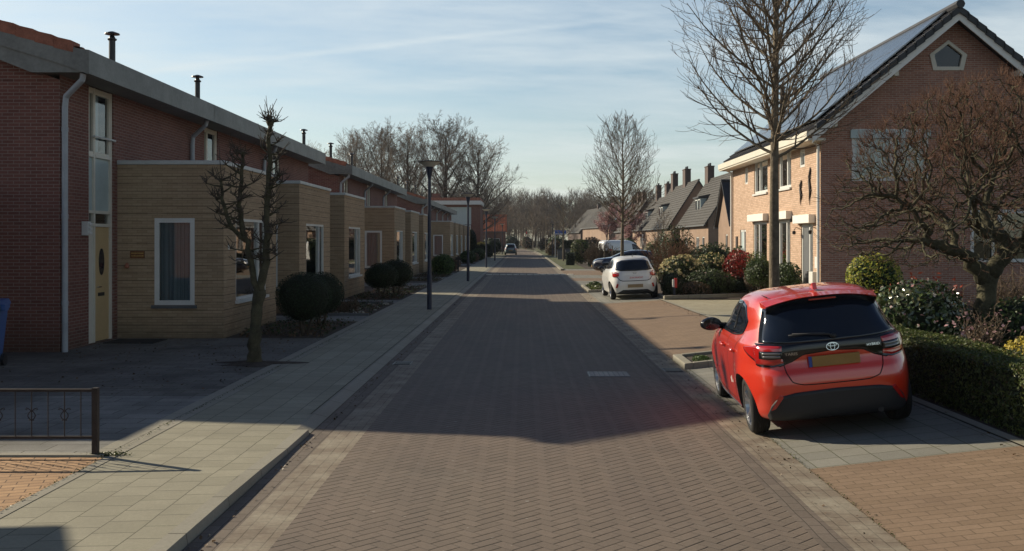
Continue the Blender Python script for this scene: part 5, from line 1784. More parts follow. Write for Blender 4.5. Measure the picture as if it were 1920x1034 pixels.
for k in (-1, 1):
    side = 'left' if k < 0 else 'right'
    a = MB()
    B.patch_th(a, [(side, -0.26, 0.83), ('rear', k * 0.72, 0.785), ('rear', k * 0.62, 0.79), ('rear', k * 0.53, 0.82)], [(side, -0.26, 0.93), ('rear', k * 0.72, 0.96), ('rear', k * 0.62, 0.955), ('rear', k * 0.53, 0.91)], 0.018, 12, 6, thick=0.03)
    tl_ = a.build('tail_light', M_lens_red, q, smooth=True)
    a = MB()
    B.patch_th(a, [('rear', k * 0.74, 0.915), ('rear', k * 0.60, 0.905)], [('rear', k * 0.74, 0.94), ('rear', k * 0.60, 0.93)], 0.024, 6, 2, thick=0.01)
    a.build('indicator', M_lens_clear, tl_)
    a = MB()
    p0, p1 = (k * 0.66, 0.42), (k * 0.60, 0.42)
    lo = [p0, p1] if k < 0 else [p1, p0]
    up = [(k * 0.62, 0.56), (k * 0.57, 0.54)] if k < 0 else [(k * 0.57, 0.54), (k * 0.62, 0.56)]
    B.patch(a, 'rear', lo, up, 0.015, 3, 5, thick=0.03)
    a.build('reflector', M_lens_red, q)
    a = MB()
    B.patch(a, side, [(0.1, 1.09), (0.4, 1.06), (0.68, 1.04)], [(0.1, 1.22), (0.3, 1.33), (0.58, 1.36)], 0.005, 8, 6)
    B.patch(a, side, [(0.74, 1.038), (1.84, 1.03)], [(0.64, 1.36), (1.30, 1.32)], 0.005, 10, 6)
    a.build('side_window', M_carglass, q, smooth=True)
    a = MB()
    B.line(a, [(side, 1.84, 1.0), (side, 1.86, 0.3)], 0.008, 0.002); B.line(a, [(side, 0.72, 1.0), (side, 0.82, 0.3)], 0.008, 0.002)
    a.build('door_gap', M_seam, q)
    a = MB()
    a.lathe([(0, -0.05), (0.8, -0.045), (1, 0), (0.8, 0.06), (0, 0.1)], 16, axis='y', T=lambda x_, y_, z_: (k * 0.90 + x_ * 0.11, 1.66 + y_, 1.05 + z_ * 0.08))
    a.build('mirror', M_piano, q, smooth=True)
a = MB()
B.line(a, [('rear', -0.60, 0.79), ('rear', -0.52, 0.68), ('rear', -0.42, 0.645), ('rear', 0, 0.64), ('rear', 0.42, 0.645), ('rear', 0.52, 0.68), ('rear', 0.60, 0.79)], 0.022, 0.003, n=60)
a.build('tailgate_gap', M_seam, q)
a = MB()
B.patch(a, 'rear', [(-0.66, 0.20), (0, 0.185), (0.66, 0.20)], [(-0.58, 0.25), (-0.42, 0.34), (0.42, 0.34), (0.58, 0.25)], 0.014, 20, 5, thick=0.03)
a.build('rear_bumper_panel', M_plastic, q, smooth=True)
a = MB(); a.box(-0.26, 0.26, -0.572, -0.545, 0.415, 0.525); a.build('number_plate', M_plate_grey, q)
def rearM(B, x, z, off):
    p = B.at(B.th('rear', x, z), z, off)
    up_ = Vector(B.at(B.th('rear', x, z + 0.02), z + 0.02, off) - p).normalized(); px_ = Vector(B.at(B.th('rear', x + 0.02, z), z, off) - p).normalized()
    nn_ = px_.cross(up_)
    return Matrix(((px_.x, up_.x, nn_.x, p[0]), (px_.y, up_.y, nn_.y, p[1]), (px_.z, up_.z, nn_.z, p[2]), (0, 0, 0, 1)))
text_mesh('advert_lettering', 'ZON KRACHT', 0.085, M_redtext, q, rearM(B, 0.02, 0.745, 0.006), 0.001, 0.85)
a = MB()
M = rearM(B, 0, 0.905, 0.01)
a.tube([tuple(M @ Vector((0.055 * math.cos(t), 0.03 * math.sin(t), 0))) for t in np.linspace(0, 2 * PI, 20)], 0.005, 5)
a.build('badge', M_chrome, q)
a = MB(); a.tube([(0, -0.05, 1.45), (0, -0.12, 1.55)], [0.012, 0.006], 6); a.build('antenna', M_black, q)
a = MB(); a.tube([(0.0, -0.49, 1.0), (-0.30, -0.46, 1.03)], [0.012, 0.006], 5); a.build('wiper', M_plastic, q)

# ---------------------------------------------------------------- navy car nosing out of a driveway
rows = [(0.20, -0.55, 3.20, 0.74), (0.28, -0.68, 3.36, 0.82), (0.42, -0.76, 3.45, 0.875), (0.58, -0.78, 3.47, 0.885), (0.72, -0.76, 3.43, 0.885), (0.84, -0.73, 3.34, 0.875), (0.93, -0.70, 3.15, 0.855), (0.99, -0.68, 2.75, 0.82), (1.04, -0.64, 2.35, 0.78),
        (1.12, -0.55, 2.12, 0.74), (1.22, -0.42, 1.90, 0.70), (1.32, -0.28, 1.66, 0.65), (1.39, -0.14, 1.46, 0.60), (1.44, 0.04, 1.24, 0.52), (1.465, 0.22, 1.06, 0.40), (1.48, 0.42, 0.9, 0.22), (1.483, 0.58, 0.74, 0.06)]
q, B = small_car('parked_car', (7.75, 62.6, 0.02), R(90), 'dark navy car seen from the side behind the white hatchback, nose toward the road', rows, M_carnavy, 2.62, 0.32, ((0, 0.66, 0.4, 0.2, 0.02), (2.62, 0.66, 0.4, 0.2, 0.02)), 'n', wide=0.76)
for k in (-1, 1):
    side = 'left' if k < 0 else 'right'
    a = MB()
    B.patch(a, side, [(-0.2, 1.08), (0.2, 1.06), (0.68, 1.05)], [(0.0, 1.22), (0.3, 1.33), (0.60, 1.36)], 0.005, 8, 5)
    B.patch(a, side, [(0.74, 1.05), (1.9, 1.05)], [(0.66, 1.36), (1.40, 1.32)], 0.005, 10, 5)
    a.build('side_window', M_carglass, q, smooth=True)
    a = MB()
    lo = [(k * 0.50, 0.70), (k * 0.78, 0.72)]; up = [(k * 0.50, 0.80), (k * 0.76, 0.88)]
    if k < 0: lo, up = lo[::-1], up[::-1]
    B.patch(a, 'front', lo, up, 0.01, 6, 4, thick=0.02)
    a.build('headlight', M_lens_clear, q, smooth=True)
    a = MB(); a.lathe([(0, -0.05), (0.8, -0.045), (1, 0), (0.8, 0.06), (0, 0.1)], 14, axis='y', T=lambda x_, y_, z_: (k * 0.95 + x_ * 0.12, 1.72 + y_, 1.08 + z_ * 0.08)); a.build('mirror', M_carnavy, q, smooth=True)
a = MB(); B.patch(a, 'front', [(-0.62, 1.06), (0.62, 1.06)], [(-0.5, 1.36), (0.5, 1.36)], 0.006, 12, 5); a.build('windscreen', M_carglass, q, smooth=True)
a = MB(); B.patch(a, 'front', [(-0.5, 0.3), (0.5, 0.3)], [(-0.5, 0.55), (0.5, 0.55)], 0.006, 10, 4); a.build('grille', M_plastic, q)
a = MB(); a.box(-0.26, 0.26, 3.475, 3.49, 0.42, 0.53); a.build('number_plate', M_plate, q)

# ---------------------------------------------------------------- distant car standing on the road
rows = [(0.22, -0.60, 3.2, 0.76), (0.32, -0.72, 3.3, 0.84), (0.5, -0.78, 3.36, 0.88), (0.75, -0.78, 3.36, 0.885), (0.9, -0.76, 3.28, 0.87), (1.0, -0.74, 3.0, 0.84), (1.08, -0.70, 2.5, 0.80), (1.2, -0.62, 2.2, 0.75), (1.35, -0.54, 1.95, 0.70), (1.48, -0.44, 1.7, 0.64), (1.56, -0.3, 1.4, 0.56), (1.59, 0.0, 1.1, 0.35), (1.60, 0.4, 0.8, 0.1)]
q, B = small_car('parked_car', (-1.70, 143, 0.0), 0.0, 'dark teal car standing far down the left side of the road', rows, M_carteal, 2.55, 0.33, (), 'd', wide=0.76)
a = MB(); B.patch(a, 'rear', [(-0.66, 1.04), (0.66, 1.04)], [(-0.56, 1.42), (0.56, 1.42)], 0.006, 10, 5); a.build('rear_window', M_carglass, q, smooth=True)
for k in (-1, 1):
    a = MB(); lo = [(k * 0.6, 0.80), (k * 0.80, 0.80)]; up = [(k * 0.6, 0.95), (k * 0.80, 0.95)]
    if k < 0: lo, up = lo[::-1], up[::-1]
    B.patch(a, 'rear', lo, up, 0.01, 4, 3); a.build('tail_light', M_lens_red, q)
a = MB(); a.box(-0.26, 0.26, -0.80, -0.785, 0.55, 0.66); a.build('number_plate', M_plate, q)

# ---------------------------------------------------------------- white van behind the hedges
rows = [(0.25, -0.90, 3.6, 0.85), (0.4, -0.98, 3.75, 0.93), (0.7, -1.0, 3.8, 0.95), (1.0, -1.0, 3.72, 0.95), (1.15, -1.0, 3.45, 0.945), (1.3, -0.99, 3.1, 0.93), (1.6, -0.97, 2.75, 0.90), (1.85, -0.93, 2.4, 0.86), (1.98, -0.86, 2.1, 0.80), (2.06, -0.70, 1.8, 0.65), (2.09, -0.4, 1.4, 0.4), (2.10, 0.2, 0.9, 0.1)]
q, B = small_car('parked_van', (7.9, 92, 0.0), R(-62), 'white delivery van parked behind the low dark hedges on the right', rows, M_carwhite, 2.9, 0.32, (), 'v', wide=0.80)
a = MB()
for side in ('left', 'right'):
    B.patch(a, side, [(1.9, 1.25), (2.9, 1.22)], [(1.85, 1.75), (2.45, 1.72)], 0.006, 6, 4)
B.patch(a, 'front', [(-0.8, 1.22), (0.8, 1.22)], [(-0.7, 1.8), (0.7, 1.8)], 0.006, 10, 4)
a.build('cab_window', M_carglass, q, smooth=True)
a = MB()
B.patch(a, 'rear', [(-0.88, 0.9), (-0.78, 0.9)], [(-0.86, 1.3), (-0.78, 1.3)], 0.01, 2, 3); B.patch(a, 'rear', [(0.78, 0.9), (0.88, 0.9)], [(0.78, 1.3), (0.86, 1.3)], 0.01, 2, 3)
a.build('tail_light', M_lens_red, q)
# ================================================================ TREES
def rot_about(v, axis, ang):
    return Matrix.Rotation(ang, 3, axis) @ v


class Tree:
    def __init__(s, seed):
        s.r = random.Random(seed)
        s.wood = MB(); s.twig = MB()

    def branch(s, p, d, length, r0, level, P, maxlev):
        """curved branch with side branches"""
        rr = s.r
        seg = P['seg'][level]
        n = max(3, seg)
        step = length / n
        pts = [p.copy()]; rad = [r0]
        cur = p.copy(); dd = d.copy()
        up = P['up'][level]; jit = P['jit'][level]
        endr = max(P.get('tip', 0.002), r0 * (0.22 if level < maxlev else 0.35))
        nodes = []
        for i in range(n):
            dd = dd + Vector((rr.gauss(0, jit), rr.gauss(0, jit), rr.gauss(0, jit) + up * (1.0 / n)))
            dd.normalize()
            cur = cur + dd * step
            pts.append(cur.copy())
            t = (i + 1) / n
            rad.append(r0 + (endr - r0) * t)
            nodes.append((cur.copy(), dd.copy(), rad[-1], t))
        sides = 3 if r0 < P['thin'] else (5 if r0 < 0.05 else 8)
        (s.twig if level >= P['twiglev'] else s.wood).tube(pts, rad, sides, caps=False)
        if level >= maxlev: return
        cnt = P['kids'][level]
        for k in range(cnt):
            t = P['t0'][level] + (1 - P['t0'][level]) * ((k + rr.uniform(0.1, 0.9)) / cnt)
            i = min(int(t * n), n - 1)
            f = t * n - i
            q = pts[i].lerp(pts[i + 1], f)
            ax_d = (pts[i + 1] - pts[i]).normalized()
            perp = ax_d.orthogonal().normalized()
            perp = rot_about(perp, ax_d, rr.uniform(0, 2 * PI))
            ang = R(rr.uniform(*P['ang'][level]))
            nd = (ax_d * math.cos(ang) + perp * math.sin(ang)).normalized()
            ln = length * P['ratio'][level] * (1 - P['fall'][level] * t) * rr.uniform(0.7, 1.2)
            rb = (rad[i] + (rad[i + 1] - rad[i]) * f) * rr.uniform(0.45, 0.65)
            s.branch(q, nd, ln, max(rb, P.get('tip', 0.002) * 1.3), level + 1, P, maxlev)


def place_tree(name, T_, loc, label, mats, group=None, cat='tree'):
    root = empty(name, loc, 0, label, cat, group)
    T_.wood.build('trunk', mats[0], root, smooth=True)
    if T_.twig.v: T_.twig.build('crown', mats[1], root, smooth=True)
    return root


def street_tree(seed, H, trunk_h, r0, crown_w, nprim, tip=0.0035, k2=7, k3=3, lean=0.0, rmax=0.038, jit=1.0, maxlev=3, thin=0.012, k4=2, topang=38, leadr=0.93, upf=1.0, sp=0):
    t = Tree(seed); rr = t.r
    n = 18
    pts = []; rad = []
    for i in range(n + 1):
        u = i / n
        z = H * u
        pts.append(Vector((0.05 * math.sin(u * 5 + seed) * u + lean * u, 0.05 * math.cos(u * 4) * u, z)))
        rad.append(r0 * (1.12 if i == 0 else 1.0) * (1 - leadr * max(0, (z - trunk_h * 0.3)) / (H - trunk_h * 0.3)) + 0.006)
    t.wood.tube(pts, rad, 12, caps=False)
    P = dict(seg=[0, 9, 6, 5, 4], up=[0, 0.95 * upf, 0.55 * upf, 0.4 * upf, 0.3 * upf], jit=[0, 0.045 * jit, 0.06 * jit, 0.08 * jit, .1], thin=thin, twiglev=2, kids=[0, k2, k3, k4], t0=[0, 0.12, 0.15, .2], ang=[0, (26, 55), (25, 55), (25, 55)], ratio=[0, 0.46, 0.5, 0.5], fall=[0, 0.40, 0.3, 0.2], tip=tip)
    for k in range(nprim):
        u = (k + rr.random()) / nprim
        z = trunk_h + (H - trunk_h) * (u ** 1.15) * 0.93
        i = min(int(z / H * n), n - 1); f = z / H * n - i
        q = pts[i].lerp(pts[i + 1], f); rr_ = rad[i] + (rad[i + 1] - rad[i]) * f
        az = k * 2.399 + rr.uniform(-.4, .4)
        rel = (z - trunk_h) / (H - trunk_h)
        prof = math.sin(PI * min(1, 0.22 + rel * 0.85)) ** 0.7
        ang = R(68 - (68 - topang) * rel)
        L = crown_w * (0.55 + 0.75 * prof) * rr.uniform(0.85, 1.12) * (1.15 - 0.35 * rel)
        d = Vector((math.cos(az) * math.sin(ang), math.sin(az) * math.sin(ang), math.cos(ang)))
        t.branch(q, d, L, min(rr_ * 0.55, rmax) * (1 - 0.3 * rel), 1, P, maxlev)
    return t


T1 = street_tree(11, 11.2, 3.55, 0.105, 1.85, 68, k2=14, k3=5, rmax=0.034)
place_tree('street_tree', T1, (5.22, 21.0, zr(5.2, 21)), 'tall bare street tree behind the red car, its crown leaving the top of the picture', (M_bark, M_twig), 'bare street trees')
T2_ = street_tree(5, 7.45, 2.7, 0.085, 1.9, 52, tip=0.005, k2=11, k3=4, rmax=0.03)
st2 = place_tree('street_tree', T2_, (4.72, 48.0, 0.0), 'bare egg shaped young street tree rising behind the white hatchback', (M_bark, M_twig), 'bare street trees')


# leaf clouds -------------------------------------------------------------
def leaves(name, pts, nrm, size, mat, parent=None, asp=1.8, jit=0.6, curl=0.25):
    """one folded leaf (two quads) per point"""
    n = len(pts)
    nr = nrm + rng.normal(0, jit, (n, 3)); nr /= np.linalg.norm(nr, axis=1)[:, None] + 1e-9
    a = rng.normal(0, 1, (n, 3)); a -= nr * (a * nr).sum(1)[:, None]; a /= np.linalg.norm(a, axis=1)[:, None] + 1e-9
    b = np.cross(nr, a)
    sz = size * rng.uniform(0.6, 1.3, n)[:, None]
    L = a * sz * asp; Wd = b * sz * 0.5
    c0 = pts - L / 2; c1 = pts + L / 2; mid = pts + nr * 0
    l = mid + Wd + nr * sz * curl * .5; r = mid - Wd + nr * sz * curl * .5
    V = np.stack([c0, l, c1, r], 1).reshape(-1, 3)
    base = (np.arange(n) * 4)[:, None]
    F = np.concatenate([base + np.array([[0, 2, 1]]), base + np.array([[0, 3, 2]])], 1).reshape(-1, 3)
    me = bpy.data.meshes.new(name)
    me.vertices.add(len(V)); me.vertices.foreach_set('co', V.ravel())
    me.loops.add(F.size); me.loops.foreach_set('vertex_index', F.ravel().astype(np.int32))
    me.polygons.add(len(F)); me.polygons.foreach_set('loop_start', np.arange(0, F.size, 3, dtype=np.int32))
    me.update(calc_edges=True)
    me.materials.append(mat)
    o = bpy.data.objects.new(name, me); COL.objects.link(o)
    if parent is not None: o.parent = parent
    return o


def lumpy(d, seed, f=2.3, amp=0.16):
    """radius factor for unit directions: clumps"""
    r_ = np.random.default_rng(seed)
    out = np.ones(len(d))
    for k in range(14):
        c = r_.normal(0, 1, 3); c /= np.linalg.norm(c)
        out += amp * r_.uniform(-0.8, 1) * np.exp(-((1 - d @ c) * f * r_.uniform(1.5, 5)))
    return out


def blob_points(n, rad, seed, shell=0.35, amp=0.16, zmin=-1.0):
    d = rng.normal(0, 1, (int(n * 1.6), 3)); d /= np.linalg.norm(d, axis=1)[:, None]
    d = d[d[:, 2] > zmin][:n]
    lf = lumpy(d, seed, amp=amp)
    rr = (1 - shell * rng.random(len(d)) ** 1.6) * lf
    p = d * rr[:, None] * np.array(rad)
    return p, d


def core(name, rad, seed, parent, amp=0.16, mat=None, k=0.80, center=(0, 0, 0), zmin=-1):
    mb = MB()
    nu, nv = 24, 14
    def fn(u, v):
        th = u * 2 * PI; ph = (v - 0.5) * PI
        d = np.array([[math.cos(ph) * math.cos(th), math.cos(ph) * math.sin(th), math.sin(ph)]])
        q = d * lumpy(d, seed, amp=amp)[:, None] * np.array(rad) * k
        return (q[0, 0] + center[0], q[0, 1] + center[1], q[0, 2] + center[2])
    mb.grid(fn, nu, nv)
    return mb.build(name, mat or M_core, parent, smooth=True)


def shrub(name, loc, rad, mat, label, n=2500, size=0.05, stem=0.0, group=None, cat='shrub', amp=0.16, shell=0.35, flowers=None, asp=1.8, tips=None, seed=None, jit=0.6, zmin=-0.9, corek=0.78, nstem=3, curl=.25):
    x, y, z = loc
    seed = seed or int(abs(x * 131 + y * 17))
    root = empty(name, (x, y, z), 0, label, cat, group)
    cz = stem + rad[2] * (0.92 if zmin < -0.5 else 0.05)
    p, d = blob_points(n, rad, seed, shell, amp, zmin)
    p[:, 2] += cz
    leaves('foliage', p, d, size, mat, root, asp, jit, curl)
    if corek: core('inner_foliage', rad, seed, root, amp, k=corek, center=(0, 0, cz))
    if flowers:
        fm, fn_, fs, zlo = flowers
        q, dq = blob_points(fn_ * 2, (rad[0] * 1.03, rad[1] * 1.03, rad[2] * 1.03), seed, 0.06, amp, zlo)
        q = q[:fn_]; dq = dq[:fn_]
        q[:, 2] += cz
        # each flower is a rosette of petals
        k = 6
        qq = np.repeat(q, k, 0) + rng.normal(0, fs * 0.35, (len(q) * k, 3)); dd = np.repeat(dq, k, 0)
        leaves('flowers', qq, dd, fs, fm, root, 1.1, 0.5)
    if tips:
        tm, tn, ts = tips
        q, dq = blob_points(tn * 3, (rad[0] * 1.08, rad[1] * 1.08, rad[2] * 1.12), seed, 0.08, amp, 0.55)
        q = q[:tn]; q[:, 2] += cz
        k = 5
        qq = np.repeat(q, k, 0) + rng.normal(0, 0.03, (len(q) * k, 3)) * np.array([1, 1, 2.0])
        leaves('foliage', qq, np.repeat(dq[:tn], k, 0), ts, tm, root, 2.4, 0.8)
    sm = MB()
    r_ = random.Random(seed)
    for k in range(nstem):
        a = k * 2.1
        b_ = Vector((math.cos(a) * 0.05, math.sin(a) * 0.05, 0))
        t_ = Vector((math.cos(a) * rad[0] * 0.35, math.sin(a) * rad[1] * 0.35, cz - rad[2] * 0.2))
        sm.tube([b_, b_.lerp(t_, 0.5) + Vector((r_.uniform(-.03, .03), r_.uniform(-.03, .03), 0)), t_], [0.035, 0.028, 0.015], 6)
    sm.build('stem', M_bark_dark, root, smooth=True)
    return root


def twiggy(name, loc, H, Wd, label, seed, n=26, mat=None, tip=0.004, leafm=None, leafn=0, leafs=0.04, cat='shrub', r0=0.02, kids=(6, 4), group=None, up=0.5, spread=(8, 50)):
    t = Tree(seed); rr = t.r
    P = dict(seg=[0, 6, 4, 3], up=[0, up, up * .6, 0.2], jit=[0, 0.08, 0.12, .15], thin=0.03, twiglev=2, kids=[0, kids[0], kids[1]], t0=[0, 0.2, 0.15], ang=[0, (20, 55), (20, 60)], ratio=[0, 0.5, 0.5], fall=[0, 0.35, 0.3], tip=tip)
    ends = []
    for k in range(n):
        az = rr.uniform(0, 2 * PI); an = R(rr.uniform(*spread))
        d = Vector((math.cos(az) * math.sin(an), math.sin(az) * math.sin(an), math.cos(an)))
        p = Vector((rr.uniform(-.25, .25) * Wd, rr.uniform(-.25, .25) * Wd, 0))
        t.branch(p, d, H * rr.uniform(0.6, 1.05), r0, 1, P, 3)
    root = place_tree(name, t, loc, label, (mat or M_twig, mat or M_twig), group, cat)
    if leafm:
        vv = np.array(t.twig.v)
        idx = rng.integers(0, len(vv), leafn)
        leaves('foliage', vv[idx] + rng.normal(0, 0.02, (leafn, 3)), np.tile([0, 0, 1.0], (leafn, 1)), leafs, leafm, root, 1.8, 1.0)
    return root


# ---------------------------------------------------------------- space colonisation
def colonise(A, nodes, D, kill, infl, jit, seed, maxn=16000, iters=80):
    r_ = np.random.default_rng(seed)
    nodes = np.array(nodes, float); par = [-1] * len(nodes)
    alive = np.ones(len(A), bool)
    near = np.full(len(A), 1e9); nid = np.zeros(len(A), int)
    new0 = 0
    kc = {}
    for it in range(iters):
        nn_ = nodes[new0:]
        if len(nn_) == 0: break
        for c in range(0, len(nn_), 400):
            dd = np.linalg.norm(A[:, None] - nn_[None, c:c + 400], axis=2)
            m = dd.min(1); i = dd.argmin(1) + new0 + c
            u = m < near
            near[u] = m[u]; nid[u] = i[u]
        alive &= near > kill
        act = alive & (near < infl)
        if act.sum() == 0: break
        new0 = len(nodes)
        ids = np.unique(nid[act]); add = []
        for i in ids:
            if kc.get(int(i), 0) >= 3: continue
            kc[int(i)] = kc.get(int(i), 0) + 1
            q = A[act & (nid == i)] - nodes[i]
            v = (q / np.linalg.norm(q, axis=1)[:, None]).mean(0)
            v = v / (np.linalg.norm(v) + 1e-9) + r_.normal(0, jit, 3)
            v /= np.linalg.norm(v) + 1e-9
            add.append(nodes[i] + v * D); par.append(int(i))
        if not add: break
        nodes = np.vstack([nodes, np.array(add)])
        if len(nodes) > maxn: break
    n = len(nodes)
    kids = [[] for _ in range(n)]
    for i, p_ in enumerate(par):
        if p_ >= 0: kids[p_].append(i)
    return nodes, par, kids


def chains(mb, nodes, par, kids, tip, expo, rmax, thin=0.02):
    n = len(nodes)
    rad = np.zeros(n)
    for i in range(n - 1, -1, -1):
        rad[i] = tip if not kids[i] else (sum(rad[k] ** expo for k in kids[i])) ** (1 / expo)
    rad = np.minimum(rad, rmax)
    done = np.zeros(n, bool)
    for i in range(n):
        if par[i] >= 0 and not done[i]:
            ch = [par[i], i]; done[i] = True
            cur = i
            while kids[cur]:
                k = max(kids[cur], key=lambda q_: rad[q_])
                if done[k]: break
                done[k] = True; ch.append(k); cur = k
            pts = [Vector(nodes[c]) for c in ch]; rs = [min(rad[c], rad[ch[1]] * 1.05) for c in ch]
            mb.tube(pts, rs, 3 if rs[0] < thin else 6, caps=False)
    return rad


def crown_tree(seed, H, Rw, zc, Rz, r0, N, D, tip, twl, ntw=4, twr=0.008, flat=0.0):
    """natural rounded crown: trunk below, colonised crown, fine twigs at every tip"""
    t = Tree(seed); rr = t.r
    r_ = np.random.default_rng(seed)
    a = r_.uniform(-1, 1, (N * 3, 3))
    q = np.linalg.norm(a, axis=1)
    a = a[(q < 1) & (q > 0.25)][:N]
    a[:, :2] *= (1 - 0.25 * np.clip(a[:, 2:3], -1, 0) ** 2)
    lob = 1 + 0.14 * np.sin(np.arctan2(a[:, 1], a[:, 0]) * 3 + seed) * np.abs(a[:, 2])
    A = a * lob[:, None] * np.array([Rw, Rw, Rz]) + np.array([0, 0, zc])
    n = int((zc + Rz * 0.55) / D)
    st = [(0.12 * math.sin(k * 0.35 + seed), 0.1 * math.cos(k * 0.3), k * D) for k in range(n)]
    first = next(k for k in range(n) if st[k][2] > zc - Rz * 0.95)
    nodes, par, kids = colonise(A, st, D, D * 1.25, Rw * 0.62, 0.16, seed)
    # trunk chain
    for k in range(1, n):
        par[k] = k - 1; kids[k - 1].append(k)
    chains(t.wood, nodes, par, kids, tip, 2.25, r0, thin=0.05)
    ctr = Vector((0, 0, zc - Rz * 0.5))
    for i in range(len(nodes)):
        if i < n: continue
        if kids[i] and rr.random() > 0.45: continue
        p = Vector(nodes[i]); out = (p - ctr).normalized()
        for k in range(ntw):
            d = (out * 0.9 + Vector((rr.gauss(0, .4), rr.gauss(0, .4), rr.gauss(.2, .35)))).normalized()
            L = twl * rr.uniform(0.5, 1.2)
            m = p + d * L * .5 + Vector((rr.gauss(0, .04), rr.gauss(0, .04), rr.gauss(0, .04))) * twl
            t.twig.tube([p, m, p + d * L + Vector((0, 0, 0.06 * L))], [twr, twr * .85, twr * .6], 3, caps=False)
    return t


bt = [street_tree(s_, 14.2, 3.0, 0.32, 5.3, 34, tip=0.010, k2=10, k3=6, rmax=0.11, jit=1.0, maxlev=4, thin=0.05, k4=4, topang=15, leadr=0.85, upf=0.55) for s_ in (3, 8)]
specs = [(-6.2, 140, 0, 1.0, 0.5, 'leaning bare tree at the right end of the tall row, nearest the road'),
         (-10.6, 139, 1, 1.14, 2.0, 'tallest bare tree, rising over the white clad building'),
         (-16.2, 143, 0, 1.08, 3.2, 'bare tree left of the tallest one, above the first lamp head'),
         (-20.3, 146, 1, 1.13, 4.4, 'broad bare tree in the middle of the tall row'),
         (-24.8, 150, 0, 1.10, 5.5, 'bare tree at the left end of the tall row'),
         (-31.5, 152, 1, 0.98, 1.1, 'bare treetop just clear of the terrace roof beside two flues')]
protos = {}
for i, (x, y, v, sc, rz, lb) in enumerate(specs):
    if v not in protos:
        o = place_tree('bare_tree', bt[v], (x, y, 0), lb, (M_bark_dark, M_twig_far), 'tall bare trees behind the terrace')
        o.rotation_euler = (0, 0, rz); o.scale = (sc, sc, sc)
        protos[v] = o
    else:
        dup(protos[v], (x, y, 0), rz, lb, scale=sc)


# distant wood: one mass of many small bare trees
def wood():
    variants = []
    for s_ in range(4):
        t = crown_tree(50 + s_, 14, 3.6, 8.6, 5.6, 0.2, 330, 0.62, 0.03, 1.5, ntw=6, twr=0.022)
        t.wood.v += []
        off_ = len(t.wood.v)
        variants.append((np.array(t.wood.v + t.twig.v), np.array([f for f in t.wood.f] + [tuple(i_ + off_ for i_ in f) for f in t.twig.f])))
    V = []; F = []; off = 0
    r_ = random.Random(4)
    def add(x, y, sc):
        nonlocal off
        v, f = variants[r_.randrange(4)]
        a = r_.uniform(0, 2 * PI); c, s_ = math.cos(a), math.sin(a)
        q = v.copy()
        q = np.c_[q[:, 0] * c - q[:, 1] * s_, q[:, 0] * s_ + q[:, 1] * c, q[:, 2]] * np.array([sc * 1.15, sc * 1.15, sc])
        V.append(q + np.array([x, y, 0])); F.append(f + off); off += len(v)
    for k in range(160):
        x = -42 + 155 * (k % 40) / 40 + r_.uniform(-3, 3)
        row = k // 40
        y = 300 + row * 22 + r_.uniform(-8, 8)
        add(x, y, (0.95 + row * 0.14 + r_.uniform(-0.13, 0.13)) * (1.0 if x < 45 else 0.85))
    for k in range(16):   # nearer, lower trees behind the gardens
        add(-4 + k * 2.4 + r_.uniform(-1, 1), 255 + r_.uniform(-12, 14), r_.uniform(0.5, 0.75))
    for k in range(14):
        add(-60 + k * 3.0, 285 + r_.uniform(-10, 10), r_.uniform(0.8, 0.95))
    V = np.vstack(V); F = np.vstack(F)
    me = bpy.data.meshes.new('woodland')
    me.vertices.add(len(V)); me.vertices.foreach_set('co', V.ravel())
    me.loops.add(F.size); me.loops.foreach_set('vertex_index', F.ravel().astype(np.int32))
    me.polygons.add(len(F)); me.polygons.foreach_set('loop_start', np.arange(0, F.size, 4, dtype=np.int32))
    me.update(calc_edges=True); me.validate()
    me.materials.append(M_twig_wood)
    o = bpy.data.objects.new('woodland', me); COL.objects.link(o)
    tag(o, 'brown leafless wood closing the view at the end of the street', 'wood', kind='stuff')


wood()



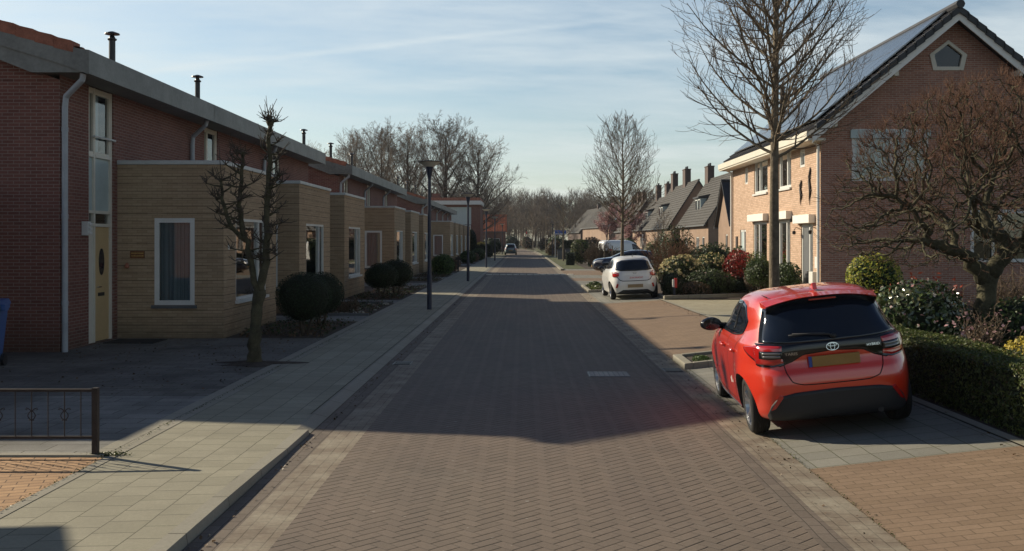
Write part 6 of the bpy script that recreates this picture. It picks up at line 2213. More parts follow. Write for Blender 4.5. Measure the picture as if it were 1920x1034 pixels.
# ---------------------------------------------------------------- twisted dome tree (space colonisation)
def dome_tree():
    r_ = np.random.default_rng(21)
    # limbs laid out along the photo's main forks; local frame at trunk base
    t = Tree(77)
    V = Vector
    def limb(pts, rad, n=9):
        # add gnarled detail between the given joints
        P = [V(pts[0])]; Rr = [rad[0]]
        for i in range(len(pts) - 1):
            a, b = V(pts[i]), V(pts[i + 1])
            for k in range(1, 4):
                u = k / 3
                q = a.lerp(b, u)
                if k < 3: q += V((t.r.uniform(-1, 1), t.r.uniform(-1, 1), t.r.uniform(-1, 1))) * 0.035
                P.append(q); Rr.append((rad[i] + (rad[i + 1] - rad[i]) * u) * t.r.uniform(0.92, 1.12))
        t.wood.tube(P, Rr, n)
        return P
    start = []
    L0 = limb([(-0.12, 0, 0.0), (-0.06, 0, 0.35), (0.02, 0, 0.75), (0.06, 0.0, 1.15), (0.10, 0.02, 1.40)], [0.22, 0.17, 0.145, 0.15, 0.14], 12)
    limbs = [
        ([(0.08, 0, 1.30), (-0.12, -0.05, 1.48), (-0.30, -0.1, 1.66), (-0.62, -0.15, 1.76), (-0.92, -0.2, 1.86), (-1.25, -0.2, 1.90)], [0.13, 0.12, 0.10, 0.09, 0.065, 0.03]),
        ([(-0.90, -0.2, 1.86), (-0.93, -0.22, 2.02), (-1.15, -0.3, 2.3), (-1.45, -0.3, 2.55)], [0.06, 0.055, 0.04, 0.025]),
        ([(-0.45, -0.1, 1.72), (-0.42, 0.0, 1.95), (-0.45, 0.2, 2.2), (-0.7, 0.4, 2.5)], [0.065, 0.06, 0.05, 0.035]),
        ([(0.10, 0, 1.36), (0.24, 0.0, 1.55), (0.40, 0.05, 1.72), (0.34, 0.05, 1.92), (0.14, 0.0, 2.02), (-0.10, -0.1, 2.06), (-0.35, -0.2, 2.2)], [0.13, 0.115, 0.12, 0.11, 0.09, 0.08, 0.05]),
        ([(0.40, 0.05, 1.74), (0.62, -0.05, 1.86), (0.9, -0.1, 1.92), (1.3, -0.1, 2.1), (1.7, 0.0, 2.3)], [0.11, 0.09, 0.08, 0.06, 0.03]),
        ([(0.12, 0, 2.02), (0.10, 0.15, 2.3), (0.2, 0.3, 2.6), (0.4, 0.4, 3.0)], [0.075, 0.065, 0.05, 0.03]),
        ([(0.62, -0.05, 1.86), (0.52, -0.3, 2.1), (0.45, -0.6, 2.5), (0.6, -0.8, 2.9)], [0.06, 0.05, 0.04, 0.03]),
        ([(0.36, 0.05, 1.80), (0.5, 0.5, 2.05), (0.6, 1.0, 2.3), (0.9, 1.3, 2.6)], [0.08, 0.065, 0.05, 0.03]),
        ([(-0.10, -0.1, 2.06), (-0.3, -0.5, 2.2), (-0.6, -0.9, 2.5)], [0.06, 0.05, 0.03]),
        ([(-0.42, 0.0, 1.95), (-0.3, 0.6, 2.1), (-0.5, 1.1, 2.4)], [0.055, 0.045, 0.03]),
    ]
    nodes = []; par = []
    for pts, rad in limbs:
        P = limb(pts, rad)
        first = len(nodes)
        for k, p in enumerate(P):
            if k < 3: continue
            nodes.append(tuple(p)); par.append(-1)
    # attractors inside the dome
    Rx, Ry, Hz, z0 = 2.5, 2.2, 2.3, 2.15
    N = 4600
    a = r_.uniform(-1, 1, (N * 4, 3))
    a[:, 2] = r_.uniform(-0.35, 1, N * 4)
    rad_ = np.sqrt(a[:, 0]**2 + a[:, 1]**2)
    hh = np.where(a[:, 2] > 0, rad_**2 + a[:, 2]**2, (rad_ / 0.98)**2 + (a[:, 2] / 0.30)**2)
    keep = (hh < 1) & (hh > 0.10)
    a = a[keep][:N]
    A = a * np.array([Rx, Ry, Hz]) + np.array([0.0, 0, z0])
    # skew: the left side hangs lower
    A[:, 2] += np.where(A[:, 0] < 0, A[:, 0] * 0.12, 0)
    nodes, par, kids = colonise(A, nodes, 0.080, 0.11, 1.0, 0.34, 21)
    n = len(nodes)
    chains(t.wood, nodes, par, kids, 0.0058, 2.05, 0.062, thin=0.011)
    # fine shoots
    tips_ = [i for i in range(n) if not kids[i]]
    rr = t.r
    ctr = V((0, 0, z0 - 0.6))
    for i in tips_ + [i for i in range(0, n, 3) if nodes[i][2] > 2.2]:
        p = V(nodes[i])
        out = (p - ctr).normalized()
        hi = p.z > z0 + 0.9
        for k in range(5 if hi else 2):
            d = (out * 0.8 + V((rr.gauss(0, .5), rr.gauss(0, .5), rr.gauss(0.25 if hi else 0.0, .45)))).normalized()
            L = rr.uniform(0.08, 0.24)
            q = p + d * L * 0.5 + V((rr.gauss(0, .012), rr.gauss(0, .012), rr.gauss(0, .012)))
            t.twig.tube([p, q, p + d * L + V((0, 0, 0.02))], [0.0034, 0.003, 0.0022], 3, caps=False)
    return t


dt = dome_tree()
DX, DY = 7.08, 15.6
place_tree('dome_tree', dt, (DX, DY, 0.2), 'gnarled mossy tree with a dense clipped dome of bare reddish twigs beside the brick gable', (M_bark_moss, M_twig_red))


# ---------------------------------------------------------------- pollarded tree on the left
def pollard():
    t = Tree(9); rr = t.r; V = Vector
    def limb(pts, rad):
        P = []; Q = []
        for i in range(len(pts) - 1):
            a, b = V(pts[i]), V(pts[i + 1])
            for k in range(4):
                u = k / 4
                P.append(a.lerp(b, u) + V((rr.gauss(0, .012), rr.gauss(0, .012), 0))); Q.append((rad[i] + (rad[i + 1] - rad[i]) * u) * rr.uniform(0.93, 1.10))
        P.append(V(pts[-1])); Q.append(rad[-1])
        t.wood.tube(P, Q, 9)
        return P, Q
    def knot(p, r_, n=9, L=(0.08, 0.32), up=0.2):
        # swollen knob
        prof = [(0.0, -r_), (r_ * .7, -r_ * .7), (r_, 0), (r_ * .75, r_ * .65), (0, r_)]
        t.wood.lathe([(a * rr.uniform(.85, 1.15), b) for a, b in prof], 7, tuple(p))
        for k in range(n):
            az = rr.uniform(0, 2 * PI); el = rr.uniform(-0.5, 1.2)
            d = V((math.cos(az) * math.cos(el), math.sin(az) * math.cos(el), math.sin(el) + up)).normalized()
            ln = rr.uniform(*L)
            m = p + d * ln * .5 + V((rr.gauss(0, .02), rr.gauss(0, .02), rr.uniform(0, .03)))
            t.twig.tube([p, m, p + d * ln + V((0, 0, 0.06 * ln / .3))], [0.009, 0.007, 0.004], 4, caps=False)
            if rr.random() < .5:
                t.twig.tube([m, m + V((rr.gauss(0, .06), rr.gauss(0, .06), rr.uniform(0.0, .09)))], [0.006, 0.0035], 3, caps=False)
    limb([(0, 0, -0.02), (0.01, 0, 0.12), (0.02, 0, 0.5), (0.05, 0, 0.95), (0.09, 0, 1.22)], [0.15, 0.115, 0.095, 0.09, 0.105])
    A, Qa = limb([(0.08, 0, 1.12), (-0.03, 0, 1.62), (-0.17, 0, 2.15), (-0.26, 0.05, 2.65), (-0.24, 0.08, 3.05), (-0.20, 0.05, 3.5)], [0.060, 0.052, 0.046, 0.040, 0.032, 0.022])
    Bm, Qb = limb([(0.10, 0, 1.15), (0.19, 0, 1.7), (0.22, 0, 2.3), (0.24, 0.03, 2.9), (0.25, 0.02, 3.5), (0.27, 0.0, 4.02)], [0.070, 0.060, 0.053, 0.046, 0.038, 0.034])
    C, Qc = limb([(-0.14, 0, 2.05), (-0.36, -0.1, 2.3), (-0.48, -0.1, 2.65), (-0.54, -0.05, 3.05)], [0.042, 0.036, 0.030, 0.02])
    side = []
    for (P, Q) in ((A, Qa), (Bm, Qb), (C, Qc)):
        for k in range(4, len(P), 1):
          for _ in range(3 if P is Bm else 2):
            if rr.random() < 0.72:
                az = (0 if (P is Bm and rr.random() < .45) else rr.choice([0, PI])) + rr.gauss(0, .7)
                d = V((math.cos(az), math.sin(az) * .8, rr.uniform(0.0, 0.75))).normalized()
                L = rr.uniform(0.05, 0.34)
                e = P[k] + d * L
                t.wood.tube([P[k], P[k].lerp(e, .5) + V((0, 0, -.01)), e], [0.018, 0.013, 0.009], 6)
                knot(e, 0.015, rr.randint(5, 8), (0.06, 0.24))
    knot(Bm[-1], 0.075, 26, (0.10, 0.36), 0.5); knot(A[-1], 0.05, 12); knot(C[-1], 0.035, 10)
    for (x_, z_, h_) in ((0.25, 4.05, 0.42), (0.32, 4.0, 0.3), (-0.2, 3.35, 0.5), (-0.54, 3.05, 0.7)):
        p = V((x_, 0, z_)); t.twig.tube([p, p + V((-0.03, 0, h_ * .5)), p + V((-0.05, 0, h_))], [0.008, 0.006, 0.003], 4)
    return t


place_tree('pollarded_tree', pollard(), (-4.48, 16.9, ZL), 'knobbly pollarded tree with two upright limbs in the shaded front yard', (M_bark_moss, M_bark_dark))
mb = MB(); mb.grid(lambda u, v: (-4.48 + (0.30 + 0.16 * math.sin(u * 2 * PI * 3 + 1) + 0.12 * math.sin(u * 2 * PI * 5)) * v * math.cos(u * 2 * PI) * 1.3 + 0.2 * v * math.cos(u * 2 * PI), 16.9 + (0.45 + 0.10 * math.sin(u * 2 * PI * 4)) * v * math.sin(u * 2 * PI), ZL + 0.05 * (1 - v) + 0.002), 40, 4); struct(mb.build('tree_pit_soil', M_soil, smooth=True))

# ================================================================ STREET FURNITURE
def lamp_post():
    h = empty('street_lamp', (0, 0, 0), 0, '', 'street lamp', 'dark blue street lamps')
    b = MB()
    b.lathe([(0.072, 0), (0.072, 1.0), (0.066, 1.03), (0.058, 1.06), (0.050, 3.85)], 16)
    b.lathe([(0.050, 3.85), (0.052, 3.9), (0.085, 4.05), (0.118, 4.20), (0.13, 4.235), (0.0, 4.235)], 20)
    b.build('pole', M_blue_metal, h, smooth=False)
    b = MB(); b.lathe([(0.125, 4.2351), (0.20, 4.29), (0.29, 4.345), (0.33, 4.375), (0.0, 4.375)], 24)
    b.build('diffuser', M_opal, h, smooth=False)
    b = MB(); b.lathe([(0.0, 4.376), (0.36, 4.376), (0.365, 4.392), (0.345, 4.405), (0.12, 4.425), (0.0, 4.43)], 24)
    b.build('lamp_cover', M_black, h, smooth=False)
    b = MB(); b.box(-0.04, 0.04, -0.076, -0.06, 0.45, 0.75); b.build('service_door', M_blue_metal, h)
    return h


lp = lamp_post()
spots = [(-2.77, 30.1, 'nearest street lamp, on the left pavement before the first sunlit gap'), (-2.74, 50.9, 'second street lamp on the left pavement'), (-2.74, 76.2, 'third street lamp on the left pavement, beside the far row of houses'),
         (-2.78, 101.5, 'fourth street lamp on the left pavement, before the orange roof'), (-2.95, 146, 'small faraway street lamp standing by the distant teal car'), (3.95, 133, 'slim faraway street lamp on the right verge')]
for i, (x, y, lb) in enumerate(spots):
    if i == 0:
        lp.location = (x, y, ZL); lp['label'] = lb; lp.rotation_euler = (0, 0, 0)
    else:
        dup(lp, (x, y, ZL if x < 0 else 0.0), 0, lb)

# ornamental fence
fe = empty('garden_fence', (-4.08, 9.68, ZL + 0.02), 0, 'low rusty iron fence with scroll ornaments in the left foreground', 'fence')
b = MB(); b.box(-0.028, 0.028, -0.028, 0.028, -0.02, 0.63)
fp = b.build('fence_post', M_rust, fe, bevel=0.004)
b = MB(); b.box(-2.20, -0.03, -0.02, 0.02, 0.592, 0.618); b.box(-2.20, -0.03, -0.015, 0.015, 0.145, 0.168); b.build('rail', M_rust, fe)
b = MB(); b.box(-2.256, -2.2, -0.028, 0.028, -0.02, 0.63); b.build('fence_post', M_rust, fe, bevel=0.004)
xx = -0.14
k = 0
while xx > -2.15:
    b = MB(); b.tube([(xx, 0, 0.168), (xx, 0, 0.592)], 0.0055, 6)
    bar = b.build('bar', M_rust, fe)
    if k % 2 == 1:
        b = MB()
        for s_ in (-1, 1):
            zc = 0.375
            pts = []
            for i in range(13):
                u = i / 12
                a = u * PI
                pts.append((xx + s_ * 0.040 * math.sin(a) * (1 - 0.25 * u), 0, zc - 0.06 + 0.10 * u))
            b.tube(pts, 0.0045, 5)
            pts = [(xx, 0, zc + 0.03), (xx + s_ * 0.03, 0, zc + 0.055), (xx + s_ * 0.052, 0, zc + 0.062), (xx + s_ * 0.056, 0, zc + 0.047), (xx + s_ * 0.044, 0, zc + 0.042)]
            b.tube(pts, 0.0045, 5)
            b.lathe([(0, -.008), (.009, 0), (0, .008)], 6, (xx + s_ * 0.018, 0, zc - 0.055))
        b.build('scroll_ornament', M_rust, bar)
    xx -= 0.157
    k += 1
# weed tuft at the fence foot
p_ = rng.normal(0, 1, (420, 3)) * np.array([0.09, 0.035, 0.006]) + np.array([-3.98, 9.70, ZL + 0.015])
tag(leaves('moss_tuft', p_, np.tile([0, 0, 1.0], (420, 1)), 0.014, F_hedge, None, 1.8, 0.8), 'yellowish weeds at the foot of the fence post', 'weeds', kind='stuff')

# blue wheeled bin
bn = empty('wheeled_bin', (-8.74, 16.4, ZL), R(8), 'blue wheeled refuse bin at the left edge of the picture', 'bin')
b = MB()
def bq(z, w_, d_): return [(-w_, -d_, z), (w_, -d_, z), (w_, d_, z), (-w_, d_, z)]
A_, B_ = bq(0.06, 0.21, 0.24), bq(0.98, 0.28, 0.34)
n0 = 0
b.v += A_ + B_; b.f += [(0, 3, 2, 1), (4, 5, 6, 7), (0, 1, 5, 4), (1, 2, 6, 5), (2, 3, 7, 6), (3, 0, 4, 7)]; b.m += [0] * 6
b.box(-0.30, 0.30, -0.36, 0.36, 0.94, 0.99)
b.build('bin_body', M_bin, bn, bevel=0.012)
b = MB()
b.prism([(-0.38, 0.992), (0.36, 0.992), (0.40, 1.03), (0.30, 1.10), (-0.30, 1.06), (-0.39, 1.02)], 'y', -0.30, 0.30, T=lambda x_, y_, z_: (y_, x_, z_))
b.tube([(-0.26, 0.40, 1.02), (0.26, 0.40, 1.02)], 0.018, 8)
b.box(0.30, 0.37, -0.08, 0.1, 0.92, 1.02)
b.build('lid', M_bin, bn, bevel=0.01)
b = MB(); b.lathe([(0.0, -0.27), (0.1, -0.27), (0.1, -0.22), (0, -0.22)], 16, (0, 0.22, 0.1), axis='x'); b.lathe([(0.0, 0.22), (0.1, 0.22), (0.1, 0.27), (0, 0.27)], 16, (0, 0.22, 0.1), axis='x')
b.build('wheel', M_black, bn)

# red and white marker post at the garden corner
mp = empty('marker_post', (5.10, 34.05, 0.16), 0, 'short post with red and white reflector cap at the garden corner', 'marker post')
b = MB(); b.lathe([(0.035, 0), (0.035, 0.36), (0, 0.36)], 10); b.build('post', M_blue_metal, mp)
b = MB(); b.box(-0.07, -0.005, -0.04, 0.04, 0.36, 0.62); b.build('white_reflector', M_white, mp, bevel=0.01)
b = MB(); b.box(-0.004, 0.085, -0.04, 0.04, 0.34, 0.66); b.build('red_reflector', M_redpost, mp, bevel=0.01)

# street name sign, poles, bollards and bins on the far right verge
sg = empty('street_sign', (4.3, 118, 0), 0, 'blue street name sign on thin posts on the far right verge', 'sign')
b = MB(); b.tube([(-0.5, 0, 0), (-0.5, 0, 3.3)], 0.05, 8); b.tube([(0.5, 0, 0), (0.5, 0, 3.3)], 0.05, 8); b.build('post', M_pipe, sg)
b = MB(); b.box(-0.55, 0.75, -0.085, -0.055, 2.75, 3.25, 0); b.box(-0.5, 0.7, -0.092, -0.0855, 2.78, 2.86, 1); b.build('sign_plate', [M_sign_blue, M_white], sg)
sg = empty('marker_sign', (4.12, 88, 0), 0, 'small blue and white sign post beside the clipped dark box bush', 'sign')
b = MB(); b.tube([(0, 0, 0), (0, 0, 0.8)], 0.04, 8); b.build('post', M_pipe, sg)
b = MB(); b.box(-0.13, 0.13, -0.07, -0.042, 0.42, 0.95, 0); b.box(-0.12, 0.12, -0.075, -0.0705, 0.62, 0.93, 1); b.build('sign_plate', [M_white, M_sign_blue], sg, bevel=0.005)
pp = empty('striped_pole', (0.95, 246, 0), 0, 'distant red and white striped pole where the road bends away', 'pole')
b = MB()
for i in range(7): b.tube([(0, 0, i * 0.6), (0, 0, i * 0.6 + 0.598)], 0.11, 8, m=i % 2)
b.build('pole', [M_redpost, M_white], pp)
# pair of wooden tree stakes and a sign pole by the navy car
for (x, y, hgt, lb) in ((5.2, 64.5, 1.75, 'left one of two thin tree stakes beyond the white hatchback'), (5.75, 65.0, 1.75, 'right one of two thin tree stakes beyond the white hatchback')):
    b = MB(); b.tube([(0, 0, 0), (0, 0, hgt)], 0.035, 7); o = b.build('tree_stake', M_bark, loc=(x, y, 0)); tag(o, lb, 'stake', 'tree stakes')
b = MB(); b.tube([(0, 0, 0), (0, 0, 2.5)], 0.035, 8); b.box(-0.05, 0.05, -0.05, 0.05, 2.5, 2.52); tag(b.build('sign_pole', M_pipe, loc=(8.3, 70, 0)), 'thin grey pole rising behind the navy car', 'pole')
# bare young trees along the far verge
yt = street_tree(31, 6.2, 2.3, 0.07, 1.25, 20, tip=0.010, k2=5, k3=2)
o1 = place_tree('young_tree', yt, (4.05, 101, 0), 'slender bare tree on the verge beside the blue street sign', (M_bark, M_twig_far), 'young bare trees on the far verges')
for (x, y, rz, sc, lb) in ((3.6, 158, 1.0, 0.95, 'faraway slender bare tree on the right verge before the wood'), (2.2, 215, 2.0, 1.25, 'pale trunked bare tree where the road bends'), (8.35, 60.2, 2.2, 0.62, 'small bare sapling between the navy car and the van')):
    dup(o1, (x, y, 0), rz, lb, scale=sc)
b = MB(); 
for i in range(2):
    pass
gb2 = empty('wheeled_bin', (3.95, 108, 0), 0, 'grey wheeled bin left of the pair under the far hedge', 'bin', 'grey bins by the far hedge')
b = MB(); b.v += [(-.22, -.25, .05), (.22, -.25, .05), (.22, .25, .05), (-.22, .25, .05), (-.29, -.35, 1.0), (.29, -.35, 1.0), (.29, .35, 1.0), (-.29, .35, 1.0)]; b.f += [(0, 3, 2, 1), (4, 5, 6, 7), (0, 1, 5, 4), (1, 2, 6, 5), (2, 3, 7, 6), (3, 0, 4, 7)]; b.m += [0] * 6
b.build('bin_body', M_sill, gb2); b = MB(); b.box(-.3, .3, -.38, .38, 1.002, 1.08); b.build('lid', M_blue_metal, gb2)
dup(gb2, (4.85, 108.2, 0), 0, 'grey wheeled bin right of the pair under the far hedge')

# ================================================================ PLANTS LEFT
shrub('topiary_shrub', (-4.72, 21.9, ZL), (0.60, 0.60, 0.56), F_box, 'dark clipped ball shrub on stems beside the pollarded tree', n=9000, size=0.022, stem=0.30, amp=0.07, shell=0.2, corek=0.86, group='clipped ball shrubs', asp=1.4)
shrub('topiary_shrub', (-4.80, 24.1, ZL), (0.56, 0.56, 0.52), F_box, 'clipped ball shrub half hidden behind the nearest ball shrub', n=7000, size=0.024, stem=0.30, amp=0.07, shell=0.2, corek=0.86, group='clipped ball shrubs', asp=1.4)
shrub('topiary_shrub', (-5.02, 36.0, ZL), (0.62, 0.6, 0.48), F_box, 'front one of the clipped shrubs under the second bay, on bare stems', n=5000, size=0.03, stem=0.34, amp=0.07, shell=0.2, corek=0.86, group='clipped ball shrubs', asp=1.4)
shrub('topiary_shrub', (-4.75, 37.9, ZL), (0.66, 0.6, 0.54), F_box, 'clipped shrub just behind the stemmed front one, left of the first lamp post', n=5000, size=0.03, stem=0.32, amp=0.07, shell=0.2, corek=0.86, group='clipped ball shrubs', asp=1.4)
shrub('round_bush', (-4.75, 60.0, ZL), (0.72, 0.72, 0.62), F_light, 'fresh green round bush between the first two lamp posts', n=3500, size=0.055, amp=0.12)
for (x, y, r_, m_, lb) in ((-4.8, 67.5, 0.55, F_brown, 'brownish low bush before the farthest row'), (-4.9, 90.5, 0.75, F_green, 'dark bush below the far bays, beside the second lamp post'), (-4.7, 96.0, 0.6, F_brown, 'brown bush below the far bays'), (-4.6, 104, 0.8, F_green, 'larger dark bush near the end of the far bays')):
    shrub('low_bush', (x, y, ZL), (r_, r_ * 1.6, r_ * 0.8), m_, lb, n=1600, size=0.09, amp=0.2)
shrub('columnar_conifer', (-6.1, 121.5, ZL), (0.62, 0.6, 1.75), F_conifer, 'dark columnar conifer against the far brick building', n=3500, size=0.10, amp=0.05, corek=0.85)
shrub('low_bush', (-5.3, 128.5, 0), (0.8, 0.8, 1.0), F_yellow, 'yellow green bush right of the dark conifer', n=1200, size=0.11)
# low hedge box left beyond
b_ = empty('clipped_hedge', (-4.9, 126, 0), 0, 'dark clipped hedge block at the end of the left pavement', 'hedge')
def hedge_block(parent, x0, x1, y0, y1, z0, z1, mat, n, size, corem=None, ztop=None, jit=0.5, wob=0.03):
    lx, ly, lz = x1 - x0, y1 - y0, z1 - z0
    faces = [('t', lx * ly), ('a', ly * lz), ('b', ly * lz), ('c', lx * lz), ('d', lx * lz)]
    tot = sum(f[1] for f in faces)
    P = []; N = []
    for nm, ar in faces:
        k = int(n * ar / tot)
        u, v = rng.random(k), rng.random(k)
        dep = -rng.random(k) ** 2 * 0.10
        if nm == 't': P.append(np.c_[x0 + lx * u, y0 + ly * v, z1 + dep]); N.append(np.tile([0, 0, 1.0], (k, 1)))
        if nm == 'a': P.append(np.c_[x0 - dep, y0 + ly * u, z0 + lz * v]); N.append(np.tile([-1.0, 0, 0], (k, 1)))
        if nm == 'b': P.append(np.c_[x1 + dep, y0 + ly * u, z0 + lz * v]); N.append(np.tile([1.0, 0, 0], (k, 1)))
        if nm == 'c': P.append(np.c_[x0 + lx * u, y0 - dep, z0 + lz * v]); N.append(np.tile([0, -1.0, 0], (k, 1)))
        if nm == 'd': P.append(np.c_[x0 + lx * u, y1 + dep, z0 + lz * v]); N.append(np.tile([0, 1.0, 0], (k, 1)))
    P = np.vstack(P); N = np.vstack(N)
    P[:, 0] += wob * np.sin(P[:, 1] * 2.1 + P[:, 2] * 3); P[:, 2] += wob * np.sin(P[:, 1] * 1.7 + P[:, 0] * 2) * (P[:, 2] > z0 + 0.1)
    leaves('foliage', P, N, size, mat, parent, 1.7, jit)
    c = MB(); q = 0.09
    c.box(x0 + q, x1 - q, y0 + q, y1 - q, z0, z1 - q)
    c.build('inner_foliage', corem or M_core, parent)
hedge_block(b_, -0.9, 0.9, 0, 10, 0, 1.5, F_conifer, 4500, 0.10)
# ground cover in the left beds
P = []
for a, b in segs[:5]:
    k = int((b - a) * 170)
    P.append(np.c_[rng.uniform(-6.1, -4.3, k), rng.uniform(a + .2, b - .2, k), ZL + np.abs(rng.normal(0, 0.05, k))])
P = np.vstack(P)
tag(leaves('ground_cover', P, np.tile([0, 0, 1.0], (len(P), 1)), 0.045, F_brown, None, 1.8, 0.7), 'low brown ground cover in the beds before the bays', 'ground cover', kind='stuff')
P = P[rng.random(len(P)) < 0.5] + np.array([0.1, 0.1, 0.03])
tag(leaves('ground_cover', P, np.tile([0, 0, 1.0], (len(P), 1)), 0.04, F_green, None, 1.8, 0.7), 'green ground cover in the beds before the bays', 'ground cover', kind='stuff')
twiggy('bare_shrub', (-5.5, 26.9, ZL), 0.75, 0.9, 'small bare shrub below the second bay', 3, n=16, leafm=F_green, leafn=700, leafs=0.03)
twiggy('bare_shrub', (-4.9, 28.6, ZL), 0.35, 1.2, 'low straggling shrub at the bed edge beside the pavement', 5, n=16, leafm=F_brown, leafn=900, leafs=0.03)
b = MB()
r_ = random.Random(2)
for (a, c) in ((26.0, 27.6), (49.0, 54.0), (42, 45)):
    pass
for k in range(60):
    x, y = r_.uniform(-5.6, -4.3), r_.choice([r_.uniform(28.0, 32.5), r_.uniform(42, 45), r_.uniform(49.2, 53.8)])
    s_ = r_.uniform(0.05, 0.13)
    b.lathe([(0, 0), (s_, 0.01), (s_ * .85, s_ * .5), (0, s_ * .75)], 6, (x, y, ZL), T=None)
tag(b.build('pale_stones', M_gravel), 'scattered pale stones in the flower beds on the left', 'stones', kind='stuff')
# bed edging rows
for ye, lb in ((27.55, 'nearest dark edging board, before the second bay'), (32.85, 'dark edging board at the far end of the second bed'), (48.95, 'dark edging board below the middle row')):
    b = MB(); b.box(-5.8, -4.2, ye, ye + 0.08, 0, ZL + 0.07)
    tag(b.build('bed_edging', M_sill), lb, 'edging', 'flower bed edging boards')
# low wooden post rail beside the far row
pr = empty('post_and_rail', (-4.2, 66.0, ZL), 0, 'small post with a crossbar at the garden corner near the second lamp post', 'post')
b = MB(); b.box(-0.05, 0.05, -0.05, 0.05, 0, 1.05); b.box(-0.18, 0.18, -0.06, -0.051, 0.75, 0.95); b.build('post', M_fence_wood, pr)

# ================================================================ PLANTS RIGHT
he = empty('clipped_hedge', (4.70, 4.5, 0), 0, 'low clipped green hedge running beside the red car', 'hedge')
def hedge_near(parent):
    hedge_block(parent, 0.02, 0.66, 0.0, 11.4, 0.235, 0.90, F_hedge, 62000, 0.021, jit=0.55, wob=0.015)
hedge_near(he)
shrub('camellia_bush', (6.28, 15.9, 0.22), (0.70, 0.66, 0.66), F_gloss, 'glossy leaved flowering bush just behind the hedge, with white flowers', n=3600, size=0.050, flowers=(F_whitefl, 26, 0.032, -0.3), tips=(F_redtip, 12, 0.03), amp=0.18, shell=0.5, corek=0.7, zmin=-0.95)
shrub('camellia_bush', (5.35, 17.2, 0.22), (0.52, 0.5, 0.50), F_gloss, 'smaller glossy bush left of the white flowering one, close to the red car', n=1700, size=0.05, flowers=(F_whitefl, 5, 0.03, 0), tips=(F_redtip, 4, 0.03), amp=0.18, shell=0.5, corek=0.7)
twiggy('flowering_shrub', (6.25, 13.9, 0.23), 0.75, 0.75, 'thin pinkish flowering shrub below the trunk of the gnarled tree', 6, n=26, leafm=F_brown, leafn=800, leafs=0.028, up=0.7)
P = np.array([(6.25, 13.9, 0.95)]) + rng.normal(0, 1, (70, 3)) * np.array([0.28, 0.25, 0.12])
fl = leaves('pink_flowers', P, np.tile([0, 0, 1.0], (70, 1)), 0.05, F_pink, None, 1.2, 0.8)
tag(fl, 'sparse pink flowers over the thin shrub under the gnarled tree', 'flowers', kind='stuff')
shrub('golden_shrub', (5.95, 11.7, 0.23), (0.42, 0.42, 0.40), F_yellow, 'bright yellow leaved shrub at the right edge behind the hedge', n=2600, size=0.030, amp=0.15, corek=0.75)
shrub('dark_shrub', (7.6, 15.6, 0.22), (0.75, 0.7, 0.52), F_green, 'dark green shrub right of the gnarled trunk', n=3000, size=0.04, amp=0.15)
twiggy('twiggy_shrub', (8.55, 17.4, 0.22), 1.15, 0.9, 'dense grey brown twiggy shrub at the right edge below the lower gable window', 8, n=60, mat=M_twig, kids=(8, 5), tip=0.004, r0=0.014)
shrub('variegated_ball_shrub', (7.62, 22.0, 0.20), (0.60, 0.58, 0.56), F_varieg, 'round yellow and green variegated shrub on a stem before the gable', n=4200, size=0.038, stem=0.55, amp=0.10, corek=0.8, nstem=2)
shrub('dark_shrub', (7.0, 21.2, 0.20), (0.5, 0.45, 0.42), F_brown, 'low reddish brown shrub behind the red car roof', n=1400, size=0.045, tips=(F_redtip, 10, 0.04))
shrub('dark_shrub', (8.3, 21.4, 0.20), (0.45, 0.45, 0.35), F_green, 'small dark shrub beneath the variegated ball', n=1200, size=0.045, tips=(F_redtip, 8, 0.04))
# garden of the orange brick house, D 34 .. 55
G = 0.10
shrub('hydrangea_bush', (5.75, 36.6, G), (0.85, 0.8, 0.72), F_green, 'wide bush crowded with dried cream hydrangea heads', n=2500, size=0.06, flowers=(F_cream, 150, 0.070, 0.0), amp=0.15)
shrub('hydrangea_bush', (7.05, 38.0, G), (0.75, 0.8, 0.75), F_green, 'second bush with cream hydrangea heads, nearer the red leaved shrub', n=2200, size=0.06, flowers=(F_cream, 90, 0.065, 0.05), amp=0.15)
shrub('dark_shrub', (5.15, 34.9, G), (0.42, 0.42, 0.45), F_box, 'small dark round shrub behind the red and white marker post', n=2200, size=0.035, amp=0.08)
shrub('dark_shrub', (6.55, 35.6, G), (0.85, 0.65, 0.52), F_green, 'low dark green shrub in front of the cream hydrangeas', n=3000, size=0.045, amp=0.15, flowers=(F_whitefl, 6, 0.03, 0.2))
shrub('dark_shrub', (5.9, 35.0, G), (0.6, 0.45, 0.30), F_brown, 'low brown flowerbed shrub along the garden kerb', n=1600, size=0.045, amp=0.2)
shrub('red_leaved_shrub', (7.95, 37.2, G), (0.62, 0.6, 0.66), F_red, 'crimson leaved shrub before the far front door', n=2400, size=0.060, stem=0.35, amp=0.25, shell=0.6, corek=0.0, nstem=5)
shrub('dark_shrub', (7.8, 36.9, G), (0.6, 0.5, 0.36), F_box, 'dark shrub at the foot of the crimson leaved shrub', n=1500, size=0.05, amp=0.2)
shrub('topiary_shrub', (8.12, 34.9, G), (0.50, 0.48, 0.46), F_brown, 'brownish clipped ball shrub left of the street tree trunk', n=3600, size=0.028, stem=0.18, amp=0.04, shell=0.2, corek=0.88)
shrub('tall_shrub', (6.85, 45.5, G), (1.05, 1.0, 1.25), F_green, 'tall green shrub with bare upright stems behind the hydrangeas', n=4200, size=0.06, amp=0.28, shell=0.6, corek=0.62)
twiggy('twiggy_shrub', (6.2, 43.5, G), 2.1, 0.9, 'upright brown stems rising in front of the tall green shrub', 12, n=34, mat=M_twig_red, kids=(6, 3), tip=0.006, r0=0.018, leafm=F_brown, leafn=900, leafs=0.04)
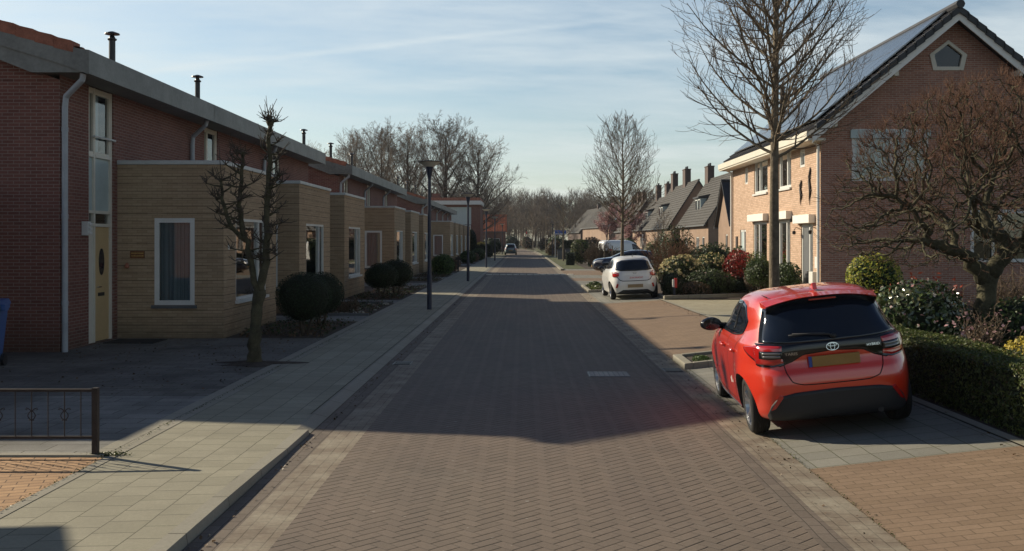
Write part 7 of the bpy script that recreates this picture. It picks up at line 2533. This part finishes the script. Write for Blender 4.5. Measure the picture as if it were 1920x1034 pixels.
shrub('tall_shrub', (8.6, 47.5, G), (1.1, 1.0, 0.95), F_green, 'broad dark green shrub right of the tall one, below the dormered house', n=3800, size=0.06, amp=0.2)
shrub('round_bush', (8.35, 44.0, G), (0.55, 0.5, 0.50), F_light, 'small bright green mound in the middle of the garden', n=1800, size=0.04, stem=0.35, amp=0.06)
shrub('tall_shrub', (9.9, 48.5, 0), (0.9, 0.9, 0.85), F_green, 'dark shrub against the corner of the orange house', n=2200, size=0.07, amp=0.2)
shrub('climbing_shrub', (8.35, 36.0, G), (0.40, 0.55, 0.85), F_light, 'leafy climber between the two ground floor windows', n=1900, size=0.045, amp=0.25, shell=0.6, corek=0.6)
shrub('climbing_shrub', (8.2, 38.6, G), (0.36, 0.6, 0.50), F_green, 'leafy bush below the far ground floor window', n=1500, size=0.05, stem=0.8, amp=0.25, shell=0.6, corek=0.6)
shrub('leafy_shrub', (8.2, 31.6, G), (0.45, 0.75, 0.45), F_green, 'dark leafy shrub on thin stems before the near front door', n=2600, size=0.045, stem=0.45, amp=0.2, shell=0.5, corek=0.65)
shrub('leafy_shrub', (7.75, 33.0, G), (0.55, 0.6, 0.50), F_green, 'dark leafy shrub just right of the street tree trunk', n=2600, size=0.045, stem=0.5, amp=0.2, shell=0.5, corek=0.65)
b = MB(); b.lathe([(0.10, 0), (0.13, 0.05), (0.07, 0.12), (0.06, 0.55), (0.13, 0.62), (0.17, 0.80), (0.0, 0.80)], 14); tag(b.build('garden_urn', M_white, loc=(8.25, 37.2, G)), 'white pedestal urn standing between shrubs before the facade', 'urn')
# beyond the side road: hedges, brush, blossom trees
for (x0, x1, y0, y1, z1, lb, m_) in ((5.2, 9.5, 80, 80.8, 1.25, 'dark low hedge in front of the white van', F_conifer), (6.1, 12, 86, 87, 1.0, 'upper dark hedge behind the brown brush', F_conifer), (4.3, 7.2, 112, 113, 2.1, 'dark hedge behind the grey bins', F_conifer), (9.8, 15, 66, 67, 1.3, 'dark hedge right of the navy car', F_green)):
    o = empty('clipped_hedge', ((x0 + x1) / 2, (y0 + y1) / 2, 0), 0, lb, 'hedge')
    hedge_block(o, -(x1 - x0) / 2, (x1 - x0) / 2, -(y1 - y0) / 2, (y1 - y0) / 2, 0, z1, m_, 3000, 0.09)
o = empty('clipped_hedge', (3.95, 84.5, 0), 0, 'small dark clipped box bush by the blue marker sign', 'hedge')
hedge_block(o, -0.35, 0.35, -0.4, 0.4, 0, 1.05, F_conifer, 1200, 0.06)
shrub('round_bush', (5.05, 88, 0), (0.9, 0.8, 1.15), F_hedge, 'olive rounded shrub left of the brown brush', n=2200, size=0.08, amp=0.1)
twiggy('twiggy_shrub', (5.9, 78.5, 0), 1.7, 1.8, 'brown bare brush at the corner of the side road', 14, n=60, mat=M_twig, kids=(6, 4), tip=0.010, r0=0.02, leafm=F_brown, leafn=1200, leafs=0.06)
twiggy('twiggy_shrub', (7.6, 77, 0), 0.9, 2.2, 'low tangled brush right of the larger brown brush', 15, n=46, mat=M_twig, kids=(6, 4), tip=0.010, r0=0.02, leafm=F_brown, leafn=900, leafs=0.06)
shrub('leafy_shrub', (9.2, 69, 0), (1.0, 0.9, 1.05), F_light, 'yellow green leafy shrub behind the navy car roof', n=2400, size=0.07, amp=0.25, shell=0.5)
shrub('leafy_shrub', (7.9, 60.3, 0), (0.5, 0.4, 0.35), F_green, 'small green clump beside the navy car', n=800, size=0.05)
shrub('leafy_shrub', (3.2, 45.0, 0.05), (0.30, 0.3, 0.22), F_light, 'little grass green tuft in the planting strip beyond the white hatchback', n=900, size=0.05, zmin=-0.3)
shrub('grass_tuft', (2.95, 16.75, 0.12), (0.14, 0.22, 0.07), F_light, 'green weeds in the pit edging ahead of the red car', n=600, size=0.02, zmin=-0.2, corek=0, nstem=1, cat='weeds')
# blossom trees
def blossom(loc, H, seed, label):
    t = Tree(seed)
    P = dict(seg=[5, 6, 5, 4], up=[0.1, 0.45, 0.3, 0.2], jit=[0.03, 0.10, 0.13, .15], thin=0.03, twiglev=2, kids=[11, 7, 5], t0=[0.3, 0.15, 0.1], ang=[(30, 65), (25, 60), (25, 60)], ratio=[0.62, 0.5, 0.5], fall=[0.35, 0.3, 0.2], tip=0.012)
    t.branch(Vector((0, 0, 0)), Vector((0, 0, 1)), H * 0.75, 0.14, 0, P, 3)
    root = place_tree('blossom_tree', t, loc, label, (M_bark_dark, M_twig_far), 'pink blossom trees')
    v = np.array(t.twig.v); k = 6500
    idx = rng.integers(0, len(v), k)
    leaves('blossom', v[idx] + rng.normal(0, 0.12, (k, 3)), np.tile([0, 0, 1.0], (k, 1)), 0.14, F_pink, root, 1.1, 1.0)
    return root
blossom((12.6, 152, 0), 7.2, 3, 'left pink blossom tree in front of the grey roofed house')
blossom((15.4, 148, 0), 7.0, 4, 'right pink blossom tree nearer the dormered houses')
# undergrowth along the far verge
for (x, y, r_, m_, lb) in ((5.6, 122, 1.3, F_hedge, 'olive bush behind the distant street sign'), (4.4, 140, 1.2, F_brown, 'brown bush near the slim faraway lamp'), (5.5, 165, 1.8, F_green, 'dark bush on the far right verge'), (4.4, 190, 1.7, F_brown, 'farthest brown bush on the right'), (8.5, 125, 1.6, F_brown, 'brown bush beneath the left blossom tree'), (12, 118, 1.5, F_green, 'green bush below the third dormered house'), (-5.0, 160, 1.6, F_conifer, 'dark bush behind the distant teal car'), (-7.8, 175, 2.0, F_brown, 'brown bush in front of the orange roofed house'), (1.2, 232, 1.8, F_brown, 'brown brush where the road disappears'), (-2.8, 240, 2.2, F_conifer, 'dark thicket closing the road on the left')):
    shrub('verge_bush', (x, y, 0), (r_, r_ * 1.2, r_ * 0.8), m_, lb, n=1300, size=0.16, amp=0.25)
b = MB(); b.box(-1.6, 1.6, -0.04, 0.04, 0, 1.25)
tag(b.build('board_fence', M_fence_wood, loc=(5.6, 110.6, 0)), 'dark board fence behind the grey bins', 'fence')
# short flower bed litter before the garden kerb
P = np.c_[rng.uniform(4.95, 8.3, 2200), rng.uniform(33.9, 36.3, 2200), np.full(2200, 0.19) + np.abs(rng.normal(0, .03, 2200))]
P = P[P[:, 1] > 33.75 + (P[:, 0] - 4.7) * 0.474]
tag(leaves('leaf_litter', P, np.tile([0, 0, 1.0], (len(P), 1)), 0.045, F_brown, None, 1.6, 0.6), 'brown leaf litter inside the garden kerb', 'leaf litter', kind='stuff')
# climbing grass tufts on the near island
P = np.c_[rng.uniform(2.75, 4.5, 1500), rng.uniform(40.7, 45.3, 1500), np.abs(rng.normal(0.1, .05, 1500))]
tag(leaves('ground_cover', P, np.tile([0, 0, 1.0], (1500, 1)), 0.06, F_hedge, None, 1.8, 0.8), 'low planting in the strip between the parking bays', 'ground cover', kind='stuff')

# fallen leaves, grit and weeds that gather along edges
def litter(name, n, fx, fy, zf_, size, mat, label):
    x, y = fx(n), fy(n)
    z = np.array([zf_(a, b_) for a, b_ in zip(x, y)]) + np.abs(rng.normal(0, 0.004, n)) + 0.006
    tag(leaves(name, np.c_[x, y, z], np.tile([0, 0, 1.0], (n, 1)), size, mat, None, 1.4, 0.35), label, 'leaf litter', kind='stuff')
litter('fallen_leaves', 420, lambda n: rng.uniform(-8.4, -4.2, n), lambda n: 13 + 8 * rng.random(n) ** 0.7, lambda a, b_: ZL, 0.032, F_brown, 'dead leaves scattered over the dark front yard')
litter('fallen_leaves', 500, lambda n: -2.27 + np.abs(rng.normal(0, 0.07, n)), lambda n: rng.uniform(6, 60, n), lambda a, b_: 0.0, 0.024, F_brown, 'dead leaves lying along the left gutter')
litter('fallen_leaves', 420, lambda n: 2.45 + rng.normal(0, 0.12, n), lambda n: rng.uniform(6, 50, n), lambda a, b_: 0.0, 0.022, F_brown, 'dead leaves lying along the right gutter')
litter('fallen_leaves', 260, lambda n: 4.60 - np.abs(rng.normal(0, 0.16, n)), lambda n: rng.uniform(7, 32, n), lambda a, b_: zr(a, b_), 0.026, F_brown, 'dead leaves at the foot of the hedge')
litter('joint_weeds', 900, lambda n: -3.96 + rng.normal(0, 0.018, n), lambda n: 6 + 20 * rng.random(n), lambda a, b_: ZL + 0.004, 0.014, F_hedge, 'moss and weeds in the joint between pavement and yards')
litter('joint_weeds', 700, lambda n: 2.62 + rng.normal(0, 0.012, n), lambda n: 6.5 + 12 * rng.random(n), lambda a, b_: zr(a, b_), 0.012, F_hedge, 'moss in the joint along the parking bay')

# ================================================================ AIR
hm_ = bpy.data.materials.new('air'); hm_.use_nodes = True
nt = NT(hm_.node_tree)
nt.n.remove(nt.n['Principled BSDF'])
pv = nt.node('ShaderNodeVolumePrincipled')
pv.inputs['Color'].default_value = (0.80, 0.88, 1.0, 1)
pv.inputs['Density'].default_value = 0.00014
pv.inputs['Anisotropy'].default_value = 0.2
nt.l.new(pv.outputs[0], nt.n['Material Output'].inputs['Volume'])
b = MB(); b.box(-140, 170, -30, 420, -1.2, 30)
hz = b.build('haze', hm_)
hz['kind'] = 'stuff'; hz['label'] = 'thin pale haze filling the air of the whole street'; hz['category'] = 'haze'
